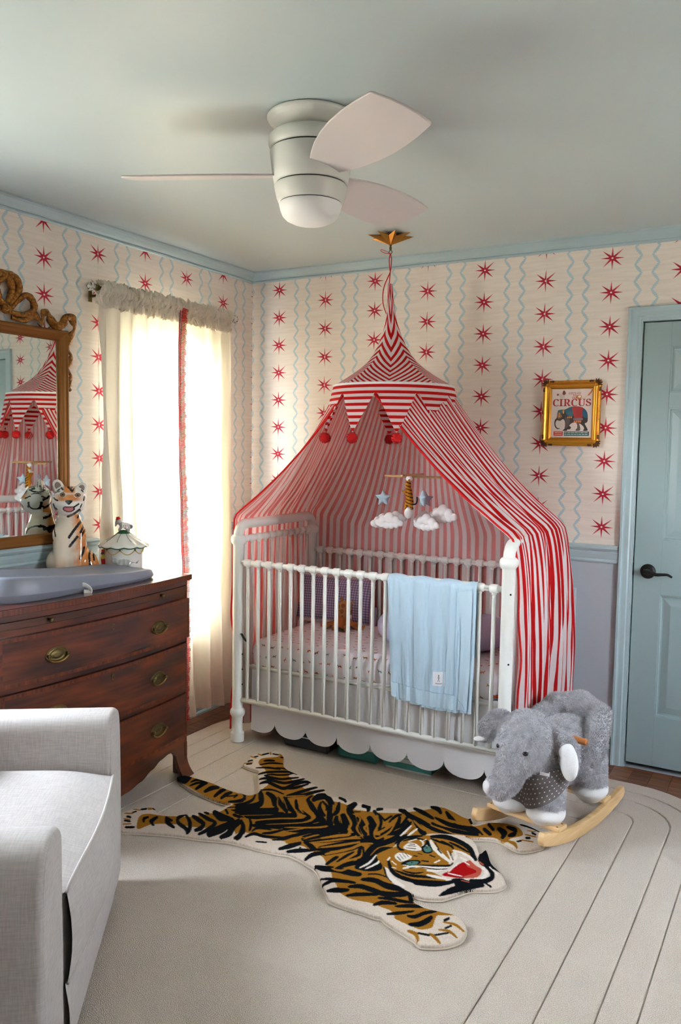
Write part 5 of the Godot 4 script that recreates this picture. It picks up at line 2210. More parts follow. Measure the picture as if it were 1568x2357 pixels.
# ---------------------------------------------------------------- rocking elephant
func build_elephant() -> void:
	var e := thing("rocking_elephant", "grey plush elephant rocker on pale wooden runners, dotted bandana round its neck", "rocking toy", Vector3(2.042, RUG_TOP, 0.700), deg_to_rad(-13.7))
	var k := 0.035
	var body := [
		[0, Vector3(0, 0.275, -0.03), Vector3(0, 0.275, 0.20), 0.125, 0.120],
		[1, Vector3(0, 0.382, 0.285), Vector3(0.104, 0.108, 0.112)],
		[1, Vector3(0, 0.335, 0.325), Vector3(0.074, 0.062, 0.066)],
		[0, Vector3(-0.002, 0.330, 0.350), Vector3(-0.012, 0.285, 0.375), 0.054, 0.046],
		[0, Vector3(-0.012, 0.285, 0.375), Vector3(-0.020, 0.245, 0.380), 0.046, 0.042],
		[0, Vector3(-0.020, 0.245, 0.380), Vector3(-0.036, 0.222, 0.402), 0.042, 0.036],
		[0, Vector3(-0.036, 0.222, 0.402), Vector3(-0.050, 0.226, 0.424), 0.036, 0.029],
	]
	for s in [-1.0, 1.0]:
		body.append([0, Vector3(s * 0.066, 0.25, 0.235), Vector3(s * 0.073, 0.150, 0.250), 0.066, 0.066])
		body.append([0, Vector3(s * 0.078, 0.23, -0.045), Vector3(s * 0.086, 0.150, -0.065), 0.078, 0.066])
	var sk := skin(body, 0.0085, k)
	var tone := func(p: Vector3, r: float) -> Color:
		var t: float = 0.50 + 0.28 * r + 0.16 * M.fur_noise.get_noise_3dv(p * 26.0) + 0.26 * M.fur_noise.get_noise_3dv(p * 75.0)
		return Color(t * 0.985, t * 0.965, t * 1.0)
	var under := func(p: Vector3, _n: Vector3) -> Color:
		var t: float = 0.42 + 0.16 * M.fur_noise.get_noise_3dv(p * 26.0)
		return Color(t * 0.98, t * 0.96, t)
	var b := part("body", skin_mesh(sk, under), M.plush, e)
	fur("fur", sk, 60000, 0.0090, 0.0022, tone, b, Vector3(0, -0.7, 0.1), 31)
	# seat back with two padded wings
	var seat := [
		[1, Vector3(0, 0.345, -0.130), Vector3(0.130, 0.115, 0.042)],
		[0, Vector3(-0.098, 0.408, -0.11), Vector3(0, 0.432, -0.135), 0.040, 0.042],
		[0, Vector3(0.098, 0.408, -0.11), Vector3(0, 0.432, -0.135), 0.040, 0.042],
	]
	for s in [-1.0, 1.0]:
		seat.append([0, Vector3(s * 0.098, 0.408, -0.11), Vector3(s * 0.122, 0.365, -0.035), 0.040, 0.043])
		seat.append([0, Vector3(s * 0.122, 0.365, -0.035), Vector3(s * 0.126, 0.30, 0.035), 0.043, 0.043])
		seat.append([0, Vector3(s * 0.126, 0.30, 0.035), Vector3(s * 0.114, 0.235, 0.060), 0.043, 0.040])
		seat.append([0, Vector3(s * 0.118, 0.31, -0.05), Vector3(s * 0.105, 0.24, -0.01), 0.038, 0.042])
	var sk2 := skin(seat, 0.0085, 0.016)
	var so := part("seat_back", skin_mesh(sk2, under), M.plush, e)
	fur("fur", sk2, 36000, 0.0090, 0.0022, tone, so, Vector3(0, 0.5, 0.2), 32)
	# ears: a plush outside folded over a white fleece lining
	for s in [-1.0, 1.0]:
		var A: Vector3
		var earp: Array
		if s > 0:
			earp = [[1, Vector3(0.128, 0.392, 0.245), Vector3(0.060, 0.042, 0.026), Basis(Vector3.BACK, deg_to_rad(-28))], [1, Vector3(0.152, 0.335, 0.238), Vector3(0.026, 0.070, 0.044), Basis(Vector3.BACK, deg_to_rad(6))]]
		else:
			earp = [[1, Vector3(-0.148, 0.405, 0.262), Vector3(0.075, 0.044, 0.024), Basis(Vector3.BACK, deg_to_rad(38))], [1, Vector3(-0.190, 0.358, 0.262), Vector3(0.032, 0.042, 0.022), Basis(Vector3.BACK, deg_to_rad(20))]]
		var sk3 := skin(earp, 0.006, 0.02)
		var ear := part("ear", skin_mesh(sk3, under), M.plush, e)
		fur("fur", sk3, 7500, 0.0080, 0.0020, tone, ear, Vector3(0, -0.6, 0), 40 + int(s))
		var lin: Array
		if s > 0:
			lin = [[1, Vector3(0.166, 0.332, 0.266), Vector3(0.034, 0.066, 0.024), Basis(Vector3.BACK, deg_to_rad(4))], [1, Vector3(0.150, 0.378, 0.268), Vector3(0.030, 0.016, 0.014), Basis(Vector3.BACK, deg_to_rad(40))]]
		else:
			lin = [[1, Vector3(-0.206, 0.328, 0.274), Vector3(0.034, 0.012, 0.018), Basis(Vector3.BACK, deg_to_rad(14))]]
		part("ear_lining", skin_mesh(skin(lin, 0.005, 0.015)), M.fleece, ear)
	# white fleece feet and trunk tip
	for s in [-1.0, 1.0]:
		for z in [0.252, -0.066]:
			var x: float = s * (0.073 if z > 0 else 0.086)
			var f := [[1, Vector3(x, 0.128, z), Vector3(0.068, 0.034, 0.070)], [1, Vector3(x, 0.116, z + 0.006), Vector3(0.070, 0.030, 0.072)], [0, Vector3(x, 0.148, z), Vector3(x, 0.125, z), 0.060, 0.066]]
			part("foot", skin_mesh(skin(f, 0.006, 0.012)), M.fleece, e)
	part("trunk_tip", ball_mesh(Vector3(0.021, 0.025, 0.015), 20, 14), M.fleece, e, Transform3D(Basis(Vector3.UP, deg_to_rad(-35)), Vector3(-0.062, 0.229, 0.444)))
	# eyes
	for s in [-1.0, 1.0]:
		var p := meet(body, Vector3(s * 0.24, 0.374, 0.62), Vector3(s * 0.014, 0.366, 0.33), k)
		var st := begin()
		ball(st, p, Vector3(0.011, 0.008, 0.008), 14, 10, Basis(Vector3.UP, s * 0.6))
		part("eye", done(st), M.black_gloss, e)
	# dotted bandana wrapped over the chest
	var wrap := func(u: float, v: float) -> Vector3:
		var a := deg_to_rad(lerpf(-95, 95, u))
		var drop := lerpf(0.022, 0.155, pow(maxf(0.0, 1.0 - absf(a - 0.12) / 1.55), 0.85))
		var y := 0.318 - drop * v - 0.02 * cos(a) + 0.02 * absf(sin(a))
		var dir := Vector3(sin(a), -0.15, cos(a))
		var c := Vector3(0, y, 0.18)
		var p := meet(body.slice(0, 1) + body.slice(7, 8) + body.slice(9, 10), c + dir * 0.35, c, k, 0.012)
		return p + dir * 0.003 * sin(u * 40.0 + v * 7.0) * (1.0 - v)
	var st := begin()
	sheet(st, 60, 20, wrap, 1.0, 0.45)
	part("bandana", done(st), M.dotted, e)
	part("cloth_tag", box_mesh(Vector3(0.035, 0.288, 0.335), Vector3(0.035, 0.012, 0.0025), 0.0008), M.white_cloth, e, Transform3D(Basis(Vector3.UP, 0.2), Vector3.ZERO))
	# handle bar, runners and cross bars
	part("handle", tube_mesh([Vector3(-0.175, 0.375, 0.135), Vector3(0, 0.375, 0.135), Vector3(0.165, 0.375, 0.135)], 0.0125, 14), M.birch_warm, e)
	for s in [-1.0, 1.0]:
		var out := []
		var zc := 0.065
		for i in 21:
			var z := lerpf(-0.300, 0.335, i / 20.0)
			out.append(Vector2(zc + z, z * z * 0.54))
		out.append(Vector2(zc + 0.345, 0.082))
		out.append(Vector2(zc + 0.335, 0.108))
		for i in 21:
			var z := lerpf(0.31, -0.282, i / 20.0)
			out.append(Vector2(zc + z, z * z * 0.50 + 0.052))
		out.append(Vector2(zc - 0.302, 0.092))
		out.append(Vector2(zc - 0.312, 0.068))
		part("runner", extrude_mesh(out, 0.024, Transform3D(Basis(Vector3(0, 0, 1), Vector3(0, 1, 0), Vector3(-1, 0, 0)), Vector3(s * 0.140 + 0.012, 0.0012, 0)), 0.004, 3), M.birch, e)
	for z in [0.270, -0.085]:
		var top := 0.093
		var st2 := begin()
		cbox(st2, Vector3(0, top - 0.008, z), Vector3(0.308, 0.016, 0.062), 0.003)
		var bar := part("cross_bar", done(st2), M.birch, e)
		st2 = begin()
		for s in [-1.0, 1.0]:
			for q in [-1.0, 1.0]:
				lathe(st2, Transform3D(Basis(), Vector3(s * 0.140, top + 0.0002, z + q * 0.018)), [Vector2(0.0042, 0.0), Vector2(0.0035, 0.0008), Vector2(0.0, 0.0009)], 10)
		var sc := part("screw", done(st2), M.old_brass, bar)
		sc.set_meta("kind", "stuff")


func tiger_outline() -> Array:
	var o := []
	add_mm(o, [-756,-37, -763,-75, -730,-85, -664,-84, -594,-81, -515,-65, -445,-59, -429,-64, -403,-61, -386,-69, -377,-90, -376,-111, -385,-128, -408,-161])
	add_mm(o, [-443,-206, -486,-258, -509,-296, -545,-299, -601,-311, -616,-329, -620,-370, -641,-413, -632,-461, -597,-507, -536,-514, -495,-477, -450,-406, -403,-372])
	add_mm(o, [-342,-354, -288,-333, -237,-309, -192,-285, -150,-276, -125,-241, -88,-232, -71,-250, -35,-252, -6,-235, 0,-245, 26,-243, 96,-240, 143,-257])
	add_mm(o, [186,-276, 218,-301, 212,-301, 233,-324, 257,-347, 289,-371, 326,-385, 377,-372, 432,-346, 460,-341, 468,-355, 492,-319, 497,-301, 520,-336])
	add_mm(o, [551,-359, 585,-374, 629,-392, 654,-407, 692,-401, 737,-377, 764,-336, 773,-277, 749,-235, 717,-203, 690,-204, 649,-226, 612,-235, 575,-225])
	add_mm(o, [534,-203, 507,-201, 507,-193, 534,-185, 567,-149, 597,-99, 604,-137, 622,-114, 656,-54, 703,-12, 735,29, 743,57, 729,91, 699,117])
	add_mm(o, [657,143, 630,184, 610,218, 590,245, 553,265, 524,271, 505,270, 502,270, 530,305, 570,322, 613,317, 669,310, 706,332, 726,364])
	add_mm(o, [732,413, 717,450, 691,479, 651,503, 637,506, 612,491, 579,479, 542,467, 503,453, 477,438, 459,443, 416,442, 367,444, 326,444])
	add_mm(o, [296,440, 283,432, 249,397, 217,365, 182,324, 147,294, 109,281, 64,265, 18,258, -20,269, -96,281, -144,283, -185,286, -234,296])
	add_mm(o, [-324,329, -371,343, -433,362, -492,387, -551,412, -593,434, -616,436, -665,395, -712,340, -714,311, -702,277, -678,256, -664,229, -626,236])
	add_mm(o, [-599,257, -564,258, -524,236, -491,201, -472,175, -445,146, -427,117, -416,99, -412,67, -405,44, -470,46, -568,32, -655,8])
	return o


func tiger_pattern(b: Callable, f: Callable) -> void:
	f.call(1, [-750,-30, -763,-75, -730,-85, -664,-84, -594,-81, -515,-65, -445,-59, -396,-61, -449,-43, -399,14, -398,31, -418,43, -470,46, -571,29, -661,1])
	f.call(1, [-563,400, -607,358, -636,310, -619,282, -557,265, -511,241, -460,213, -427,163, -398,127, -394,90, -390,42, -366,-19, -231,125, -210,193, -239,215, -277,226, -331,248, -375,267, -411,281, -457,290, -514,317, -550,347])
	f.call(1, [-564,-373, -579,-418, -548,-455, -529,-478, -533,-510, -496,-477, -466,-429, -398,-365, -342,-299, -234,-241, -192,-230, -148,-195, -91,-187, -58,-199, -6,-197, 28,-175, 87,-186, 144,-204, 216,-244, 211,-246, 244,-275, 289,-327, 330,-376, 378,-369, 462,-337, 501,-291, 552,-356, 598,-377, 646,-372, 677,-340, 683,-310, 655,-268, 649,-228, 597,-240, 534,-205, 473,-189, 366,-122, 379,28, 369,151, 453,254, 494,261, 491,250, 529,312, 570,323, 614,320, 669,310, 638,333, 623,342, 626,370, 634,411, 609,438, 574,436, 522,427, 508,411, 487,394, 452,391, 417,387, 359,400, 329,396, 297,383, 261,344, 282,373, 257,341, 232,319, 213,293, 178,262, 137,219, 92,205, 65,194, 29,187, -28,200, -47,191, -92,205, -137,190, -188,207, -228,210, -248,223, -463,-61, -379,-109, -382,-158, -393,-208, -482,-312, -539,-350])
	b.call(0, [-598,-324,5,6, -579,-346,5,7])
	b.call(0, [-614,-355,6,6, -601,-382,6,6])
	b.call(0, [-620,-415,5,6, -608,-434,5,6])
	b.call(0, [-605,-453,6,7, -587,-493,6,7])
	b.call(0, [-570,-493,4,7, -536,-498,4,7])
	b.call(0, [-515,-476,5,8, -500,-483,5,8])
	b.call(0, [-555,-400,5,6, -535,-418,8,12, -510,-428,4,7])
	b.call(0, [-543,-350,4,4, -522,-386,6,8, -493,-406,6,9, -458,-417,3,5])
	b.call(0, [-538,-313,3,5, -496,-343,6,9, -457,-354,5,9, -432,-359,3,5])
	b.call(0, [-464,-364,3,4, -432,-373,4,8, -403,-372,2,4])
	b.call(0, [-486,-258,5,5, -470,-294,8,10, -440,-322,8,11, -386,-354,7,11, -338,-351,3,6])
	b.call(0, [-458,-266,3,4, -434,-291,6,8, -408,-300,6,8, -376,-325,6,8, -361,-352,3,4])
	b.call(0, [-457,-264,3,6, -415,-263,6,11, -371,-270,7,11, -347,-294,7,10, -314,-326,4,6])
	b.call(0, [-450,-216,5,6, -433,-242,8,12, -390,-239,7,13, -337,-243,8,12, -312,-278,9,11, -286,-329,5,6])
	b.call(0, [-422,-180,6,7, -406,-215,10,15, -357,-202,7,15, -306,-196,10,14, -294,-249,11,13, -270,-298,10,14, -241,-308,5,8])
	b.call(0, [-330,-186,4,6, -291,-210,8,12, -267,-232,9,11, -243,-293,5,6])
	b.call(0, [-381,-129,4,5, -342,-157,6,9, -273,-148,2,5])
	b.call(0, [-258,-137,5,6, -236,-185,9,11, -214,-240,9,11, -192,-286,5,6])
	b.call(0, [-257,-123,5,7, -228,-161,9,12, -200,-188,9,12, -180,-229,9,12, -151,-275,5,7])
	b.call(0, [-435,-24,5,4, -437,-43,5,4])
	b.call(0, [-419,-62,-1,4, -387,-28,-9,-3, -392,1,-10,-11, -407,13,-5,-7])
	b.call(0, [-374,-85,-4,-1, -352,-33,-9,-7, -362,21,-9,-9, -384,43,-5,-5])
	b.call(0, [-378,-124,-4,6, -334,-70,-10,6, -304,-20,-19,-14, -323,22,-17,-21, -372,59,-9,-12])
	b.call(0, [-348,-124,4,12, -299,-101,1,18, -248,-46,-5,12, -220,-13,-17,-13, -245,15,-14,-20, -360,76,-8,-11])
	b.call(0, [-282,-112,-1,7, -239,-68,-1,14, -177,-15,-11,1, -189,21,-13,-18, -287,71,-13,-18, -346,94,-7,-10])
	b.call(0, [-263,-132,-2,9, -197,-61,-2,19, -134,-10,-19,-9, -170,29,-17,-25, -263,79,-18,-25, -315,105,-10,-14])
	b.call(0, [-206,-132,-3,5, -147,-58,1,15, -74,-23,-12,-2, -107,37,-13,-17, -169,83,-12,-17, -225,126,-7,-9])
	b.call(0, [-172,-162,0,9, -111,-106,-1,16, -36,-31,-13,-3, -56,40,-14,-18, -150,110,-13,-19, -222,151,-7,-10])
	b.call(0, [-70,-74,0,11, -7,-17,-7,13, -4,11,-17,-23, -50,48,-9,-13])
	b.call(0, [-142,-155,11,10, -140,-200,19,24, -113,-217,10,27, -65,-177,-6,14, -28,-108,-13,3, 25,1,-7,1])
	b.call(0, [-106,-169,-5,-1, -80,-108,-5,5, -48,-79,0,11, -23,-62,1,7])
	b.call(0, [-107,-177,0,6, -65,-143,-2,7, -46,-105,-3,1])
	b.call(0, [-168,-200,-6,-4, -163,-159,-6,3, -130,-136,1,7])
	b.call(0, [-41,-201,-5,1, -7,-129,-11,-3, -1,-84,-7,-5])
	b.call(0, [-67,-241,4,12, -24,-229,4,11])
	b.call(0, [11,-173,12,13, 21,-231,12,14])
	b.call(0, [12,-92,-6,2, 36,-44,-4,14, 91,-2,1,10])
	b.call(0, [31,-112,-6,4, 68,-48,-9,10, 110,8,-4,7])
	b.call(0, [-14,-76,-8,5, 30,-2,-24,-20, -12,54,-20,-31, -106,112,-11,-17])
	b.call(0, [91,-2,-8,-11, 63,37,-14,-19, 21,107,-14,-18, 0,148,-8,-9])
	b.call(0, [151,5,-6,-9, 116,41,-11,-16, 82,97,-11,-15, 42,140,-6,-9])
	b.call(0, [-98,115,-4,-5, -123,160,-7,-9, -151,184,-4,-5])
	b.call(0, [-76,188,5,5, -34,127,8,10, -2,70,8,11, 38,23,4,6])
	b.call(0, [-205,144,4,6, -171,132,6,10, -111,115,3,6])
	b.call(0, [-192,192,4,4, -189,156,7,9, -136,140,3,5])
	b.call(0, [-187,242,5,5, -174,202,8,10, -125,197,6,10, -45,162,4,6])
	b.call(0, [-90,207,3,4, -54,174,6,7, -33,113,4,4])
	b.call(0, [-270,99,-2,3, -226,149,-5,3, -201,194,-4,0])
	b.call(0, [-286,133,-2,5, -240,180,-8,4, -209,242,-12,-3, -201,276,-7,-4])
	b.call(0, [-295,161,7,6, -291,132,7,6])
	b.call(0, [-327,119,5,9, -303,116,5,9])
	b.call(0, [-134,248,3,5, -93,232,3,5])
	b.call(1, [-613,-325,4,4, -585,-363,4,4])
	b.call(1, [-641,-413,3,6, -600,-408,3,6])
	b.call(1, [-628,-456,4,7, -596,-450,4,7])
	b.call(1, [-591,-506,-2,3, -569,-478,-2,3])
	b.call(1, [-542,-507,4,9, -514,-497,4,9])
	b.call(1, [-175,-108,-1,2, -144,-68,-1,5, -110,-41,0,3])
	b.call(1, [-339,-148,2,4, -278,-132,1,5, -183,-36,0,2])
	b.call(1, [-180,-139,0,2, -107,-75,0,4, -54,-28,-3,0, -65,25,-3,-4, -181,117,-2,-2])
	b.call(1, [-211,-129,-2,1, -170,-61,0,4, -89,-13,-4,-4, -169,51,-4,-5, -250,117,-2,-3])
	b.call(1, [-280,-112,-1,1, -231,-40,-1,4, -171,-3,0,3])
	b.call(1, [-74,-129,-2,1, -43,-74,-2,1])
	b.call(1, [-261,-129,2,3, -225,-156,4,6, -191,-186,2,3])
	b.call(1, [-31,17,2,2, -18,-7,2,2])
	b.call(1, [-22,-71,-2,1, 23,10,-5,-6, -107,100,-3,-4])
	b.call(1, [-94,131,2,2, -58,90,3,4, -35,61,2,2])
	b.call(1, [-7,138,2,2, 34,84,2,2])
	b.call(1, [7,-187,-1,2, 84,-74,-2,2, 124,14,-4,-4, 73,82,-2,-3])
	b.call(1, [19,-104,-1,2, 62,-45,-1,2])
	b.call(1, [-312,109,2,2, -203,33,2,2])
	b.call(1, [-301,103,0,2, -249,133,-1,3, -216,188,-1,0])
	b.call(0, [-31,253,6,7, -7,209,12,13, 15,166,6,8])
	b.call(0, [13,152,2,9, 58,173,4,16, 89,188,2,9])
	b.call(0, [4,253,5,7, 37,222,9,13, 81,192,5,7])
	b.call(0, [38,224,4,1, 28,195,4,1])
	b.call(0, [92,271,6,5, 96,217,10,12, 145,173,5,8])
	b.call(0, [144,289,5,9, 174,284,9,17, 217,267,8,17, 278,259,7,17, 308,250,4,9])
	b.call(0, [202,351,3,4, 229,332,5,8, 267,319,4,8, 315,305,2,5])
	b.call(0, [230,382,4,3, 236,354,7,7, 244,340,3,4])
	b.call(0, [259,403,4,6, 282,378,7,12, 314,364,4,7])
	b.call(0, [305,342,3,5, 330,320,5,9, 364,314,3,10, 403,318,4,10, 449,301,5,9, 488,265,3,5])
	b.call(0, [328,394,3,4, 352,366,5,9, 407,332,3,5])
	b.call(0, [324,275,3,6, 351,260,5,12, 405,263,4,12, 482,252,2,6])
	b.call(0, [323,237,2,4, 354,224,3,8, 391,222,2,5])
	b.call(0, [421,353,2,4, 469,330,2,4])
	b.call(0, [170,260,5,4, 174,204,8,8, 180,186,4,5])
	b.call(0, [203,270,4,5, 221,216,8,9, 230,173,9,8, 235,121,5,4])
	b.call(0, [218,251,4,5, 245,201,8,10, 270,155,8,10, 280,125,4,5])
	b.call(0, [192,223,3,3, 200,168,6,6, 210,125,3,4])
	b.call(0, [82,183,3,6, 112,168,7,11, 156,126,7,10, 188,85,7,10, 214,45,4,6])
	b.call(0, [130,205,3,4, 158,165,5,7, 196,113,5,7, 211,71,3,4])
	b.call(0, [83,167,4,5, 127,112,7,10, 159,70,7,10, 186,32,4,6])
	b.call(0, [21,153,4,6, 78,112,7,12, 133,62,7,12, 183,26,4,7])
	b.call(0, [1,145,5,6, 58,79,8,12, 124,15,4,7])
	b.call(0, [-9,128,4,5, 29,66,7,9, 61,23,4,5])
	b.call(0, [180,34,10,20, 228,13,19,36, 257,-17,11,19])
	b.call(0, [262,-2,-8,-8, 252,71,-14,-11, 260,144,-13,-11, 249,208,-7,-7])
	b.call(0, [12,-184,-5,10, 61,-118,-8,17, 116,-44,-5,20, 171,9,-1,13])
	b.call(0, [21,-235,-12,-9, 28,-176,-12,-8])
	b.call(0, [51,-221,7,15, 78,-230,3,24, 100,-185,-6,3])
	b.call(0, [118,-219,7,12, 138,-244,7,12])
	b.call(0, [111,-210,0,11, 146,-179,0,10])
	b.call(0, [83,-131,-2,10, 139,-66,-5,16, 189,-2,-3,8])
	b.call(0, [119,-154,-4,11, 176,-81,-11,14, 207,-13,-8,3])
	b.call(0, [150,-190,-4,3, 184,-127,-8,4, 208,-69,-5,1])
	b.call(0, [189,-145,5,5, 196,-210,5,5])
	b.call(0, [207,-60,3,4, 217,-104,3,4])
	b.call(0, [231,-36,6,7, 245,-83,11,12, 247,-149,11,7, 224,-219,6,0])
	b.call(0, [246,-53,5,8, 272,-85,9,13, 283,-147,10,8, 267,-203,5,1])
	b.call(0, [194,-266,6,16, 230,-266,5,16])
	b.call(0, [20,-118,-4,11, 60,-66,-11,15, 104,4,-7,6])
	b.call(0, [19,-74,-4,5, 58,-16,-4,4])
	b.call(0, [-42,-205,-6,-1, -15,-131,-5,-1])
	b.call(0, [-34,-228,1,8, -16,-217,1,8])
	b.call(0, [-83,-207,-7,4, -25,-107,-14,4, 27,3,-8,1])
	b.call(0, [-99,-142,-3,4, -57,-87,-2,11, -25,-64,1,8])
	b.call(0, [35,-145,2,4, 76,-171,2,4])
	b.call(0, [307,0,3,3, 308,-67,6,6, 317,-97,3,4])
	b.call(0, [277,119,5,5, 285,58,9,12, 321,30,4,8])
	b.call(0, [305,109,3,1, 294,68,5,5, 312,48,2,4])
	b.call(0, [317,88,2,2, 323,63,2,3])
	b.call(0, [212,74,-7,2, 233,118,-10,10, 263,155,-3,8])
	b.call(0, [38,21,10,16, 80,-5,15,31, 114,-3,6,17])
	b.call(1, [56,-140,1,5, 102,-117,-2,4, 131,-37,-3,3, 190,20,0,3])
	b.call(1, [99,-150,-1,4, 146,-95,-4,3, 152,-58,-4,3, 189,-22,0,4])
	b.call(1, [23,-138,-1,4, 92,-62,-3,5, 108,-14,-5,1, 130,19,-7,-7, 95,56,-6,-9, 52,105,-3,-5])
	b.call(1, [19,-100,-1,2, 62,-43,-1,2])
	b.call(1, [-50,-172,-4,1, -11,-99,-3,1])
	b.call(1, [140,-184,-2,2, 182,-117,-4,1, 203,-42,-4,1, 232,-6,4,7, 248,-77,5,4, 232,-165,3,2])
	b.call(1, [183,25,-2,-4, 143,49,-4,-7, 88,106,-4,-6, 36,153,-2,-3])
	b.call(1, [178,61,-2,-3, 144,105,-4,-6, 86,166,-2,-3])
	b.call(1, [240,35,-3,-5, 204,64,-6,-9, 188,110,-6,-8, 145,173,-6,-8, 129,197,-3,-4])
	b.call(1, [224,95,-2,0, 245,146,-5,-4, 215,206,-5,-5, 204,266,-3,-2])
	b.call(1, [314,256,2,4, 352,232,3,7, 396,231,2,7, 454,250,1,4])
	b.call(1, [4,143,2,3, 21,102,4,5, 37,80,2,3])
	b.call(1, [12,161,-1,2, 24,175,1,6, 65,194,1,3])
	b.call(1, [199,269,2,4, 235,263,4,6, 253,215,3,3])
	b.call(1, [160,-179,2,4, 212,-229,2,4])
	f.call(0, [-756,-37, -763,-75, -715,-87, -695,-47, -691,-10])
	b.call(0, [-680,-38,5,5, -672,-72,9,10, -632,-78,4,6])
	b.call(0, [-658,-6,5,5, -651,-46,9,9, -622,-77,5,6])
	b.call(0, [-613,11,8,5, -621,-42,14,11, -615,-74,8,7])
	b.call(0, [-567,12,9,7, -566,-36,17,16, -543,-62,9,10])
	b.call(0, [-502,28,8,5, -513,-30,14,11, -508,-62,8,7])
	b.call(0, [-468,28,7,5, -474,-18,13,10, -467,-51,7,7])
	b.call(0, [-466,-2,4,5, -431,-35,4,5])
	b.call(0, [-426,33,6,7, -385,-7,12,11, -406,-60,6,2])
	b.call(0, [-428,-8,5,4, -433,-45,5,4])
	b.call(0, [-583,348,3,-2, -605,324,10,4, -601,301,6,5])
	b.call(0, [-532,348,0,-6, -565,326,12,2, -573,281,8,5])
	b.call(0, [-547,263,-2,4, -509,298,1,12, -453,321,3,7])
	b.call(0, [-534,272,4,8, -498,282,4,8])
	b.call(0, [-496,210,-7,-5, -498,249,-11,-5, -470,281,1,10, -411,305,1,10, -380,337,-2,3])
	b.call(0, [-496,210,0,5, -443,248,-3,7, -402,296,-8,1, -382,334,-5,-1])
	b.call(0, [-467,205,4,9, -432,217,6,15, -385,237,-3,9, -370,272,-14,-9, -377,300,-8,-7])
	b.call(0, [-461,175,3,8, -397,195,6,14, -352,208,-7,4, -340,265,-12,-8, -345,317,-7,-5])
	b.call(0, [-422,133,6,15, -363,157,13,28, -310,162,-10,12, -301,225,-24,-18, -311,272,-24,-19, -311,306,-13,-9])
	b.call(0, [-276,145,-11,-8, -275,197,-19,-10, -254,251,-18,-12, -263,294,-10,-9])
	b.call(0, [-269,149,-3,4, -220,207,-12,-3, -212,275,-8,-5])
	b.call(0, [-394,90,0,6, -355,122,0,6])
	b.call(0, [-340,113,5,11, -296,120,5,10])
	b.call(0, [-369,85,4,7, -297,75,4,6])
	b.call(0, [-396,77,3,4, -332,26,3,4])
	b.call(0, [-390,42,3,3, -356,-6,3,3])
	b.call(0, [-616,414,7,7, -584,394,6,7])
	b.call(0, [-659,375,5,6, -632,367,5,6])
	b.call(0, [-677,344,6,7, -655,340,6,7])
	b.call(0, [-681,308,5,4, -674,290,5,4])
	b.call(0, [-672,270,6,6, -655,252,6,6])
	b.call(0, [-641,239,4,6, -623,239,4,6])
	b.call(0, [-448,158,5,8, -419,158,5,8])
	b.call(1, [-641,400,4,4, -615,380,4,4])
	b.call(1, [-671,365,3,4, -643,356,3,4])
	b.call(1, [-702,329,4,4, -672,311,4,4])
	b.call(1, [-700,284,4,4, -667,275,3,4])
	b.call(1, [-654,251,7,8, -639,242,7,8])
	b.call(0, [208,-277,1,10, 251,-243,3,19, 315,-219,4,19, 380,-190,5,19, 440,-191,5,19, 461,-188,2,11])
	b.call(0, [238,-312,2,10, 289,-294,4,18, 349,-265,2,10])
	b.call(0, [290,-361,3,11, 327,-355,2,19, 355,-321,-1,8])
	b.call(0, [360,-353,-1,8, 400,-308,-1,16, 437,-275,0,9])
	b.call(0, [343,-282,2,10, 414,-254,4,18, 486,-255,4,18, 542,-248,2,10])
	b.call(0, [350,-232,2,9, 400,-211,4,16, 483,-218,5,16, 545,-231,3,9])
	b.call(0, [463,-343,-2,7, 491,-300,-2,6])
	b.call(0, [461,-279,1,6, 515,-273,2,10, 558,-239,0,5])
	b.call(0, [283,-199,-7,-6, 291,-59,-13,-11, 276,-1,-12,-15, 251,57,-6,-8])
	b.call(0, [270,-236,-1,10, 346,-151,-2,19, 375,-127,0,11])
	b.call(0, [275,102,3,3, 297,48,4,7, 343,28,2,4])
	b.call(0, [295,73,-2,-1, 301,106,-3,2, 327,135,-1,2])
	b.call(0, [326,99,2,2, 325,63,4,4, 342,43,2,3])
	b.call(0, [212,-284,-7,-2, 224,-244,-7,-2])
	b.call(0, [140,-192,1,7, 186,-157,0,7])
	b.call(0, [211,-145,4,3, 210,-208,7,8, 224,-235,3,5])
	b.call(0, [254,-111,5,5, 264,-161,9,7, 248,-241,5,2])
	b.call(1, [284,-213,0,6, 345,-168,2,11, 393,-160,2,6])
	b.call(1, [343,-291,2,5, 420,-285,3,10, 490,-284,1,5])
	b.call(1, [356,-210,1,4, 411,-201,2,7, 462,-190,1,4])
	b.call(0, [538,-292,0,14, 585,-254,0,13])
	b.call(0, [540,-341,-1,11, 581,-295,-1,11])
	b.call(0, [584,-325,0,14, 620,-296,-7,16, 628,-248,-7,-2])
	b.call(0, [610,-352,2,11, 647,-342,-1,17, 653,-307,-10,-11, 639,-281,-4,-9])
	b.call(0, [647,-399,2,8, 693,-399,2,14, 734,-377,0,7])
	b.call(0, [681,-256,3,6, 696,-273,3,6])
	b.call(0, [700,-300,3,9, 717,-311,3,9])
	b.call(0, [706,-356,1,8, 728,-345,1,8])
	b.call(1, [650,-243,1,8, 680,-235,0,13, 699,-206,-1,5])
	b.call(1, [690,-277,1,5, 736,-286,1,5])
	b.call(1, [689,-327,1,6, 734,-329,1,6])
	b.call(1, [687,-363,1,4, 721,-369,1,4])
	b.call(0, [239,344,3,5, 269,321,5,10, 317,307,3,6])
	b.call(0, [319,279,4,8, 364,260,5,15, 412,272,4,15, 457,265,6,14, 484,250,4,8])
	b.call(0, [307,341,4,7, 339,318,6,13, 383,317,4,14, 435,318,5,13, 477,292,7,13, 501,264,4,7])
	b.call(0, [326,393,3,5, 362,361,6,10, 413,331,3,6])
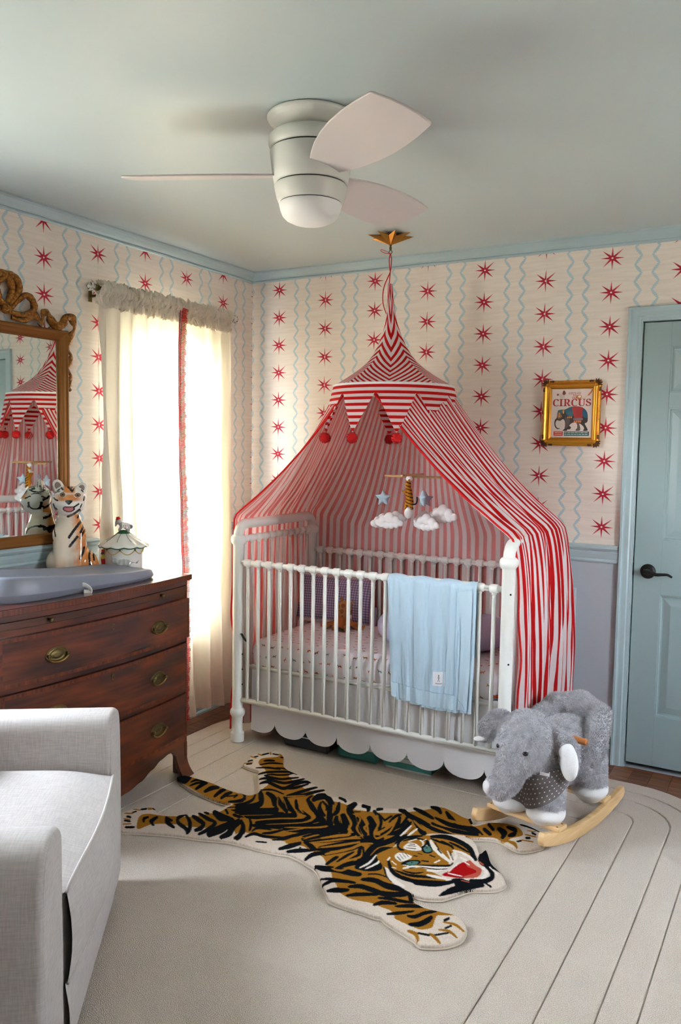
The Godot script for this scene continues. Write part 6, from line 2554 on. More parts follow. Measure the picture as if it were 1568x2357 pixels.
	b.call(0, [420,350,2,5, 451,336,4,9, 494,327,3,9, 531,316,2,5])
	b.call(0, [491,257,-7,7, 522,313,-7,7])
	b.call(0, [426,395,4,5, 446,366,6,11, 488,347,3,6])
	b.call(0, [488,366,3,5, 528,338,5,10, 570,320,2,6])
	b.call(0, [485,418,3,4, 518,391,5,8, 552,357,2,4])
	b.call(0, [543,393,2,5, 566,385,5,9, 583,352,5,9, 612,321,3,5])
	b.call(0, [566,433,3,7, 595,413,7,12, 608,380,9,9, 611,354,5,4])
	b.call(0, [269,395,4,7, 293,375,8,12, 319,356,4,7])
	b.call(0, [608,459,2,5, 646,450,2,5])
	b.call(0, [653,446,2,4, 689,409,2,4])
	b.call(0, [669,396,3,3, 682,369,3,4])
	b.call(0, [651,359,4,5, 661,335,4,5])
	b.call(1, [577,463,1,6, 607,467,-1,9, 629,498,-2,3])
	b.call(1, [639,442,0,4, 661,451,0,8, 689,473,-1,4])
	b.call(1, [655,410,1,4, 686,402,1,7, 721,421,0,4])
	b.call(1, [651,366,1,4, 689,360,1,7, 727,381,0,4])
	b.call(1, [616,326,1,4, 667,311,1,4])
	b.call(1, [469,317,1,4, 493,312,1,4])
	f.call(0, [261,217, 270,131, 281,96, 327,143, 347,188, 306,223])
	b.call(2, [279,217,3,3, 292,165,5,5, 287,103,3,2])
	b.call(2, [287,103,-1,3, 317,143,-5,-3, 300,212,-3,-3])
	b.call(2, [296,-172,-3,-2, 298,-105,-5,-4, 297,-67,-3,-2])
	b.call(2, [327,-161,-3,-3, 323,-112,-5,-5, 320,-81,-3,-3])
	b.call(0, [311,-164,-1,-1, 315,-91,-1,-1])
	f.call(6, [375,-115, 403,-152, 440,-176, 493,-192, 534,-185, 567,-149, 597,-99, 595,-60, 591,-28, 605,168, 590,245, 553,265, 505,270, 452,252, 413,240, 359,185, 341,140, 310,101, 313,38, 316,-50])
	f.call(1, [321,3, 324,-72, 362,-115, 410,-137, 476,-149, 516,-134, 566,-95, 580,-66, 546,-59, 511,-61, 525,13, 535,42, 496,63, 444,95, 481,104, 565,127, 568,141, 488,191, 419,183, 388,175, 351,162, 313,136, 288,100, 300,54])
	b.call(0, [369,-116,-3,-5, 341,-90,-5,-9, 316,-58,-6,-7, 319,-4,-5,0, 340,22,1,8, 356,21,2,5])
	b.call(0, [394,-123,4,9, 440,-150,6,17, 495,-145,3,17, 551,-116,-1,15, 588,-63,-3,12, 606,-44,-1,7])
	b.call(0, [440,-115,1,5, 491,-95,1,8, 505,-76,-1,3])
	b.call(0, [470,-120,1,5, 513,-107,1,8, 564,-85,1,4])
	b.call(0, [338,113,-2,4, 377,167,-2,9, 416,193,2,12, 474,196,4,12, 520,176,5,12, 572,150,5,11, 588,127,6,11, 609,101,3,6])
	b.call(0, [481,211,3,6, 546,179,5,12, 595,128,3,6])
	b.call(0, [390,166,1,4, 445,169,3,8, 490,153,3,8, 535,138,1,4])
	b.call(0, [411,154,1,3, 452,150,2,5, 480,126,1,3])
	b.call(0, [347,165,-1,2, 383,212,-1,5, 418,240,0,3])
	b.call(0, [322,-38,2,3, 355,-83,3,6, 403,-88,1,4])
	b.call(0, [400,-110,1,4, 431,-105,2,8, 483,-97,1,4])
	b.call(2, [360,167,-2,5, 390,207,-2,10, 426,232,1,12, 464,244,1,7])
	f.call(2, [346,79, 351,44, 398,46, 396,81, 378,103])
	f.call(2, [348,11, 346,-37, 373,-45, 397,-29, 412,-21, 395,4])
	b.call(0, [357,42,0,1, 388,71,0,1])
	b.call(0, [353,55,0,1, 384,83,0,1])
	b.call(0, [353,74,0,2, 380,96,0,2])
	b.call(0, [369,38,0,2, 394,60,0,1])
	b.call(0, [351,-16,1,2, 382,-28,1,2])
	b.call(0, [355,1,1,2, 389,-10,1,2])
	b.call(0, [351,-31,1,2, 373,-38,1,2])
	b.call(2, [341,-43,2,4, 360,-81,2,4])
	b.call(2, [371,-80,0,4, 392,-65,-2,4, 403,-29,-2,0])
	b.call(2, [391,-98,-2,-3, 384,-78,-2,-3])
	b.call(2, [350,113,0,3, 380,131,0,3])
	b.call(2, [371,154,1,3, 389,150,1,3])
	b.call(2, [338,120,4,2, 336,92,4,2])
	f.call(0, [400,-31, 402,-57, 395,-95, 425,-62, 447,-25, 439,-1, 419,-2])
	f.call(5, [408,-32, 419,-54, 442,-29, 435,-9, 421,-11])
	b.call(2, [409,-52,2,4, 414,-55,2,4])
	b.call(0, [416,-37,1,3, 422,-38,1,3])
	f.call(0, [389,112, 397,82, 432,60, 444,78, 427,108, 402,121])
	f.call(5, [402,101, 413,79, 435,70, 435,95, 416,107])
	b.call(0, [415,89,1,3, 420,87,1,3])
	b.call(2, [397,119,1,3, 420,112,1,3])
	b.call(2, [404,-101,-2,6, 439,-55,-2,12, 481,-20,0,13, 530,13,0,7])
	b.call(0, [425,-94,-1,2, 464,-45,-1,2])
	b.call(0, [455,-49,0,3, 482,-26,0,3])
	b.call(2, [489,-58,-1,3, 534,7,-1,3])
	b.call(2, [509,-71,-1,3, 532,-36,-4,2, 539,7,-3,-1])
	b.call(0, [498,-60,-1,1, 536,-1,-1,1])
	b.call(2, [504,-70,1,5, 541,-70,2,9, 577,-55,1,8, 598,-39,0,4])
	b.call(2, [546,-37,1,6, 577,-26,1,6])
	b.call(2, [407,141,2,4, 427,116,4,8, 452,99,2,5])
	b.call(0, [424,128,1,2, 442,111,1,2])
	b.call(2, [451,88,1,4, 490,86,3,7, 539,52,2,4])
	b.call(2, [483,112,2,4, 515,91,4,7, 535,58,2,4])
	b.call(0, [459,99,1,2, 506,86,1,3, 541,61,1,2])
	b.call(2, [494,137,2,5, 526,132,3,9, 568,126,2,5])
	b.call(2, [564,135,2,4, 585,115,2,4])
	b.call(2, [485,50,3,3, 495,18,3,3])
	b.call(0, [439,58,1,4, 466,50,1,4])
	b.call(0, [447,5,1,4, 472,10,1,4])
	b.call(0, [400,41,1,3, 418,36,1,3])
	b.call(0, [406,16,1,2, 426,16,1,2])
	b.call(0, [442,92,1,3, 497,64,2,6, 536,39,3,5, 541,11,2,2])
	f.call(3, [540,108, 554,59, 564,3, 580,-22, 586,-33, 615,-7, 640,6, 647,44, 641,68, 601,96, 567,107])
	f.call(4, [583,-31, 618,-9, 642,5, 650,49, 632,78, 605,83, 630,40, 626,21, 588,8])
	b.call(2, [551,86,2,2, 557,2,3,2])
	b.call(2, [552,89,1,4, 603,82,1,4])
	b.call(2, [563,-19,0,4, 596,-1,0,4])
	b.call(2, [638,-7,0,8, 661,8,-6,5, 666,61,-7,-10, 634,92,-3,-7])
	b.call(0, [638,-32,0,8, 671,-7,-3,12, 690,37,-9,-5, 673,77,-6,-15, 631,94,-3,-8])
	f.call(0, [597,-99, 603,-139, 622,-114, 657,-54, 702,-9, 657,-26, 636,-20, 610,-47])
	b.call(4, [615,-43,0,5, 638,-27,0,5])
	f.call(0, [578,119, 607,95, 636,98, 677,91, 687,108, 657,143, 625,188, 589,235, 582,226, 592,175, 603,149])
	b.call(4, [607,108,1,3, 637,106,1,3])
	b.call(2, [611,92,0,3, 627,96,0,3])
	b.call(2, [656,-29,0,4, 701,10,0,3])
	b.call(0, [685,83,0,5, 711,97,0,5])
	b.call(0, [690,-18,0,2, 708,-7,0,2])


# ---------------------------------------------------------------- ceiling fan
func build_fan() -> void:
	var at := Vector3(1.500, ROOM_H, 1.772)
	var f := thing("ceiling_fan", "white three-blade flush ceiling fan with a frosted light bowl", "ceiling fan", at)
	part("canopy", lathe_mesh([Vector2(0.0, -0.062), Vector2(0.066, -0.062), Vector2(0.070, -0.058), Vector2(0.088, -0.044), Vector2(0.118, -0.024), Vector2(0.1235, -0.0195), Vector2(0.1245, -0.017), Vector2(0.129, -0.015), Vector2(0.132, -0.009), Vector2(0.132, -0.004), Vector2(0.129, -0.0015), Vector2(0.10, -0.001)], 64), M.fan_white, f)
	part("shadow_gap", lathe_mesh([Vector2(0.126, -0.003), Vector2(0.126, 0.0)], 48), M.black_gap, f)
	# motor housing in three shells with dark joints between them
	part("upper_shell", lathe_mesh([Vector2(0.0, -0.098), Vector2(0.1205, -0.098), Vector2(0.1235, -0.096), Vector2(0.1275, -0.085), Vector2(0.1285, -0.074), Vector2(0.126, -0.064), Vector2(0.119, -0.056), Vector2(0.105, -0.0515), Vector2(0.06, -0.051)], 64), M.fan_white, f)
	part("joint", lathe_mesh([Vector2(0.117, -0.106), Vector2(0.118, -0.094)], 64), M.black_gap, f)
	part("middle_shell", lathe_mesh([Vector2(0.0, -0.197), Vector2(0.107, -0.197), Vector2(0.1105, -0.194), Vector2(0.1150, -0.170), Vector2(0.1200, -0.135), Vector2(0.1235, -0.106), Vector2(0.1215, -0.1025), Vector2(0.0, -0.1020)], 64), M.fan_white, f)
	part("joint", lathe_mesh([Vector2(0.104, -0.204), Vector2(0.104, -0.193)], 64), M.black_gap, f)
	part("lower_shell", lathe_mesh([Vector2(0.0, -0.251), Vector2(0.0945, -0.251), Vector2(0.0975, -0.248), Vector2(0.1025, -0.235), Vector2(0.1065, -0.218), Vector2(0.1090, -0.2045), Vector2(0.1070, -0.2010), Vector2(0.0, -0.2005)], 64), M.fan_white, f)
	part("joint", lathe_mesh([Vector2(0.0915, -0.257), Vector2(0.0915, -0.248)], 64), M.black_gap, f)
	part("light_bowl", lathe_mesh([Vector2(0.0, -0.3130), Vector2(0.030, -0.3120), Vector2(0.054, -0.3080), Vector2(0.074, -0.2985), Vector2(0.084, -0.2880), Vector2(0.0905, -0.2720), Vector2(0.0945, -0.2560), Vector2(0.0930, -0.2535), Vector2(0.0, -0.2530)], 64), M.fan_glass, f)
	# blades: radius along x, width along z
	var half := [[0.095, 0.046], [0.14, 0.062], [0.20, 0.079], [0.27, 0.092], [0.34, 0.0985], [0.41, 0.0995], [0.47, 0.0965], [0.52, 0.0915], [0.548, 0.0880]]
	var out := []
	for h in half:
		out.append(Vector2(h[0], h[1]))
	out.append(Vector2(0.556, 0.082))
	out.append(Vector2(0.566, 0.040))
	out.append(Vector2(0.569, 0.0))
	out.append(Vector2(0.566, -0.040))
	out.append(Vector2(0.556, -0.082))
	for i in half.size():
		var h: Array = half[half.size() - 1 - i]
		out.append(Vector2(h[0], -h[1]))
	var blade := extrude_mesh(out, 0.006, Transform3D(Basis(Vector3.RIGHT, -PI / 2), Vector3(0, -0.003, 0)), 0.0022, 2)
	for a in [35.0, 156.0, -84.0]:
		# the blade slopes: its trailing side hangs lower
		var basis := Basis(Vector3.UP, deg_to_rad(-a)) * Basis(Vector3.RIGHT, deg_to_rad(-14.5))
		part("blade", blade, M.fan_blade, f, Transform3D(basis, Vector3(0, -0.168, 0)))


# ---------------------------------------------------------------- framed circus print
func build_picture() -> void:
	var zc := 0.0
	var x0 := 1.711
	var x1 := 1.983
	var y0 := 1.483
	var y1 := 1.792
	var pic := thing("framed_print", "small ornate gold frame with a circus elephant print on the wall by the door", "picture", Vector3((x0 + x1) / 2, y0, 0.001))
	var hw := (x1 - x0) / 2
	var h := y1 - y0
	var prof := [Vector2(0.0, 0.004), Vector2(0.016, 0.002), Vector2(0.024, 0.004), Vector2(0.026, 0.009), Vector2(0.022, 0.014), Vector2(0.017, 0.020), Vector2(0.015, 0.026), Vector2(0.017, 0.031), Vector2(0.020, 0.034), Vector2(0.018, 0.037), Vector2(0.011, 0.039), Vector2(0.009, 0.043)]
	var c := [Vector3(-hw, 0, 0), Vector3(-hw, h, 0), Vector3(hw, h, 0), Vector3(hw, 0, 0)]
	for i in 4:
		var st := begin()
		var e: Vector3 = c[i]
		var f: Vector3 = c[(i + 1) % 4]
		var dir := (f - e).normalized()
		var into: Vector3 = [Vector3.RIGHT, Vector3.DOWN, Vector3.LEFT, Vector3.UP][i]
		smooth(st)
		for j in prof.size() - 1:
			var s: Vector2 = prof[j]
			var t: Vector2 = prof[j + 1]
			quad(st, e + into * s.y + dir * s.y + Vector3(0, 0, s.x), f + into * s.y - dir * s.y + Vector3(0, 0, s.x), f + into * t.y - dir * t.y + Vector3(0, 0, t.x), e + into * t.y + dir * t.y + Vector3(0, 0, t.x))
		flat(st)
		# carved leaves along the outer edge and a bead row by the print
		var len := e.distance_to(f)
		var mid := (e + f) * 0.5 + into * 0.008 + Vector3(0, 0, 0.024)
		for s in [-1.0, 1.0]:
			tube(st, curve([mid + dir * s * 0.002 + into * 0.004, mid + dir * s * 0.018 - into * 0.004, mid + dir * s * 0.034 + into * 0.001, mid + dir * s * 0.030 + into * 0.006], 5), [0.0015, 0.0022, 0.0028, 0.003, 0.003, 0.003, 0.003, 0.003, 0.003, 0.0028, 0.0026, 0.0024, 0.002, 0.0018, 0.0016, 0.0012], 6)
			for q in 3:
				var b: Vector3 = mid + dir * s * (len * 0.5 - 0.050 - 0.012 * q)
				tube(st, [b - into * 0.004, b + dir * s * 0.006 + into * 0.003, b + dir * s * 0.012 + into * 0.001], [0.0012, 0.0030, 0.0010], 6)
		for q in int((len - 0.08) / 0.0042):
			ball(st, e + dir * (0.041 + 0.0042 * q) + into * 0.0405 + Vector3(0, 0, 0.012), Vector3.ONE * 0.0017, 5, 3)
		part("frame_side", done(st), M.gold_frame, pic)
		# corner ornament
		st = begin()
		var o := e + into * 0.020 + dir * 0.020 + Vector3(0, 0, 0.020)
		var diag := (into + dir).normalized()
		for q in 5:
			var a := (q - 2) * 0.5
			var d2 := diag.rotated(Vector3(0, 0, 1), a)
			tube(st, [o + d2 * 0.004, o - d2 * 0.012 + Vector3(0, 0, 0.006), o - d2 * 0.024], [0.003, 0.0058, 0.0022], 7)
		tube(st, [o + into * 0.012 - dir * 0.012, o + into * 0.030 - dir * 0.013 + Vector3(0, 0, 0.004), o + into * 0.040 - dir * 0.010], [0.005, 0.0055, 0.002], 7)
		tube(st, [o + dir * 0.012 - into * 0.012, o + dir * 0.030 - into * 0.013 + Vector3(0, 0, 0.004), o + dir * 0.040 - into * 0.010], [0.005, 0.0055, 0.002], 7)
		part("corner_ornament", done(st), M.gilt_dark, pic)
		part("boss", ball_mesh(Vector3(0.0085, 0.0085, 0.006), 14, 8), M.gold_frame, pic, Transform3D(Basis(), o + diag * 0.004 + Vector3(0, 0, 0.006)))
	var st := begin()
	var px := hw - 0.040
	quad(st, Vector3(-px, 0.040, 0.010), Vector3(-px, h - 0.040, 0.010), Vector3(px, h - 0.040, 0.010), Vector3(px, 0.040, 0.010), Vector2(0, 1), Vector2(0, 0), Vector2(1, 0), Vector2(1, 1))
	var m := mat("circus_print", Color(1, 1, 1), 0.35)
	m.albedo_texture = tex(circus_image())
	part("print", done(st), m, pic, Transform3D(), "cream poster with an elephant in red and blue trappings under the word CIRCUS")
	# lettering
	for t in [["CIRCUS", 0.0, 0.712, 0.0335, M.poster_red, 1.0], ["LET'S GO", 0.012, 0.905, 0.0088, M.poster_red, 1.0], ["TO", 0.012, 0.862, 0.0088, M.poster_red, 1.0], ["THE", 0.012, 0.812, 0.0088, M.poster_red, 1.0]]:
		var tm := TextMesh.new()
		var sf := SystemFont.new()
		sf.font_names = PackedStringArray(["Droid Serif"])
		sf.font_weight = 700
		tm.font = sf
		tm.text = t[0]
		tm.font_size = 32
		tm.pixel_size = t[3] / 24.0
		tm.depth = 0.0006
		var hgt := h - 0.080
		part("lettering", tm, t[4], pic, Transform3D(Basis.from_scale(Vector3(1.08 if t[0] == "CIRCUS" else 1.0, 1.0, 1.0)), Vector3(t[1], 0.040 + hgt * t[2], 0.0108)))


# the flat print: elephant, acrobats and two banners
func circus_image() -> Image:
	var w := 384
	var h := 460
	var im := Image.create(w, h, false, Image.FORMAT_RGB8)
	im.fill(Color(0.86, 0.79, 0.75))
	var P := func(list: Array) -> Array:
		var o := []
		for i in list.size() / 2:
			# measured on a print 720 wide and 920 high
			o.append(Vector2(list[2 * i] * w / 720.0, list[2 * i + 1] * h / 920.0))
		return curve(o, 4, true)
	var grey := Color(0.20, 0.165, 0.15)
	var lite := Color(0.36, 0.30, 0.27)
	fill_poly(im, P.call([120, 420, 150, 395, 240, 390, 330, 345, 430, 330, 540, 350, 620, 420, 645, 520, 640, 620, 600, 650, 620, 700, 650, 760, 640, 785, 575, 785, 590, 740, 560, 690, 500, 650, 520, 720, 515, 780, 440, 780, 470, 730, 455, 640, 380, 640, 330, 690, 360, 720, 340, 760, 300, 760, 290, 785, 215, 785, 250, 745, 255, 660, 245, 600, 215, 570, 165, 600, 110, 590, 85, 640, 95, 700, 130, 740, 155, 735, 160, 750, 120, 755, 80, 715, 65, 650, 75, 580, 105, 540]), grey)
	fill_poly(im, P.call([250, 540, 330, 560, 330, 660, 290, 740, 250, 740, 262, 650]), lite)
	fill_poly(im, P.call([455, 640, 500, 650, 515, 760, 465, 770, 480, 720]), lite)
	fill_poly(im, P.call([125, 430, 150, 395, 240, 392, 235, 430, 170, 470, 130, 470]), Color(0.20, 0.38, 0.37))
	fill_poly(im, P.call([250, 400, 330, 350, 380, 345, 395, 500, 330, 520, 280, 490]), Color(0.16, 0.36, 0.42))
	fill_poly(im, P.call([370, 345, 430, 332, 500, 342, 560, 370, 550, 545, 480, 550, 420, 545, 395, 480]), Color(0.66, 0.10, 0.10))
	fill_poly(im, P.call([560, 375, 625, 430, 645, 540, 600, 545, 555, 500]), Color(0.12, 0.33, 0.42))
	for x in [300, 330, 360]:
		fill_poly(im, ellipse(x * w / 720.0, 535.0 * h / 920.0, 14 * w / 720.0, 17 * h / 920.0), Color(0.85, 0.47, 0.14))
	for x in [420, 455, 490, 520]:
		fill_poly(im, ellipse(x * w / 720.0, 615.0 * h / 920.0, 17 * w / 720.0, 20 * h / 920.0), Color(0.86, 0.44, 0.16))
	fill_poly(im, P.call([410, 545, 550, 550, 545, 590, 410, 590]), Color(0.50, 0.40, 0.42))
	fill_poly(im, P.call([205, 420, 222, 400, 232, 450, 215, 470]), Color(0.88, 0.60, 0.22))
	fill_poly(im, P.call([120, 480, 175, 475, 200, 520, 150, 560, 120, 550]), Color(0.55, 0.36, 0.22))
	for i in 9:
		fill_poly(im, ellipse((140.0 + 8 * (i % 3)) * w / 720.0, (460.0 + 30 * (i / 3)) * h / 920.0, 5, 5), Color(0.86, 0.56, 0.22))
	for i in 7:
		stroke(im, [Vector2(400 + i * 20, 370) * w / 720.0, Vector2(408 + i * 20, 520) * w / 720.0], 2.0, Color(0.48, 0.06, 0.07))
		stroke(im, [Vector2(290 + i * 14, 400) * w / 720.0, Vector2(320 + i * 10, 480) * w / 720.0], 1.5, Color(0.34, 0.52, 0.52))
	# acrobats
	fill_poly(im, P.call([195, 60, 215, 30, 235, 50, 250, 90, 225, 115, 195, 105]), Color(0.45, 0.16, 0.14))
	fill_poly(im, ellipse(110 * w / 720.0, 110 * h / 920.0, 10, 9), Color(0.50, 0.22, 0.14))
	for i in 6:
		stroke(im, [Vector2(100 + 22 * i, 80) * w / 720.0, Vector2(170 + 12 * i, 160) * w / 720.0], 1.3, Color(0.45, 0.38, 0.34))
	stroke(im, [Vector2(150, 190) * w / 720.0, Vector2(240, 110) * w / 720.0], 1.3, Color(0.5, 0.42, 0.4))
	fill_poly(im, ellipse(480 * w / 720.0, 155 * h / 920.0, 26, 20), Color(0.80, 0.50, 0.16))
	fill_poly(im, ellipse(490 * w / 720.0, 150 * h / 920.0, 14, 11), Color(0.90, 0.86, 0.80))
	stroke(im, [Vector2(520, 180) * w / 720.0, Vector2(590, 150) * w / 720.0, Vector2(640, 120) * w / 720.0], 1.5, Color(0.55, 0.42, 0.36))
	stroke(im, [Vector2(640, 120) * w / 720.0, Vector2(690, 60) * w / 720.0, Vector2(705, 20) * w / 720.0], 13.0, Color(0.78, 0.42, 0.18))
	# banners with lines of small print
	im.fill_rect(Rect2i(int(58 * w / 720.0), int(800 * h / 920.0), int(165 * w / 720.0), int(82 * h / 920.0)), Color(0.76, 0.20, 0.17))
	im.fill_rect(Rect2i(int(240 * w / 720.0), int(800 * h / 920.0), int(438 * w / 720.0), int(82 * h / 920.0)), Color(0.16, 0.34, 0.34))
	for row in 2:
		var x := 250.0
		while x < 660.0:
			var n := 20.0 + rng.randf() * 40.0
			im.fill_rect(Rect2i(int(x * w / 720.0), int((814 + 34 * row) * h / 920.0), int(n * w / 720.0), 7), Color(0.72, 0.76, 0.72))
			x += n + 10.0
		im.fill_rect(Rect2i(int(76 * w / 720.0), int((814 + 34 * row) * h / 920.0), int(130 * w / 720.0), 7), Color(0.90, 0.66, 0.58))
	return im


# ---------------------------------------------------------------- mattress, skirt, blanket, cushions
func top_of_mattress(x: float) -> float:
	return lerpf(0.518, 0.558, (x - 0.49) / 1.28)


func build_bedding() -> void:
	# mattress in a printed sheet
	var mt := thing("mattress", "crib mattress in a white fitted sheet printed with tiny animals", "mattress", Vector3(1.128, 0.40, 0.387))
	var o := -mt.position
	var st := begin()
	var x0 := 0.492
	var x1 := 1.768
	var z0 := 0.078
	var z1 := 0.694
	var prof := [[0.030, -0.142], [0.004, -0.128], [0.0, -0.105], [-0.004, -0.07], [0.0, -0.040], [0.008, -0.020], [0.022, -0.007], [0.045, -0.001], [0.08, 0.0]]
	var nz := FastNoiseLite.new()
	nz.seed = 3
	nz.frequency = 1.0
	smooth(st)
	var rings := []
	for k in prof.size():
		var ring := []
		var corner := round_rect(x0 + prof[k][0], z0 + prof[k][0], x1 - prof[k][0], z1 - prof[k][0], maxf(0.02, 0.065 - prof[k][0]), 6)
		# subdivide the long sides
		for i in corner.size():
			var a: Vector2 = corner[i]
			var b: Vector2 = corner[(i + 1) % corner.size()]
			var n := 40 if a.distance_to(b) > 0.5 else (20 if a.distance_to(b) > 0.3 else 1)
			for j in n:
				ring.append(a.lerp(b, float(j) / n))
		rings.append(ring)
	var at := func(k: int, i: int) -> Vector3:
		var p: Vector2 = rings[k][i % rings[k].size()]
		var puck := 0.004 * nz.get_noise_2d(p.x * 26.0 + p.y * 26.0, float(k) * 1.2) if k < 7 else 0.0
		return o + Vector3(p.x, top_of_mattress(p.x) + prof[k][1] + puck, p.y)
	var along := [0.0]
	for k in prof.size() - 1:
		along.append(along[k] + Vector2(prof[k][0], prof[k][1]).distance_to(Vector2(prof[k + 1][0], prof[k + 1][1])))
	for i in rings[0].size():
		var pi: Vector2 = rings[4][i]
		var pj: Vector2 = rings[4][(i + 1) % rings[4].size()]
		var ua := pi.x + pi.y
		var ub := pj.x + pj.y
		for k in prof.size() - 1:
			quad(st, at.call(k, i), at.call(k + 1, i), at.call(k + 1, i + 1), at.call(k, i + 1), Vector2(ua, -along[k]) * 2.2, Vector2(ua, -along[k + 1]) * 2.2, Vector2(ub, -along[k + 1]) * 2.2, Vector2(ub, -along[k]) * 2.2)
	var last := prof.size() - 1
	var cen := o + Vector3((x0 + x1) / 2, top_of_mattress((x0 + x1) / 2) + 0.004, (z0 + z1) / 2)
	for i in rings[last].size():
		var a: Vector3 = at.call(last, i)
		var b: Vector3 = at.call(last, i + 1)
		vtx(st, a, Vector2(a.x, a.z) * 2.2)
		vtx(st, cen, Vector2(cen.x, cen.z) * 2.2)
		vtx(st, b, Vector2(b.x, b.z) * 2.2)
	flat(st)
	part("sheet", done(st), M.sheet_print, mt)

	# crib skirt with a scalloped hem
	var sk := thing("crib_skirt", "white crib skirt with a scalloped hem hanging below the mattress", "crib skirt", Vector3(1.128, 0.06, 0.387))
	o = -sk.position
	st = begin()
	var notches := [0.472, 0.650, 0.826, 0.996, 1.173, 1.354, 1.531, 1.715, 1.895]
	var hem := func(x: float) -> float:
		for k in notches.size() - 1:
			if x <= notches[k + 1]:
				var t: float = (x - notches[k]) / (notches[k + 1] - notches[k])
				return 0.126 - 0.060 * sqrt(maxf(0.0, 1.0 - pow(absf(2.0 * t - 1.0), 2.2)))
		return 0.12
	var xs := []
	var a0 := 0.514
	var a1 := 1.768
	for k in 321:
		xs.append(lerpf(a0, a1, k / 320.0))
	for k in notches:
		if k > a0 and k < a1:
			xs.append(k)
	xs.sort()
	for layer in 2:
		smooth(st)
		var zo := 0.0016 * layer
		var P := func(x: float, j: int) -> Vector3:
			var v := j / 14.0
			var y := lerpf(0.40 + 0.02 * (x - 0.49), hem.call(x), v)
			var soft := clampf((y - 0.12) / 0.1, 0.0, 1.0) * smoothstep(0.9, 1.6, x)
			return o + Vector3(x, y, 0.690 - zo + 0.007 * sin(x * 52.0 + 0.8 * nz.get_noise_2d(x * 5.0, 0.0)) * soft * (1.0 - 0.6 * v) + 0.004 * nz.get_noise_2d(x * 7.0, y * 6.0))
		for k in xs.size() - 1:
			for j in 14:
				if layer == 0:
					quad(st, P.call(xs[k], j + 1), P.call(xs[k], j), P.call(xs[k + 1], j), P.call(xs[k + 1], j + 1))
				else:
					quad(st, P.call(xs[k], j), P.call(xs[k], j + 1), P.call(xs[k + 1], j + 1), P.call(xs[k + 1], j))
	part("front_panel", done(st), M.skirt_cloth, sk)
	for x in [0.512, 1.770]:
		st = begin()
		var side := func(u: float, v: float) -> Vector3:
			var z := lerpf(0.08, 0.690, u)
			var t := fposmod(u * 3.5, 1.0)
			return o + Vector3(x, lerpf(0.40, 0.126 - 0.060 * sqrt(maxf(0.0, 1.0 - pow(absf(2.0 * t - 1.0), 2.2))), v), z)
		sheet(st, 70, 8, side)
		part("side_panel", done(st), M.skirt_cloth, sk)

	# light blue blanket folded over the front rail
	var bl := thing("blanket", "light blue blanket with satin border folded over the front crib rail", "blanket", Vector3(1.47, 0.40, 0.735))
	o = -bl.position
	var zr := CZ1
	var ytop := 0.918
	var path := func(s: float) -> Vector2:
		# s: metres of cloth along the fall from the back hem, over the rail, to the front hem; gives (z, y)
		var back := 0.30
		if s < back:
			return Vector2(zr - 0.024, ytop - 0.020 - (back - s))
		var arc := PI * 0.022
		if s < back + arc:
			var a := (s - back) / 0.022
			return Vector2(zr - 0.0235 * cos(a), ytop - 0.020 + 0.021 * sin(a))
		return Vector2(zr + 0.024, ytop - 0.020 - (s - back - arc))
	var front := 0.505
	var total := 0.30 + PI * 0.022 + front
	for layer in 2:
		var L0 := 1.274 if layer == 0 else 1.290
		var R0 := 1.664 if layer == 0 else 1.680
		var drop := 0.0 if layer == 0 else -0.012
		var cloth := func(u: float, v: float) -> Vector3:
			var s := v * total
			var q: Vector2 = path.call(s)
			var fall := clampf((s - 0.36) / front, 0.0, 1.0)
			var x := lerpf(L0 + 0.028 * fall, R0 + 0.002 * fall - 0.012 * fall * fall, u)
			var wave := 0.006 * sin(u * 34.0 + 2.0 * nz.get_noise_2d(u * 3.0, v)) * (0.35 + 0.65 * fall) + 0.010 * nz.get_noise_2d(u * 8.0, v * 1.5 + 5.0) + 0.004 * sin(u * 75.0 + v * 4.0) * fall
			var z := q.x + (0.006 if s > 0.36 else 0.0) + wave * (1.0 if s > 0.36 else 0.3) * 0.8
			if s > 0.36:
				z = maxf(z, zr + 0.0145 + 0.003)
			var y := q.y + drop * fall - 0.014 * sin(PI * u) * fall - 0.010 * u * fall + 0.004 * sin(u * 20.0) * (1.0 - absf(fall))
			return o + Vector3(x, y, z - 0.0035 * layer * (1.0 if s > 0.36 else -1.0))
		st = begin()
		sheet(st, 90, 90, cloth, 1.0, 2.0)
		part("cloth" if layer == 0 else "folded_half", done(st), M.blue_knit, bl)
		if layer == 0:
			st = begin()
			var lift := Vector3(0, 0, 0.0022)
			var band := func(u: float, v: float) -> Vector3:
				return (cloth.call(u * 0.995, lerpf(1.0 - 0.062 / total, 1.0, v)) as Vector3) + lift + Vector3(0, 0, 0.0012 * sin(u * 90.0))
			sheet(st, 90, 6, band)
			var bar := func(u: float, v: float) -> Vector3:
				return (cloth.call(lerpf(0.825, 0.998, u), lerpf(0.44, 1.0, v)) as Vector3) + lift * 0.8
			sheet(st, 8, 60, bar)
			part("satin_border", done(st), M.blue_satin, bl, Transform3D(), "satin border strip")
			var seam := []
			for k in 40:
				seam.append((cloth.call(0.825, lerpf(0.44, 1.0 - 0.062 / total, k / 39.0)) as Vector3) + lift * 1.2)
			var seam2 := []
			for k in 40:
				seam2.append((cloth.call(lerpf(0.0, 0.825, k / 39.0), 1.0 - 0.062 / total) as Vector3) + lift * 1.2)
			var mitre := []
			for k in 8:
				mitre.append((cloth.call(lerpf(0.825, 0.995, k / 7.0), lerpf(1.0 - 0.062 / total, 1.0, k / 7.0)) as Vector3) + lift * 1.4)
			st = begin()
			for s in [seam, seam2, mitre]:
				tube(st, s, 0.0011, 5)
			part("border_seam", done(st), M.blue_seam, bl)
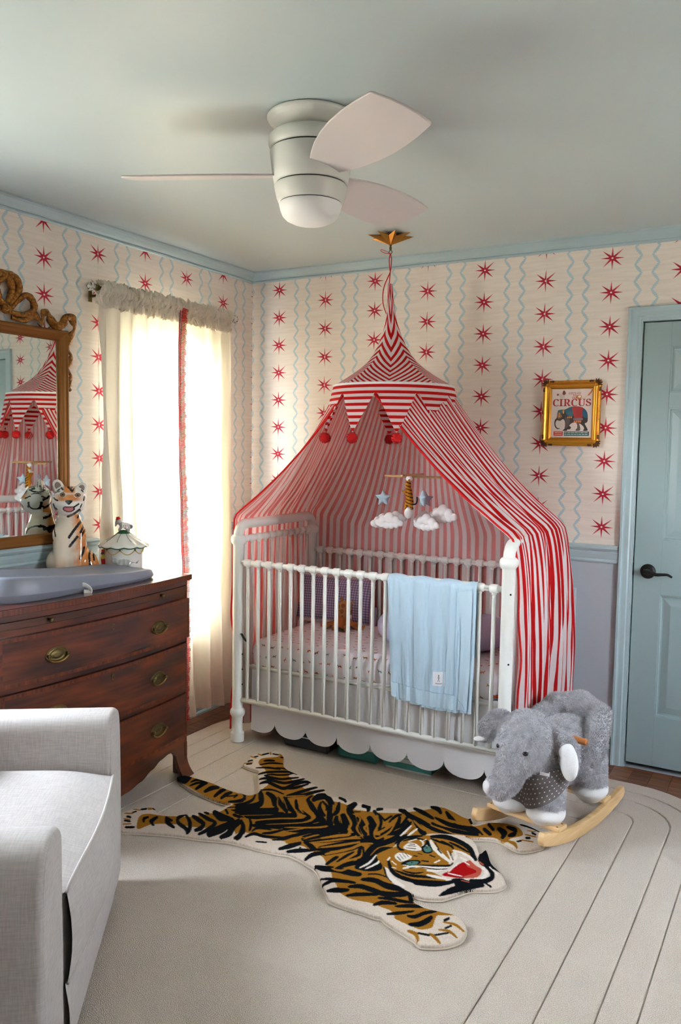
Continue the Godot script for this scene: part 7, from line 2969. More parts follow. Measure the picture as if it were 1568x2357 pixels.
			# woven label with a little printed emblem
			var lab := func(u: float, v: float) -> Vector3:
				return (cloth.call(lerpf(0.565, 0.705, u), lerpf(1.0 - 0.150 / total, 1.0 - 0.092 / total, v)) as Vector3) + Vector3(0, 0, 0.0040)
			st = begin()
			sheet(st, 8, 6, lab)
			part("label", done(st), M.label_print, bl, Transform3D(), "white label with a tiny grey emblem")

	# gingham pillow standing against the far end
	var pw := thing("pillow", "lavender gingham pillow with pink ruffled edge standing at the end of the crib", "pillow", Vector3(0.645, 0.530, 0.150), deg_to_rad(6.0))
	var tilt := Basis(Vector3.RIGHT, deg_to_rad(-14.0))
	st = begin()
	var hwid := 0.215
	var hhei := 0.118
	var puff := func(u: float, v: float, side: float) -> Vector3:
		var a := u * 2.0 - 1.0
		var b := v * 2.0 - 1.0
		var t := pow(maxf(0.0, (1.0 - pow(absf(a), 2.6)) * (1.0 - pow(absf(b), 2.6))), 0.55)
		var pinch := 1.0 - 0.05 * (1.0 - absf(a)) * absf(b)
		return tilt * Vector3(a * hwid * (1.0 - 0.03 * (1.0 - absf(b))), hhei + 0.004 + b * hhei * pinch, side * 0.052 * t)
	for s in [1.0, -1.0]:
		sheet(st, 26, 18, func(u: float, v: float) -> Vector3: return puff.call(u, v, s), 1.0, 0.55, s > 0)
	part("cover", done(st), M.gingham, pw)
	st = begin()
	var frill := func(u: float, v: float) -> Vector3:
		var p := u * 4.0
		var k := int(p) % 4
		var t := p - floorf(p)
		var c: Vector2 = [Vector2(-1, -1), Vector2(1, -1), Vector2(1, 1), Vector2(-1, 1)][k]
		var d: Vector2 = [Vector2(1, -1), Vector2(1, 1), Vector2(-1, 1), Vector2(-1, -1)][k]
		var e := c.lerp(d, t)
		var out := 0.016 * v
		return tilt * Vector3(e.x * (hwid * (1.0 - 0.03 * (1.0 - absf(e.y))) + out), hhei + 0.004 + e.y * (hhei * (1.0 - 0.05 * (1.0 - absf(e.x))) + out), 0.007 * sin(u * 250.0) * v)
	sheet(st, 360, 2, frill)
	part("ruffle", done(st), M.pink_cloth, pw)
	# bow ties at the side
	st = begin()
	for s in [-1.0, 1.0]:
		tube(st, curve([tilt * Vector3(0.222, 0.085, 0.0), tilt * Vector3(0.245, 0.075 + 0.02 * s, 0.012), tilt * Vector3(0.252, 0.045 + 0.025 * s, 0.016), tilt * Vector3(0.247, 0.012 + 0.03 * s, 0.020)], 5), [0.003, 0.006, 0.008, 0.009, 0.009, 0.009, 0.009, 0.009, 0.009, 0.009, 0.009, 0.009, 0.009, 0.008, 0.007, 0.006], 7, false, true, 0.3)
	tube(st, curve([tilt * Vector3(-0.222, 0.12, 0.0), tilt * Vector3(-0.240, 0.125, 0.012), tilt * Vector3(-0.244, 0.10, 0.016), tilt * Vector3(-0.236, 0.075, 0.016)], 5), 0.006, 7, false, true, 0.3)
	part("tie", done(st), M.gingham, pw)

	# nursing pillow: a fat crescent
	var np := thing("nursing_pillow", "plain lavender crescent nursing pillow lying behind the blue blanket", "cushion", Vector3(1.375, 0.548, 0.36), 0.0)
	var pts := []
	var rad := []
	for k in 25:
		var t := k / 24.0
		var a := lerpf(deg_to_rad(150), deg_to_rad(420), t)
		pts.append(Vector3(0.205 * cos(a) * 1.18, 0.082 + 0.010 * cos(a), -0.150 * sin(a) + 0.02))
		rad.append(0.086 * pow(maxf(0.02, sin(PI * lerpf(0.12, 0.88, t))), 0.45))
	rad[0] *= 0.45
	rad[24] *= 0.45
	st = begin()
	tube(st, pts, rad, 24, false, true, 0.94)
	part("cover", done(st), M.lavender, np)

	# giraffe comforter
	var g := thing("giraffe_comforter", "small tan giraffe comforter blanket lying against the gingham pillow", "soft toy", Vector3(0.782, 0.535, 0.255), deg_to_rad(14.0))
	var head := [[1, Vector3(0, 0.094, 0), Vector3(0.040, 0.044, 0.032)], [1, Vector3(0, 0.074, 0.012), Vector3(0.036, 0.028, 0.028)]]
	var spots := [Vector3(0, 0.118, 0.03), Vector3(-0.028, 0.108, 0.02), Vector3(0.028, 0.108, 0.02), Vector3(-0.004, 0.090, 0.04), Vector3(0.034, 0.082, 0.01), Vector3(-0.034, 0.082, 0.01)]
	var hp := func(p: Vector3, _n: Vector3) -> Color:
		for s in spots:
			if p.distance_to(s) < 0.012:
				return Color(0.36, 0.13, 0.045)
		return Color(0.55, 0.25, 0.11)
	part("head", skin_mesh(skin(head, 0.003, 0.012), hp), M.plush, g)
	for s in [-1.0, 1.0]:
		part("ear", skin_mesh(skin([[0, Vector3(s * 0.032, 0.122, 0), Vector3(s * 0.047, 0.134, 0), 0.009, 0.006]], 0.003, 0.01), func(_p: Vector3, _n: Vector3) -> Color: return Color(0.52, 0.24, 0.11)), M.plush, g)
		part("horn", skin_mesh(skin([[0, Vector3(s * 0.014, 0.13, 0), Vector3(s * 0.017, 0.152, 0), 0.0065, 0.008]], 0.003, 0.008), func(_p: Vector3, _n: Vector3) -> Color: return Color(0.50, 0.23, 0.10)), M.plush, g)
		part("eye", tube_mesh(curve([Vector3(s * 0.026, 0.094, 0.029), Vector3(s * 0.020, 0.091, 0.034), Vector3(s * 0.014, 0.093, 0.034)], 4), 0.0012, 5), M.black_print, g)
	part("nose", ball_mesh(Vector3(0.003, 0.003, 0.002), 8, 6), M.black_print, g, Transform3D(Basis(), Vector3(0, 0.066, 0.041)))
	st = begin()
	var body := func(u: float, v: float) -> Vector3:
		var a := TAU * u
		var r := lerpf(0.020, 0.098 + 0.020 * sin(a * 5.0), v)
		return Vector3(r * cos(a) * 1.05, 0.052 * (1.0 - v) * (1.0 - v) + 0.010 + 0.009 * sin(a * 9.0) * v, r * sin(a) * 0.75 + 0.010)
	sheet(st, 90, 8, body)
	part("cloth_body", done(st), M.giraffe_cloth, g)
	for k in 4:
		var a: float = [0.5, 1.25, 1.9, 2.6][k]
		part("paw", skin_mesh(skin([[0, Vector3(0.080 * cos(a), 0.014, 0.062 * sin(a) + 0.01), Vector3(0.100 * cos(a), 0.011, 0.080 * sin(a) + 0.01), 0.011, 0.012]], 0.003, 0.01), func(_p: Vector3, _n: Vector3) -> Color: return Color(0.45, 0.19, 0.08)), M.plush, g)
	part("care_tag", box_mesh(Vector3(0.040, 0.034, 0.052), Vector3(0.026, 0.018, 0.0012), 0.0004), M.tag_print, g, Transform3D(Basis(Vector3.RIGHT, -0.5), Vector3(0, 0.012, 0.018)))

	# boxes pushed under the crib
	var bins := [["storage_bin", "low clear grey storage bin under the crib, second scallop from the left", Vector3(0.80, RUG_TOP, 0.50), Vector3(0.26, 0.115, 0.30), M.bin_grey, 0], ["wipes_pack", "teal wrapped packet under the crib below the middle of the skirt", Vector3(1.075, RUG_TOP, 0.50), Vector3(0.21, 0.10, 0.28), M.teal_pack, 1], ["diaper_pack", "white packet with a teal base under the crib, right of the teal packet", Vector3(1.335, RUG_TOP, 0.50), Vector3(0.24, 0.11, 0.28), M.white_pack, 2]]
	for b in bins:
		var t := thing(b[0], b[1], "storage box" if b[5] == 0 else "packet", b[2])
		part("body", box_mesh(Vector3(0, b[3].y / 2 + 0.0005, 0), b[3], 0.012), b[4], t)
		if b[5] == 0:
			part("lid", box_mesh(Vector3(0, b[3].y + 0.006, 0), Vector3(b[3].x + 0.012, 0.012, b[3].z + 0.012), 0.004), M.white_paint, t)
			for y in [0.06, 0.085]:
				part("rib", box_mesh(Vector3(0, y, b[3].z / 2 + 0.001), Vector3(b[3].x - 0.03, 0.005, 0.004), 0.001), M.white_paint, t)
		else:
			var m2: Material = M.white_paint if b[5] == 1 else M.teal_pack
			part("print_band", box_mesh(Vector3(0, 0.028 if b[5] == 2 else 0.072, 0), Vector3(b[3].x + 0.001, 0.030, b[3].z + 0.001), 0.002), m2, t)
			for k in 3:
				part("print_line", box_mesh(Vector3(-0.03 + 0.01 * k, 0.062 + 0.012 * k, b[3].z / 2 + 0.0004), Vector3(0.11 - 0.02 * k, 0.005, 0.0012), 0.0003), M.teal_pale, t)

	# black strap looped on the left front post
	var ss := thing("strap", "small black strap and clip on the left front crib post", "strap", Vector3(CX0 + 0.028, 0.535, CZ1))
	st = begin()
	tube(st, curve([Vector3(0.0, 0.014, 0.012), Vector3(0.006, 0.020, 0.018), Vector3(0.014, 0.012, 0.020), Vector3(0.022, -0.006, 0.012), Vector3(0.032, -0.022, -0.002)], 5), 0.006, 8, false, true, 0.5)
	part("band", done(st), M.black_metal, ss)
	part("stud", ball_mesh(Vector3(0.003, 0.003, 0.002), 10, 6), M.white_metal, ss, Transform3D(Basis(), Vector3(0.007, 0.014, 0.0245)))


# ---------------------------------------------------------------- mobile hanging in the tent
func build_mobile() -> void:
	var at := Vector3(1.272, 1.335, 0.515)
	var m := thing("mobile", "felt mobile of stars, clouds and a tiger on a wooden dowel inside the canopy", "mobile", at)
	for k in 2:
		var a := 0.08 + PI / 2 * k
		var d := Vector3(cos(a), 0, -sin(a)) * 0.135
		part("dowel", tube_mesh([-d, Vector3.ZERO, d], 0.0052, 12), M.birch, m, Transform3D(Basis(), Vector3(0, 0.008 * k, 0)))
	var apex := Vector3(-0.012, 0.245, -0.03)
	var st := begin()
	for k in 2:
		var a := 0.08 + PI / 2 * k
		var d := Vector3(cos(a), 0, -sin(a)) * 0.130
		tube(st, [apex, d + Vector3(0, 0.006, 0)], 0.0007, 4)
		tube(st, [apex, -d + Vector3(0, 0.006, 0)], 0.0007, 4)
	tube(st, [apex, apex + Vector3(-0.02, 0.17, -0.02)], 0.0008, 4)
	var hang := part("string", done(st), M.white_cloth, m)
	hang.set_meta("kind", "stuff")
	# hung pieces: kind, place, turn, size, material
	var star := []
	for k in 10:
		var a := TAU * k / 10 + PI / 2
		star.append(Vector2(cos(a), sin(a)) * (0.040 if k % 2 == 0 else 0.0205))
	var star_mesh := puffy(curve(star, 2, true), 0.011)
	for s in [[Vector3(-0.139, -0.103, 0.015), 0.25, M.felt_blue], [Vector3(0.032, -0.105, -0.075), 0.6, M.felt_lilac], [Vector3(0.062, -0.098, 0.02), -0.85, M.felt_blue]]:
		part("star", star_mesh, s[2], m, Transform3D(Basis(Vector3.UP, s[1]), s[0]))
	var cl := []
	for b in [[-0.058, -0.006, 0.018], [-0.034, 0.010, 0.020], [0.0, 0.020, 0.026], [0.032, 0.008, 0.021], [0.058, -0.006, 0.016], [0.036, -0.016, 0.015], [0.010, -0.020, 0.016], [-0.016, -0.020, 0.016], [-0.040, -0.016, 0.015]]:
		cl.append([1, Vector3(b[0], b[1], 0), Vector3(b[2], b[2], b[2] * 0.72)])
	var cloud_mesh := skin_mesh(skin(cl, 0.003, 0.006))
	for c in [[Vector3(-0.088, -0.206, 0.05), 0.15, M.felt_white, 0.92], [Vector3(-0.138, -0.212, 0.02), 1.05, M.felt_white, 0.85], [Vector3(-0.105, -0.196, -0.05), 0.4, M.felt_white, 0.7], [Vector3(0.035, -0.196, -0.06), 1.2, M.felt_white, 0.85], [Vector3(0.075, -0.208, 0.0), -0.25, M.felt_white, 0.98], [Vector3(0.132, -0.170, -0.05), -0.2, M.felt_white, 1.05]]:
		part("cloud", cloud_mesh, c[2], m, Transform3D(Basis(Vector3.UP, c[1]).scaled(Vector3.ONE * c[3]), c[0]))
	# threads down to the pieces
	st = begin()
	for t in [[Vector3(-0.130, 0, 0.01), Vector3(-0.139, -0.066, 0.015)], [Vector3(-0.139, -0.14, 0.015), Vector3(-0.138, -0.19, 0.02)], [Vector3(-0.075, 0, 0.005), Vector3(-0.088, -0.186, 0.05)], [Vector3(0.060, 0, -0.005), Vector3(0.062, -0.06, 0.02)], [Vector3(0.062, -0.14, 0.02), Vector3(0.075, -0.185, 0.0)], [Vector3(0.0, 0.0, -0.12), Vector3(0.032, -0.07, -0.075)], [Vector3(0.125, 0, -0.01), Vector3(0.132, -0.145, -0.05)], [Vector3(0, 0, 0.01), Vector3(-0.006, -0.012, 0.02)]]:
		tube(st, [t[0], t[1]], 0.0006, 4)
	var th := part("thread", done(st), M.white_cloth, m)
	th.set_meta("kind", "stuff")
	# the tiger, leaping upright between two white puffs
	var tp := Vector3(-0.002, -0.075, 0.03)
	var tb := [[0, Vector3(0.004, -0.038, 0), Vector3(-0.002, 0.016, 0), 0.018, 0.014], [1, Vector3(-0.004, 0.040, 0.004), Vector3(0.014, 0.017, 0.015)], [0, Vector3(-0.006, 0.004, 0.010), Vector3(-0.022, 0.010, 0.018), 0.006, 0.005], [0, Vector3(0.010, -0.045, 0.004), Vector3(0.020, -0.068, 0.006), 0.009, 0.006], [0, Vector3(-0.006, -0.045, 0.004), Vector3(-0.014, -0.070, 0.008), 0.009, 0.006], [0, Vector3(-0.006, 0.004, -0.010), Vector3(-0.018, 0.022, -0.014), 0.006, 0.005]]
	var tcol := func(p: Vector3, _n: Vector3) -> Color:
		if sin(p.y * 420.0 + p.x * 160.0) > 0.62 and p.x > -0.010:
			return Color(0.02, 0.015, 0.01)
		if p.y > 0.052 or (p.x < -0.012 and p.y > 0.02 and p.y < 0.040):
			return Color(0.75, 0.68, 0.60) if p.x < -0.010 else Color(0.50, 0.19, 0.02)
		return Color(0.52, 0.20, 0.02)
	var tig := part("tiger", skin_mesh(skin(tb, 0.0022, 0.010), tcol), M.plush, m, Transform3D(Basis(), tp), "little orange felt tiger")
	part("ears", skin_mesh(skin([[1, Vector3(0.004, 0.058, 0.010), Vector3(0.006, 0.007, 0.003)], [1, Vector3(0.004, 0.058, -0.006), Vector3(0.006, 0.007, 0.003)]], 0.0018, 0.003), func(_p: Vector3, _n: Vector3) -> Color: return Color(0.50, 0.19, 0.02)), M.plush, tig)
	part("tail", tube_mesh(curve([Vector3(0.014, -0.050, -0.004), Vector3(0.032, -0.046, -0.006), Vector3(0.038, -0.030, -0.006), Vector3(0.037, -0.014, -0.006)], 5), 0.0034, 7), M.black_print, tig)
	part("puff", skin_mesh(skin([[1, Vector3(0.0, -0.088, 0.004), Vector3(0.019, 0.026, 0.016)]], 0.003, 0.006)), M.felt_white, tig)
	part("puff", skin_mesh(skin([[1, Vector3(-0.002, 0.066, -0.004), Vector3(0.016, 0.014, 0.012)]], 0.003, 0.006)), M.felt_white, tig)


# a stuffed felt shape: an outline swollen towards its middle
func puffy(outline: Array, thick: float) -> ArrayMesh:
	var st := begin()
	var n := outline.size()
	smooth(st)
	var steps := 5
	for s in [-1.0, 1.0]:
		for k in steps:
			for i in n:
				var P := func(ii: int, kk: int) -> Vector3:
					var q: Vector2 = outline[ii % n]
					var t := float(kk) / steps
					var z := thick * sqrt(maxf(0.0, 1.0 - (1.0 - t) * (1.0 - t)))
					var p := q * (1.0 - t)
					return Vector3(p.x, p.y, s * (z + 0.001))
				if (s > 0) == (k >= 0):
					quad(st, P.call(i, k), P.call(i + 1, k), P.call(i + 1, k + 1), P.call(i, k + 1))
				else:
					quad(st, P.call(i + 1, k), P.call(i, k), P.call(i, k + 1), P.call(i + 1, k + 1))
	for i in n:
		var a: Vector2 = outline[i]
		var b: Vector2 = outline[(i + 1) % n]
		quad(st, Vector3(a.x, a.y, -0.001), Vector3(b.x, b.y, -0.001), Vector3(b.x, b.y, 0.001), Vector3(a.x, a.y, 0.001))
	flat(st)
	return done(st)


# ---------------------------------------------------------------- on the dresser
func build_dresser_top_things() -> void:
	changing_pad()
	tiger_figurine()
	cookie_jar()


func changing_pad() -> void:
	var p := thing("changing_pad", "lavender grey peanut-shaped changing tray on top of the dresser", "changing pad", Vector3(0.358, 0.9065, 1.700))
	# outline of the tray, waisted in the middle; the rim rises towards both ends, more to the left one
	var rim := func(z: float) -> float:
		return lerpf(0.034, 0.088, smoothstep(-0.44, 0.44, z)) + 0.010 * pow(absf(z) / 0.42, 2.0) - (0.016 * smoothstep(-0.30, -0.42, z))
	var n := 96
	var outl := func(t: float, inset: float) -> Vector2:
		var a := TAU * t
		var c := cos(a)
		var s := sin(a)
		var e := 2.0 / 3.6
		var x := signf(c) * pow(absf(c), e) * (0.158 - inset)
		var z := signf(s) * pow(absf(s), e) * (0.402 - inset)
		x *= 1.0 - 0.07 * exp(-pow(z / 0.16, 2.0))
		return Vector2(x, z)
	# rings from the foot up the outside, over the rim and down into the hollow: inset, share of the rim height
	var rings := [[0.012, 0.0], [0.004, 0.12], [0.0, 0.30], [0.0, 0.36], [0.006, 0.90], [0.010, 0.985], [0.016, 1.0], [0.024, 0.97], [0.050, 0.74], [0.090, 0.50], [0.130, 0.40], [0.163, 0.38]]
	var st := begin()
	smooth(st)
	for k in rings.size() - 1:
		if k == 2:
			smooth(st)
		for i in n:
			var P := func(ii: int, kk: int) -> Vector3:
				var q: Vector2 = outl.call(float(ii % n) / n, minf(rings[kk][0], 0.160))
				var hgt: float = rim.call(q.y)
				if rings[kk][0] > 0.02:
					hgt = maxf(hgt * rings[kk][1], 0.026)
					return Vector3(q.x, hgt, q.y)
				return Vector3(q.x, hgt * rings[kk][1], q.y)
			quad(st, P.call(i, k), P.call(i, k + 1), P.call(i + 1, k + 1), P.call(i + 1, k))
	flat(st)
	part("tray", done(st), M.pad_foam, p)
	# strap end hooked out at the front
	st = begin()
	tube(st, curve([Vector3(0.148, 0.030, 0.055), Vector3(0.158, 0.028, 0.048), Vector3(0.172, 0.016, 0.040), Vector3(0.170, 0.004, 0.038), Vector3(0.150, 0.003, 0.050)], 5), 0.009, 10, false, true, 0.35, Vector3(0, 0, 1))
	part("strap", done(st), M.white_paint, p, Transform3D(), "white strap end")


func seg_d(p: Vector2, a: Vector2, b: Vector2) -> float:
	var ab := b - a
	var t := clampf((p - a).dot(ab) / maxf(ab.length_squared(), 1e-9), 0.0, 1.0)
	return p.distance_to(a + ab * t)


func tiger_figurine() -> void:
	var t := thing("tiger_figurine", "glazed ceramic sitting tiger cub with open mouth beside the mirror", "figurine", Vector3(0.104, 0.9065, 1.452), deg_to_rad(45.0))
	var body := [
		[0, Vector3(-0.005, 0.255, -0.012), Vector3(0.0, 0.175, -0.010), 0.044, 0.060],
		[0, Vector3(0.0, 0.175, -0.010), Vector3(0.002, 0.075, -0.018), 0.062, 0.076],
		[1, Vector3(0.002, 0.055, -0.020), Vector3(0.086, 0.060, 0.070)],
		[0, Vector3(-0.036, 0.170, 0.022), Vector3(-0.040, 0.012, 0.046), 0.032, 0.022],
		[0, Vector3(0.036, 0.170, 0.022), Vector3(0.036, 0.012, 0.046), 0.032, 0.022],
		[1, Vector3(0.072, 0.045, -0.002), Vector3(0.042, 0.050, 0.050)],
		[1, Vector3(-0.062, 0.045, -0.005), Vector3(0.036, 0.050, 0.050)],
		[0, Vector3(0.095, 0.030, 0.0), Vector3(0.088, 0.010, 0.045), 0.022, 0.016],
		[1, Vector3(0.0, 0.316, 0.004), Vector3(0.066, 0.058, 0.058)],
		[1, Vector3(0.0, 0.300, 0.016), Vector3(0.068, 0.046, 0.046)],
		[1, Vector3(0.001, 0.300, 0.052), Vector3(0.032, 0.022, 0.026)],
		[1, Vector3(0.001, 0.272, 0.040), Vector3(0.028, 0.016, 0.026)],
		[1, Vector3(-0.046, 0.374, -0.010), Vector3(0.022, 0.028, 0.010), Basis(Vector3.BACK, 0.35)],
		[1, Vector3(0.050, 0.362, -0.010), Vector3(0.022, 0.028, 0.010), Basis(Vector3.BACK, -0.45)],
	]
	var k := 0.018
	var sk := skin(body, 0.0026, k)
	# strokes painted on the glaze: points in the figure's own front view, with half width
	var marks := [
		[[-0.004, 0.247], [0.020, 0.258], [0.043, 0.276], 0.0050], [[0.022, 0.289], [0.040, 0.301], 0.0035], [[0.034, 0.240], [0.042, 0.258], [0.047, 0.268], 0.0036],
		[[0.000, 0.160], [0.020, 0.190], [0.050, 0.228], 0.0055], [[0.046, 0.180], [0.056, 0.200], [0.064, 0.222], 0.0045], [[0.002, 0.122], [0.016, 0.140], [0.034, 0.163], 0.0050],
		[[0.046, 0.155], [0.052, 0.170], [0.062, 0.188], 0.0045], [[0.068, 0.165], [0.076, 0.180], [0.080, 0.195], 0.0038], [[0.084, 0.040], [0.080, 0.080], [0.085, 0.110], [0.096, 0.115], 0.0042], [[0.108, 0.085], [0.118, 0.070], [0.126, 0.055], 0.0042],
		[[0.100, 0.060], [0.096, 0.085], [0.104, 0.098], 0.0036], [[0.045, 0.070], [0.056, 0.095], [0.060, 0.115], 0.0045],
		[[-0.070, 0.225], [-0.060, 0.190], [-0.054, 0.165], 0.0030], [[-0.078, 0.175], [-0.072, 0.155], [-0.066, 0.145], 0.0030], [[-0.058, 0.288], [-0.054, 0.270], 0.0030],
		[[-0.004, 0.371], [0.004, 0.366], [0.010, 0.358], 0.0042], [[0.014, 0.372], [0.008, 0.364], 0.0035], [[0.020, 0.364], [0.014, 0.352], 0.0030],
		[[-0.030, 0.366], [-0.024, 0.361], 0.0038], [[-0.046, 0.354], [-0.038, 0.360], 0.0030], [[-0.058, 0.344], [-0.046, 0.350], [-0.036, 0.352], 0.0022],
		[[0.050, 0.358], [0.056, 0.350], 0.0026], [[0.062, 0.330], [0.060, 0.316], 0.0030], [[-0.060, 0.325], [-0.052, 0.318], [-0.044, 0.316], 0.0030], [[-0.062, 0.300], [-0.058, 0.285], [-0.048, 0.278], 0.0032],
		[[-0.068, 0.370], [-0.066, 0.352], [-0.060, 0.335], 0.0020], [[-0.024, 0.391], [-0.018, 0.376], 0.0026], [[0.046, 0.285], [0.052, 0.300], 0.0024],
	]
	var lum := FastNoiseLite.new()
	lum.seed = 2
	lum.frequency = 30.0
	var paint := func(p: Vector3, n: Vector3) -> Color:
		var q := Vector2(p.x, p.y)
		var cream := Color(0.80, 0.68, 0.53)
		var white := Color(0.86, 0.81, 0.73)
		var orange := Color(0.62, 0.20, 0.025)
		var col := cream
		if p.y < 0.255:
			var ang := rad_to_deg(atan2(p.x + 0.012, p.z + 0.045))
			var o := smoothstep(10.0, 34.0, ang + 10.0 * lum.get_noise_3dv(p)) + smoothstep(60.0, 95.0, -ang) + smoothstep(0.10, 0.03, p.y) * 0.35 * smoothstep(0.012, 0.0, absf(absf(p.x) - 0.038) - 0.018)
			col = cream.lerp(orange, clampf(o, 0.0, 1.0) * 0.92)
			if p.z < -0.02 and sin(p.y * 150.0 + absf(p.x) * 90.0 + 3.0 * lum.get_noise_3dv(p * 0.4)) > 0.55:
				return Color(0.012, 0.010, 0.010)
		else:
			var o2 := smoothstep(0.340, 0.352, p.y) * smoothstep(0.030, 0.018, absf(p.x - 0.002)) + smoothstep(0.020, 0.008, absf(p.y - 0.328)) * smoothstep(0.066, 0.028, absf(p.x)) * (1.0 if p.z > 0.0 else 0.3)
			col = white.lerp(orange, clampf(o2, 0.0, 1.0) * 0.95)
			if p.z < -0.020 and p.y < 0.372:
				col = white.lerp(orange, smoothstep(0.35, 0.25, p.y))
				if sin(p.y * 150.0 + absf(p.x) * 90.0) > 0.70:
					return Color(0.012, 0.010, 0.010)
		if p.z > -0.05:
			for m in marks:
				for i in m.size() - 2:
					var a: Vector2 = Vector2(m[i][0], m[i][1])
					var b: Vector2 = Vector2(m[i + 1][0], m[i + 1][1])
					if seg_d(q, a, b) < m[m.size() - 1]:
						return Color(0.012, 0.010, 0.010)
			# eyes, nose and mouth
			for e in [Vector2(-0.024, 0.340), Vector2(0.036, 0.338)]:
				var d := Vector2((q.x - e.x) * 0.72, q.y - e.y).length()
				if d < 0.0036:
					return Color(0.012, 0.01, 0.01)
				if d < 0.0064:
					return Color(0.42, 0.20, 0.07)
				if d < 0.0088:
					return Color(0.012, 0.01, 0.01)
				if d < 0.0105:
					return white
			if p.z > 0.03:
				if p.y > 0.299 and p.y < 0.318 and absf(p.x - 0.002) < 0.014 * smoothstep(0.296, 0.312, p.y):
					return Color(0.015, 0.012, 0.012)
				var mm := Vector2((q.x - 0.001) / 0.0245, (q.y - 0.2815) / 0.0135)
				if mm.length() < 0.78 and q.y < 0.288:
					return Color(0.62, 0.20, 0.19)
				if mm.length() < 1.0 and q.y < 0.2925:
					return Color(0.02, 0.014, 0.014)
		return col
	part("body", skin_mesh(sk, paint), M.glaze, t)
	# dark inner ears
	for s in [-1.0, 1.0]:
		var c := Vector3(-0.045 if s < 0 else 0.049, 0.374 if s < 0 else 0.362, 0.0005)
		part("inner_ear", ball_mesh(Vector3(0.013, 0.018, 0.003), 16, 8), M.ear_glaze, t, Transform3D(Basis(Vector3.BACK, 0.35 if s < 0 else -0.45), c))
	part("mouth", skin_mesh(skin([[1, Vector3(0.001, 0.281, 0.062), Vector3(0.017, 0.0075, 0.006)]], 0.0016, 0.002), func(p: Vector3, _n: Vector3) -> Color: return Color(0.62, 0.20, 0.19) if p.y < 0.283 else Color(0.75, 0.62, 0.58)), M.glaze, t)


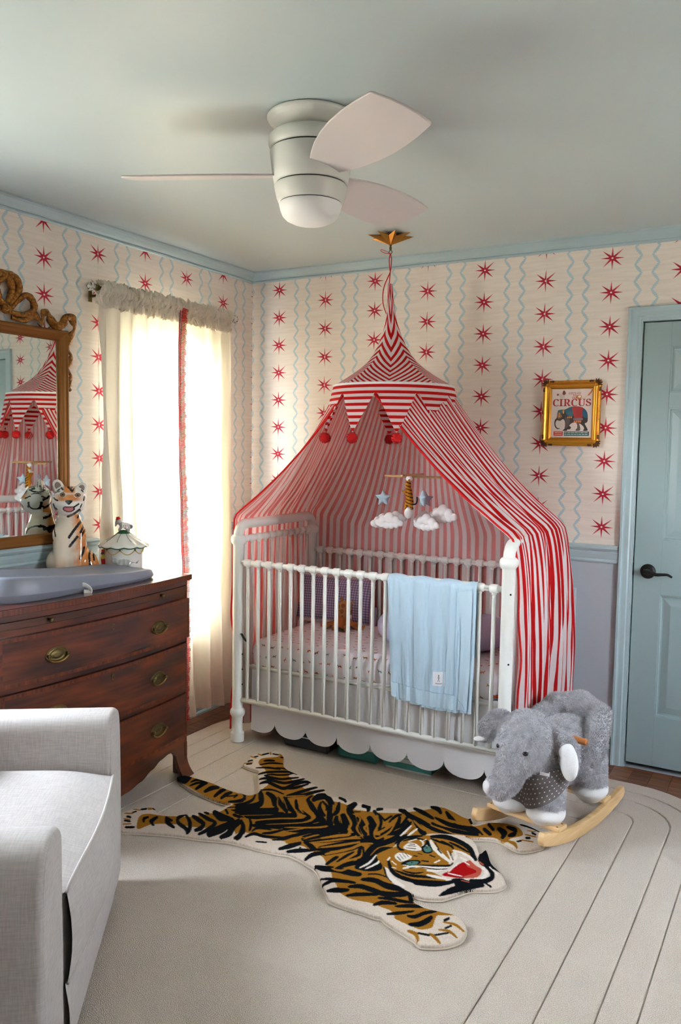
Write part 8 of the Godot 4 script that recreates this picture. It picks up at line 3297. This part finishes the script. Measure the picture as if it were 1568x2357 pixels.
func cookie_jar() -> void:
	var j := thing("cookie_jar", "white ceramic circus tent jar with a performing elephant on its lid", "jar", Vector3(0.215, 0.9065, 1.247), deg_to_rad(45.0))
	j.scale = Vector3.ONE * 0.94
	part("pot", lathe_mesh([Vector2(0, 0.0), Vector2(0.084, 0.0), Vector2(0.088, 0.006), Vector2(0.0885, 0.10), Vector2(0.091, 0.112), Vector2(0.086, 0.113), Vector2(0.0, 0.110)], 48), M.white_glaze, j)
	# tent lid: twelve panels with a wavy green edge
	var st := begin()
	smooth(st)
	var n := 72
	var prof := [[0.114, 0.112], [0.116, 0.1155], [0.098, 0.127], [0.075, 0.140], [0.050, 0.154], [0.030, 0.168], [0.018, 0.180], [0.0, 0.183]]
	var P := func(i: int, k: int) -> Vector3:
		var a := TAU * i / n
		var r: float = prof[k][0] * (1.0 - 0.028 * absf(sin(a * 6.0)) * clampf(prof[k][0] * 12.0, 0.0, 1.0))
		return Vector3(r * cos(a), prof[k][1] - 0.006 * absf(sin(a * 6.0)) * smoothstep(0.06, 0.115, prof[k][0]) + 0.003, r * sin(a))
	for k in prof.size() - 1:
		for i in n:
			quad(st, P.call(i, k), P.call(i + 1, k), P.call(i + 1, k + 1), P.call(i, k + 1))
	flat(st)
	var lid := part("lid", done(st), M.white_glaze, j)
	var rim := []
	for i in n:
		rim.append((P.call(i, 0) as Vector3) + Vector3(0, 0.001, 0))
	part("green_edge", tube_mesh(rim, 0.0032, 7, true), M.green_glaze, lid)
	st = begin()
	for k in 8:
		var a := TAU * (k + 0.4) / 8
		tube(st, curve([Vector3(0.022 * cos(a), 0.181, 0.022 * sin(a)), Vector3(0.052 * cos(a + 0.12), 0.1575, 0.052 * sin(a + 0.12)), Vector3(0.085 * cos(a + 0.05), 0.1385, 0.085 * sin(a + 0.05))], 5), 0.0011, 5)
	part("green_line", done(st), M.green_glaze, lid)
	part("green_cap", lathe_mesh([Vector2(0.030, 0.170), Vector2(0.027, 0.176), Vector2(0.018, 0.186), Vector2(0.0, 0.190)], 20), M.green_glaze, lid)
	# elephant on the lid, in a dotted jacket and a red hat
	var el := [[0, Vector3(0.014, 0.206, 0), Vector3(-0.006, 0.212, 0), 0.017, 0.014], [1, Vector3(-0.022, 0.228, 0), Vector3(0.013, 0.013, 0.012)], [0, Vector3(-0.032, 0.224, 0), Vector3(-0.036, 0.208, 0.0), 0.006, 0.004], [0, Vector3(0.018, 0.200, 0.010), Vector3(0.022, 0.184, 0.010), 0.008, 0.007], [0, Vector3(0.018, 0.200, -0.010), Vector3(0.022, 0.184, -0.010), 0.008, 0.007], [0, Vector3(-0.008, 0.206, 0.008), Vector3(-0.020, 0.188, 0.010), 0.006, 0.0055], [0, Vector3(-0.008, 0.206, -0.008), Vector3(-0.020, 0.188, -0.010), 0.006, 0.0055], [1, Vector3(0.034, 0.204, 0.006), Vector3(0.008, 0.010, 0.008)]]
	var ec := func(p: Vector3, _n: Vector3) -> Color:
		if p.x > -0.006 and p.x < 0.028 and p.y > 0.196:
			var c := Vector3(roundf(p.x / 0.008) * 0.008, roundf(p.y / 0.008) * 0.008, roundf(p.z / 0.008) * 0.008)
			if p.distance_to(c) < 0.0026:
				return Color(0.60, 0.05, 0.05)
			return Color(0.78, 0.77, 0.76)
		return Color(0.30, 0.29, 0.28)
	part("elephant", skin_mesh(skin(el, 0.0022, 0.008), ec), M.glaze, lid)
	part("hat", lathe_mesh([Vector2(0.0, 0.0), Vector2(0.014, 0.0), Vector2(0.0145, 0.0015), Vector2(0.009, 0.003), Vector2(0.0085, 0.010), Vector2(0.006, 0.012), Vector2(0.0, 0.0122)], 16, Transform3D(Basis(Vector3.BACK, 0.25), Vector3(-0.024, 0.2385, 0))), M.red_glaze, lid)
	# yellow swags held by brown studs round the pot
	for k in 8:
		var a := TAU * k / 8 + 0.2
		var b := TAU * (k + 1) / 8 + 0.2
		var pts := []
		for i in 9:
			var t := i / 8.0
			var ang := lerpf(a, b, t)
			pts.append(Vector3(0.0905 * cos(ang), 0.101 - 0.020 * sin(PI * t), 0.0905 * sin(ang)))
		part("swag", tube_mesh(pts, 0.0024, 6), M.yellow_glaze, j)
		part("stud", ball_mesh(Vector3.ONE * 0.0042, 10, 6), M.brown_glaze, j, Transform3D(Basis(), Vector3(0.091 * cos(a), 0.102, 0.091 * sin(a))))
	# a grey elephant lying in relief on the front, a clown at the side
	var re := [[1, Vector3(0.0, 0.046, 0.0885), Vector3(0.034, 0.016, 0.004)], [1, Vector3(-0.040, 0.052, 0.080), Vector3(0.016, 0.013, 0.006)], [0, Vector3(-0.050, 0.060, 0.074), Vector3(-0.056, 0.078, 0.070), 0.004, 0.003], [0, Vector3(0.030, 0.045, 0.084), Vector3(0.058, 0.040, 0.069), 0.003, 0.0022], [0, Vector3(0.058, 0.040, 0.069), Vector3(0.068, 0.052, 0.060), 0.0022, 0.002], [0, Vector3(-0.020, 0.036, 0.087), Vector3(-0.026, 0.022, 0.085), 0.007, 0.007], [0, Vector3(0.020, 0.036, 0.087), Vector3(0.024, 0.022, 0.085), 0.008, 0.007]]
	part("relief_elephant", skin_mesh(skin(re, 0.003, 0.008), func(p: Vector3, _n: Vector3) -> Color: return Color(0.40, 0.40, 0.39) * (0.75 + 0.4 * absf(sin(p.x * 160.0)))), M.glaze, j)
	var cw := [[0, Vector3(-0.090, 0.020, 0.018), Vector3(-0.092, 0.060, 0.016), 0.010, 0.012], [1, Vector3(-0.093, 0.080, 0.016), Vector3(0.010, 0.011, 0.010)], [1, Vector3(-0.094, 0.093, 0.016), Vector3(0.008, 0.007, 0.008)]]
	part("clown", skin_mesh(skin(cw, 0.0025, 0.004), func(p: Vector3, _n: Vector3) -> Color: return Color(0.60, 0.03, 0.03) if p.y > 0.088 or p.y < 0.040 else (Color(0.04, 0.03, 0.03) if p.y > 0.078 else (Color(0.78, 0.55, 0.08) if p.y > 0.056 else Color(0.55, 0.03, 0.03)))), M.glaze, j)


# ---------------------------------------------------------------- odds and ends
func build_small_things() -> void:
	# knitted toy on the armchair against its far arm, and a red plush throw beside it
	var f := Vector3(0.805, 0, -0.593)
	var s := Vector3(0.593, 0, 0.805)
	var base := Vector3(1.22, 0.0, 2.39)
	var kt := thing("knitted_toy", "round grey knitted toy with white tufts sitting on the armchair", "soft toy", base - f * 0.43 - s * 0.255 + Vector3(0, 0.506, 0), 0.4)
	var st := begin()
	var kn := func(u: float, v: float) -> Vector3:
		var a := TAU * u
		var la := -PI / 2 + PI * v
		var r := 0.068 + 0.0016 * absf(sin(a * 22.0)) + 0.0012 * sin(la * 44.0)
		return Vector3(r * cos(la) * cos(a), 0.066 + r * sin(la) * 0.96, r * cos(la) * sin(a))
	sheet(st, 132, 60, kn, 1.0, 1.0, true)
	part("body", done(st), M.grey_knit, kt)
	for q in [Vector3(0.018, 0.126, 0.010), Vector3(-0.008, 0.134, 0.016), Vector3(0.030, 0.112, 0.038), Vector3(-0.02, 0.126, -0.022)]:
		part("tuft", skin_mesh(skin([[1, q, Vector3(0.016, 0.011, 0.014)]], 0.004, 0.006)), M.fleece, kt)
	var th := thing("red_throw", "bright red plush throw lying on the armchair seat at the left edge", "throw", base - f * 0.42 + s * 0.03 + Vector3(0, 0.497, 0))
	var nz := FastNoiseLite.new()
	nz.seed = 19
	nz.frequency = 1.0
	st = begin()
	var thr := func(u: float, v: float) -> Vector3:
		var a := TAU * u
		var r := v * (0.115 + 0.025 * sin(a * 3.0 + 0.6))
		return (f * cos(a) * r + s * sin(a) * r * 1.3) + Vector3(0, 0.006 + 0.040 * (1.0 - pow(v, 3.0)) + 0.014 * nz.get_noise_2d(r * 30.0 * cos(a), r * 30.0 * sin(a)) * (1.0 - v), 0)
	sheet(st, 60, 16, thr)
	part("cloth", done(st), M.red_plush, th)
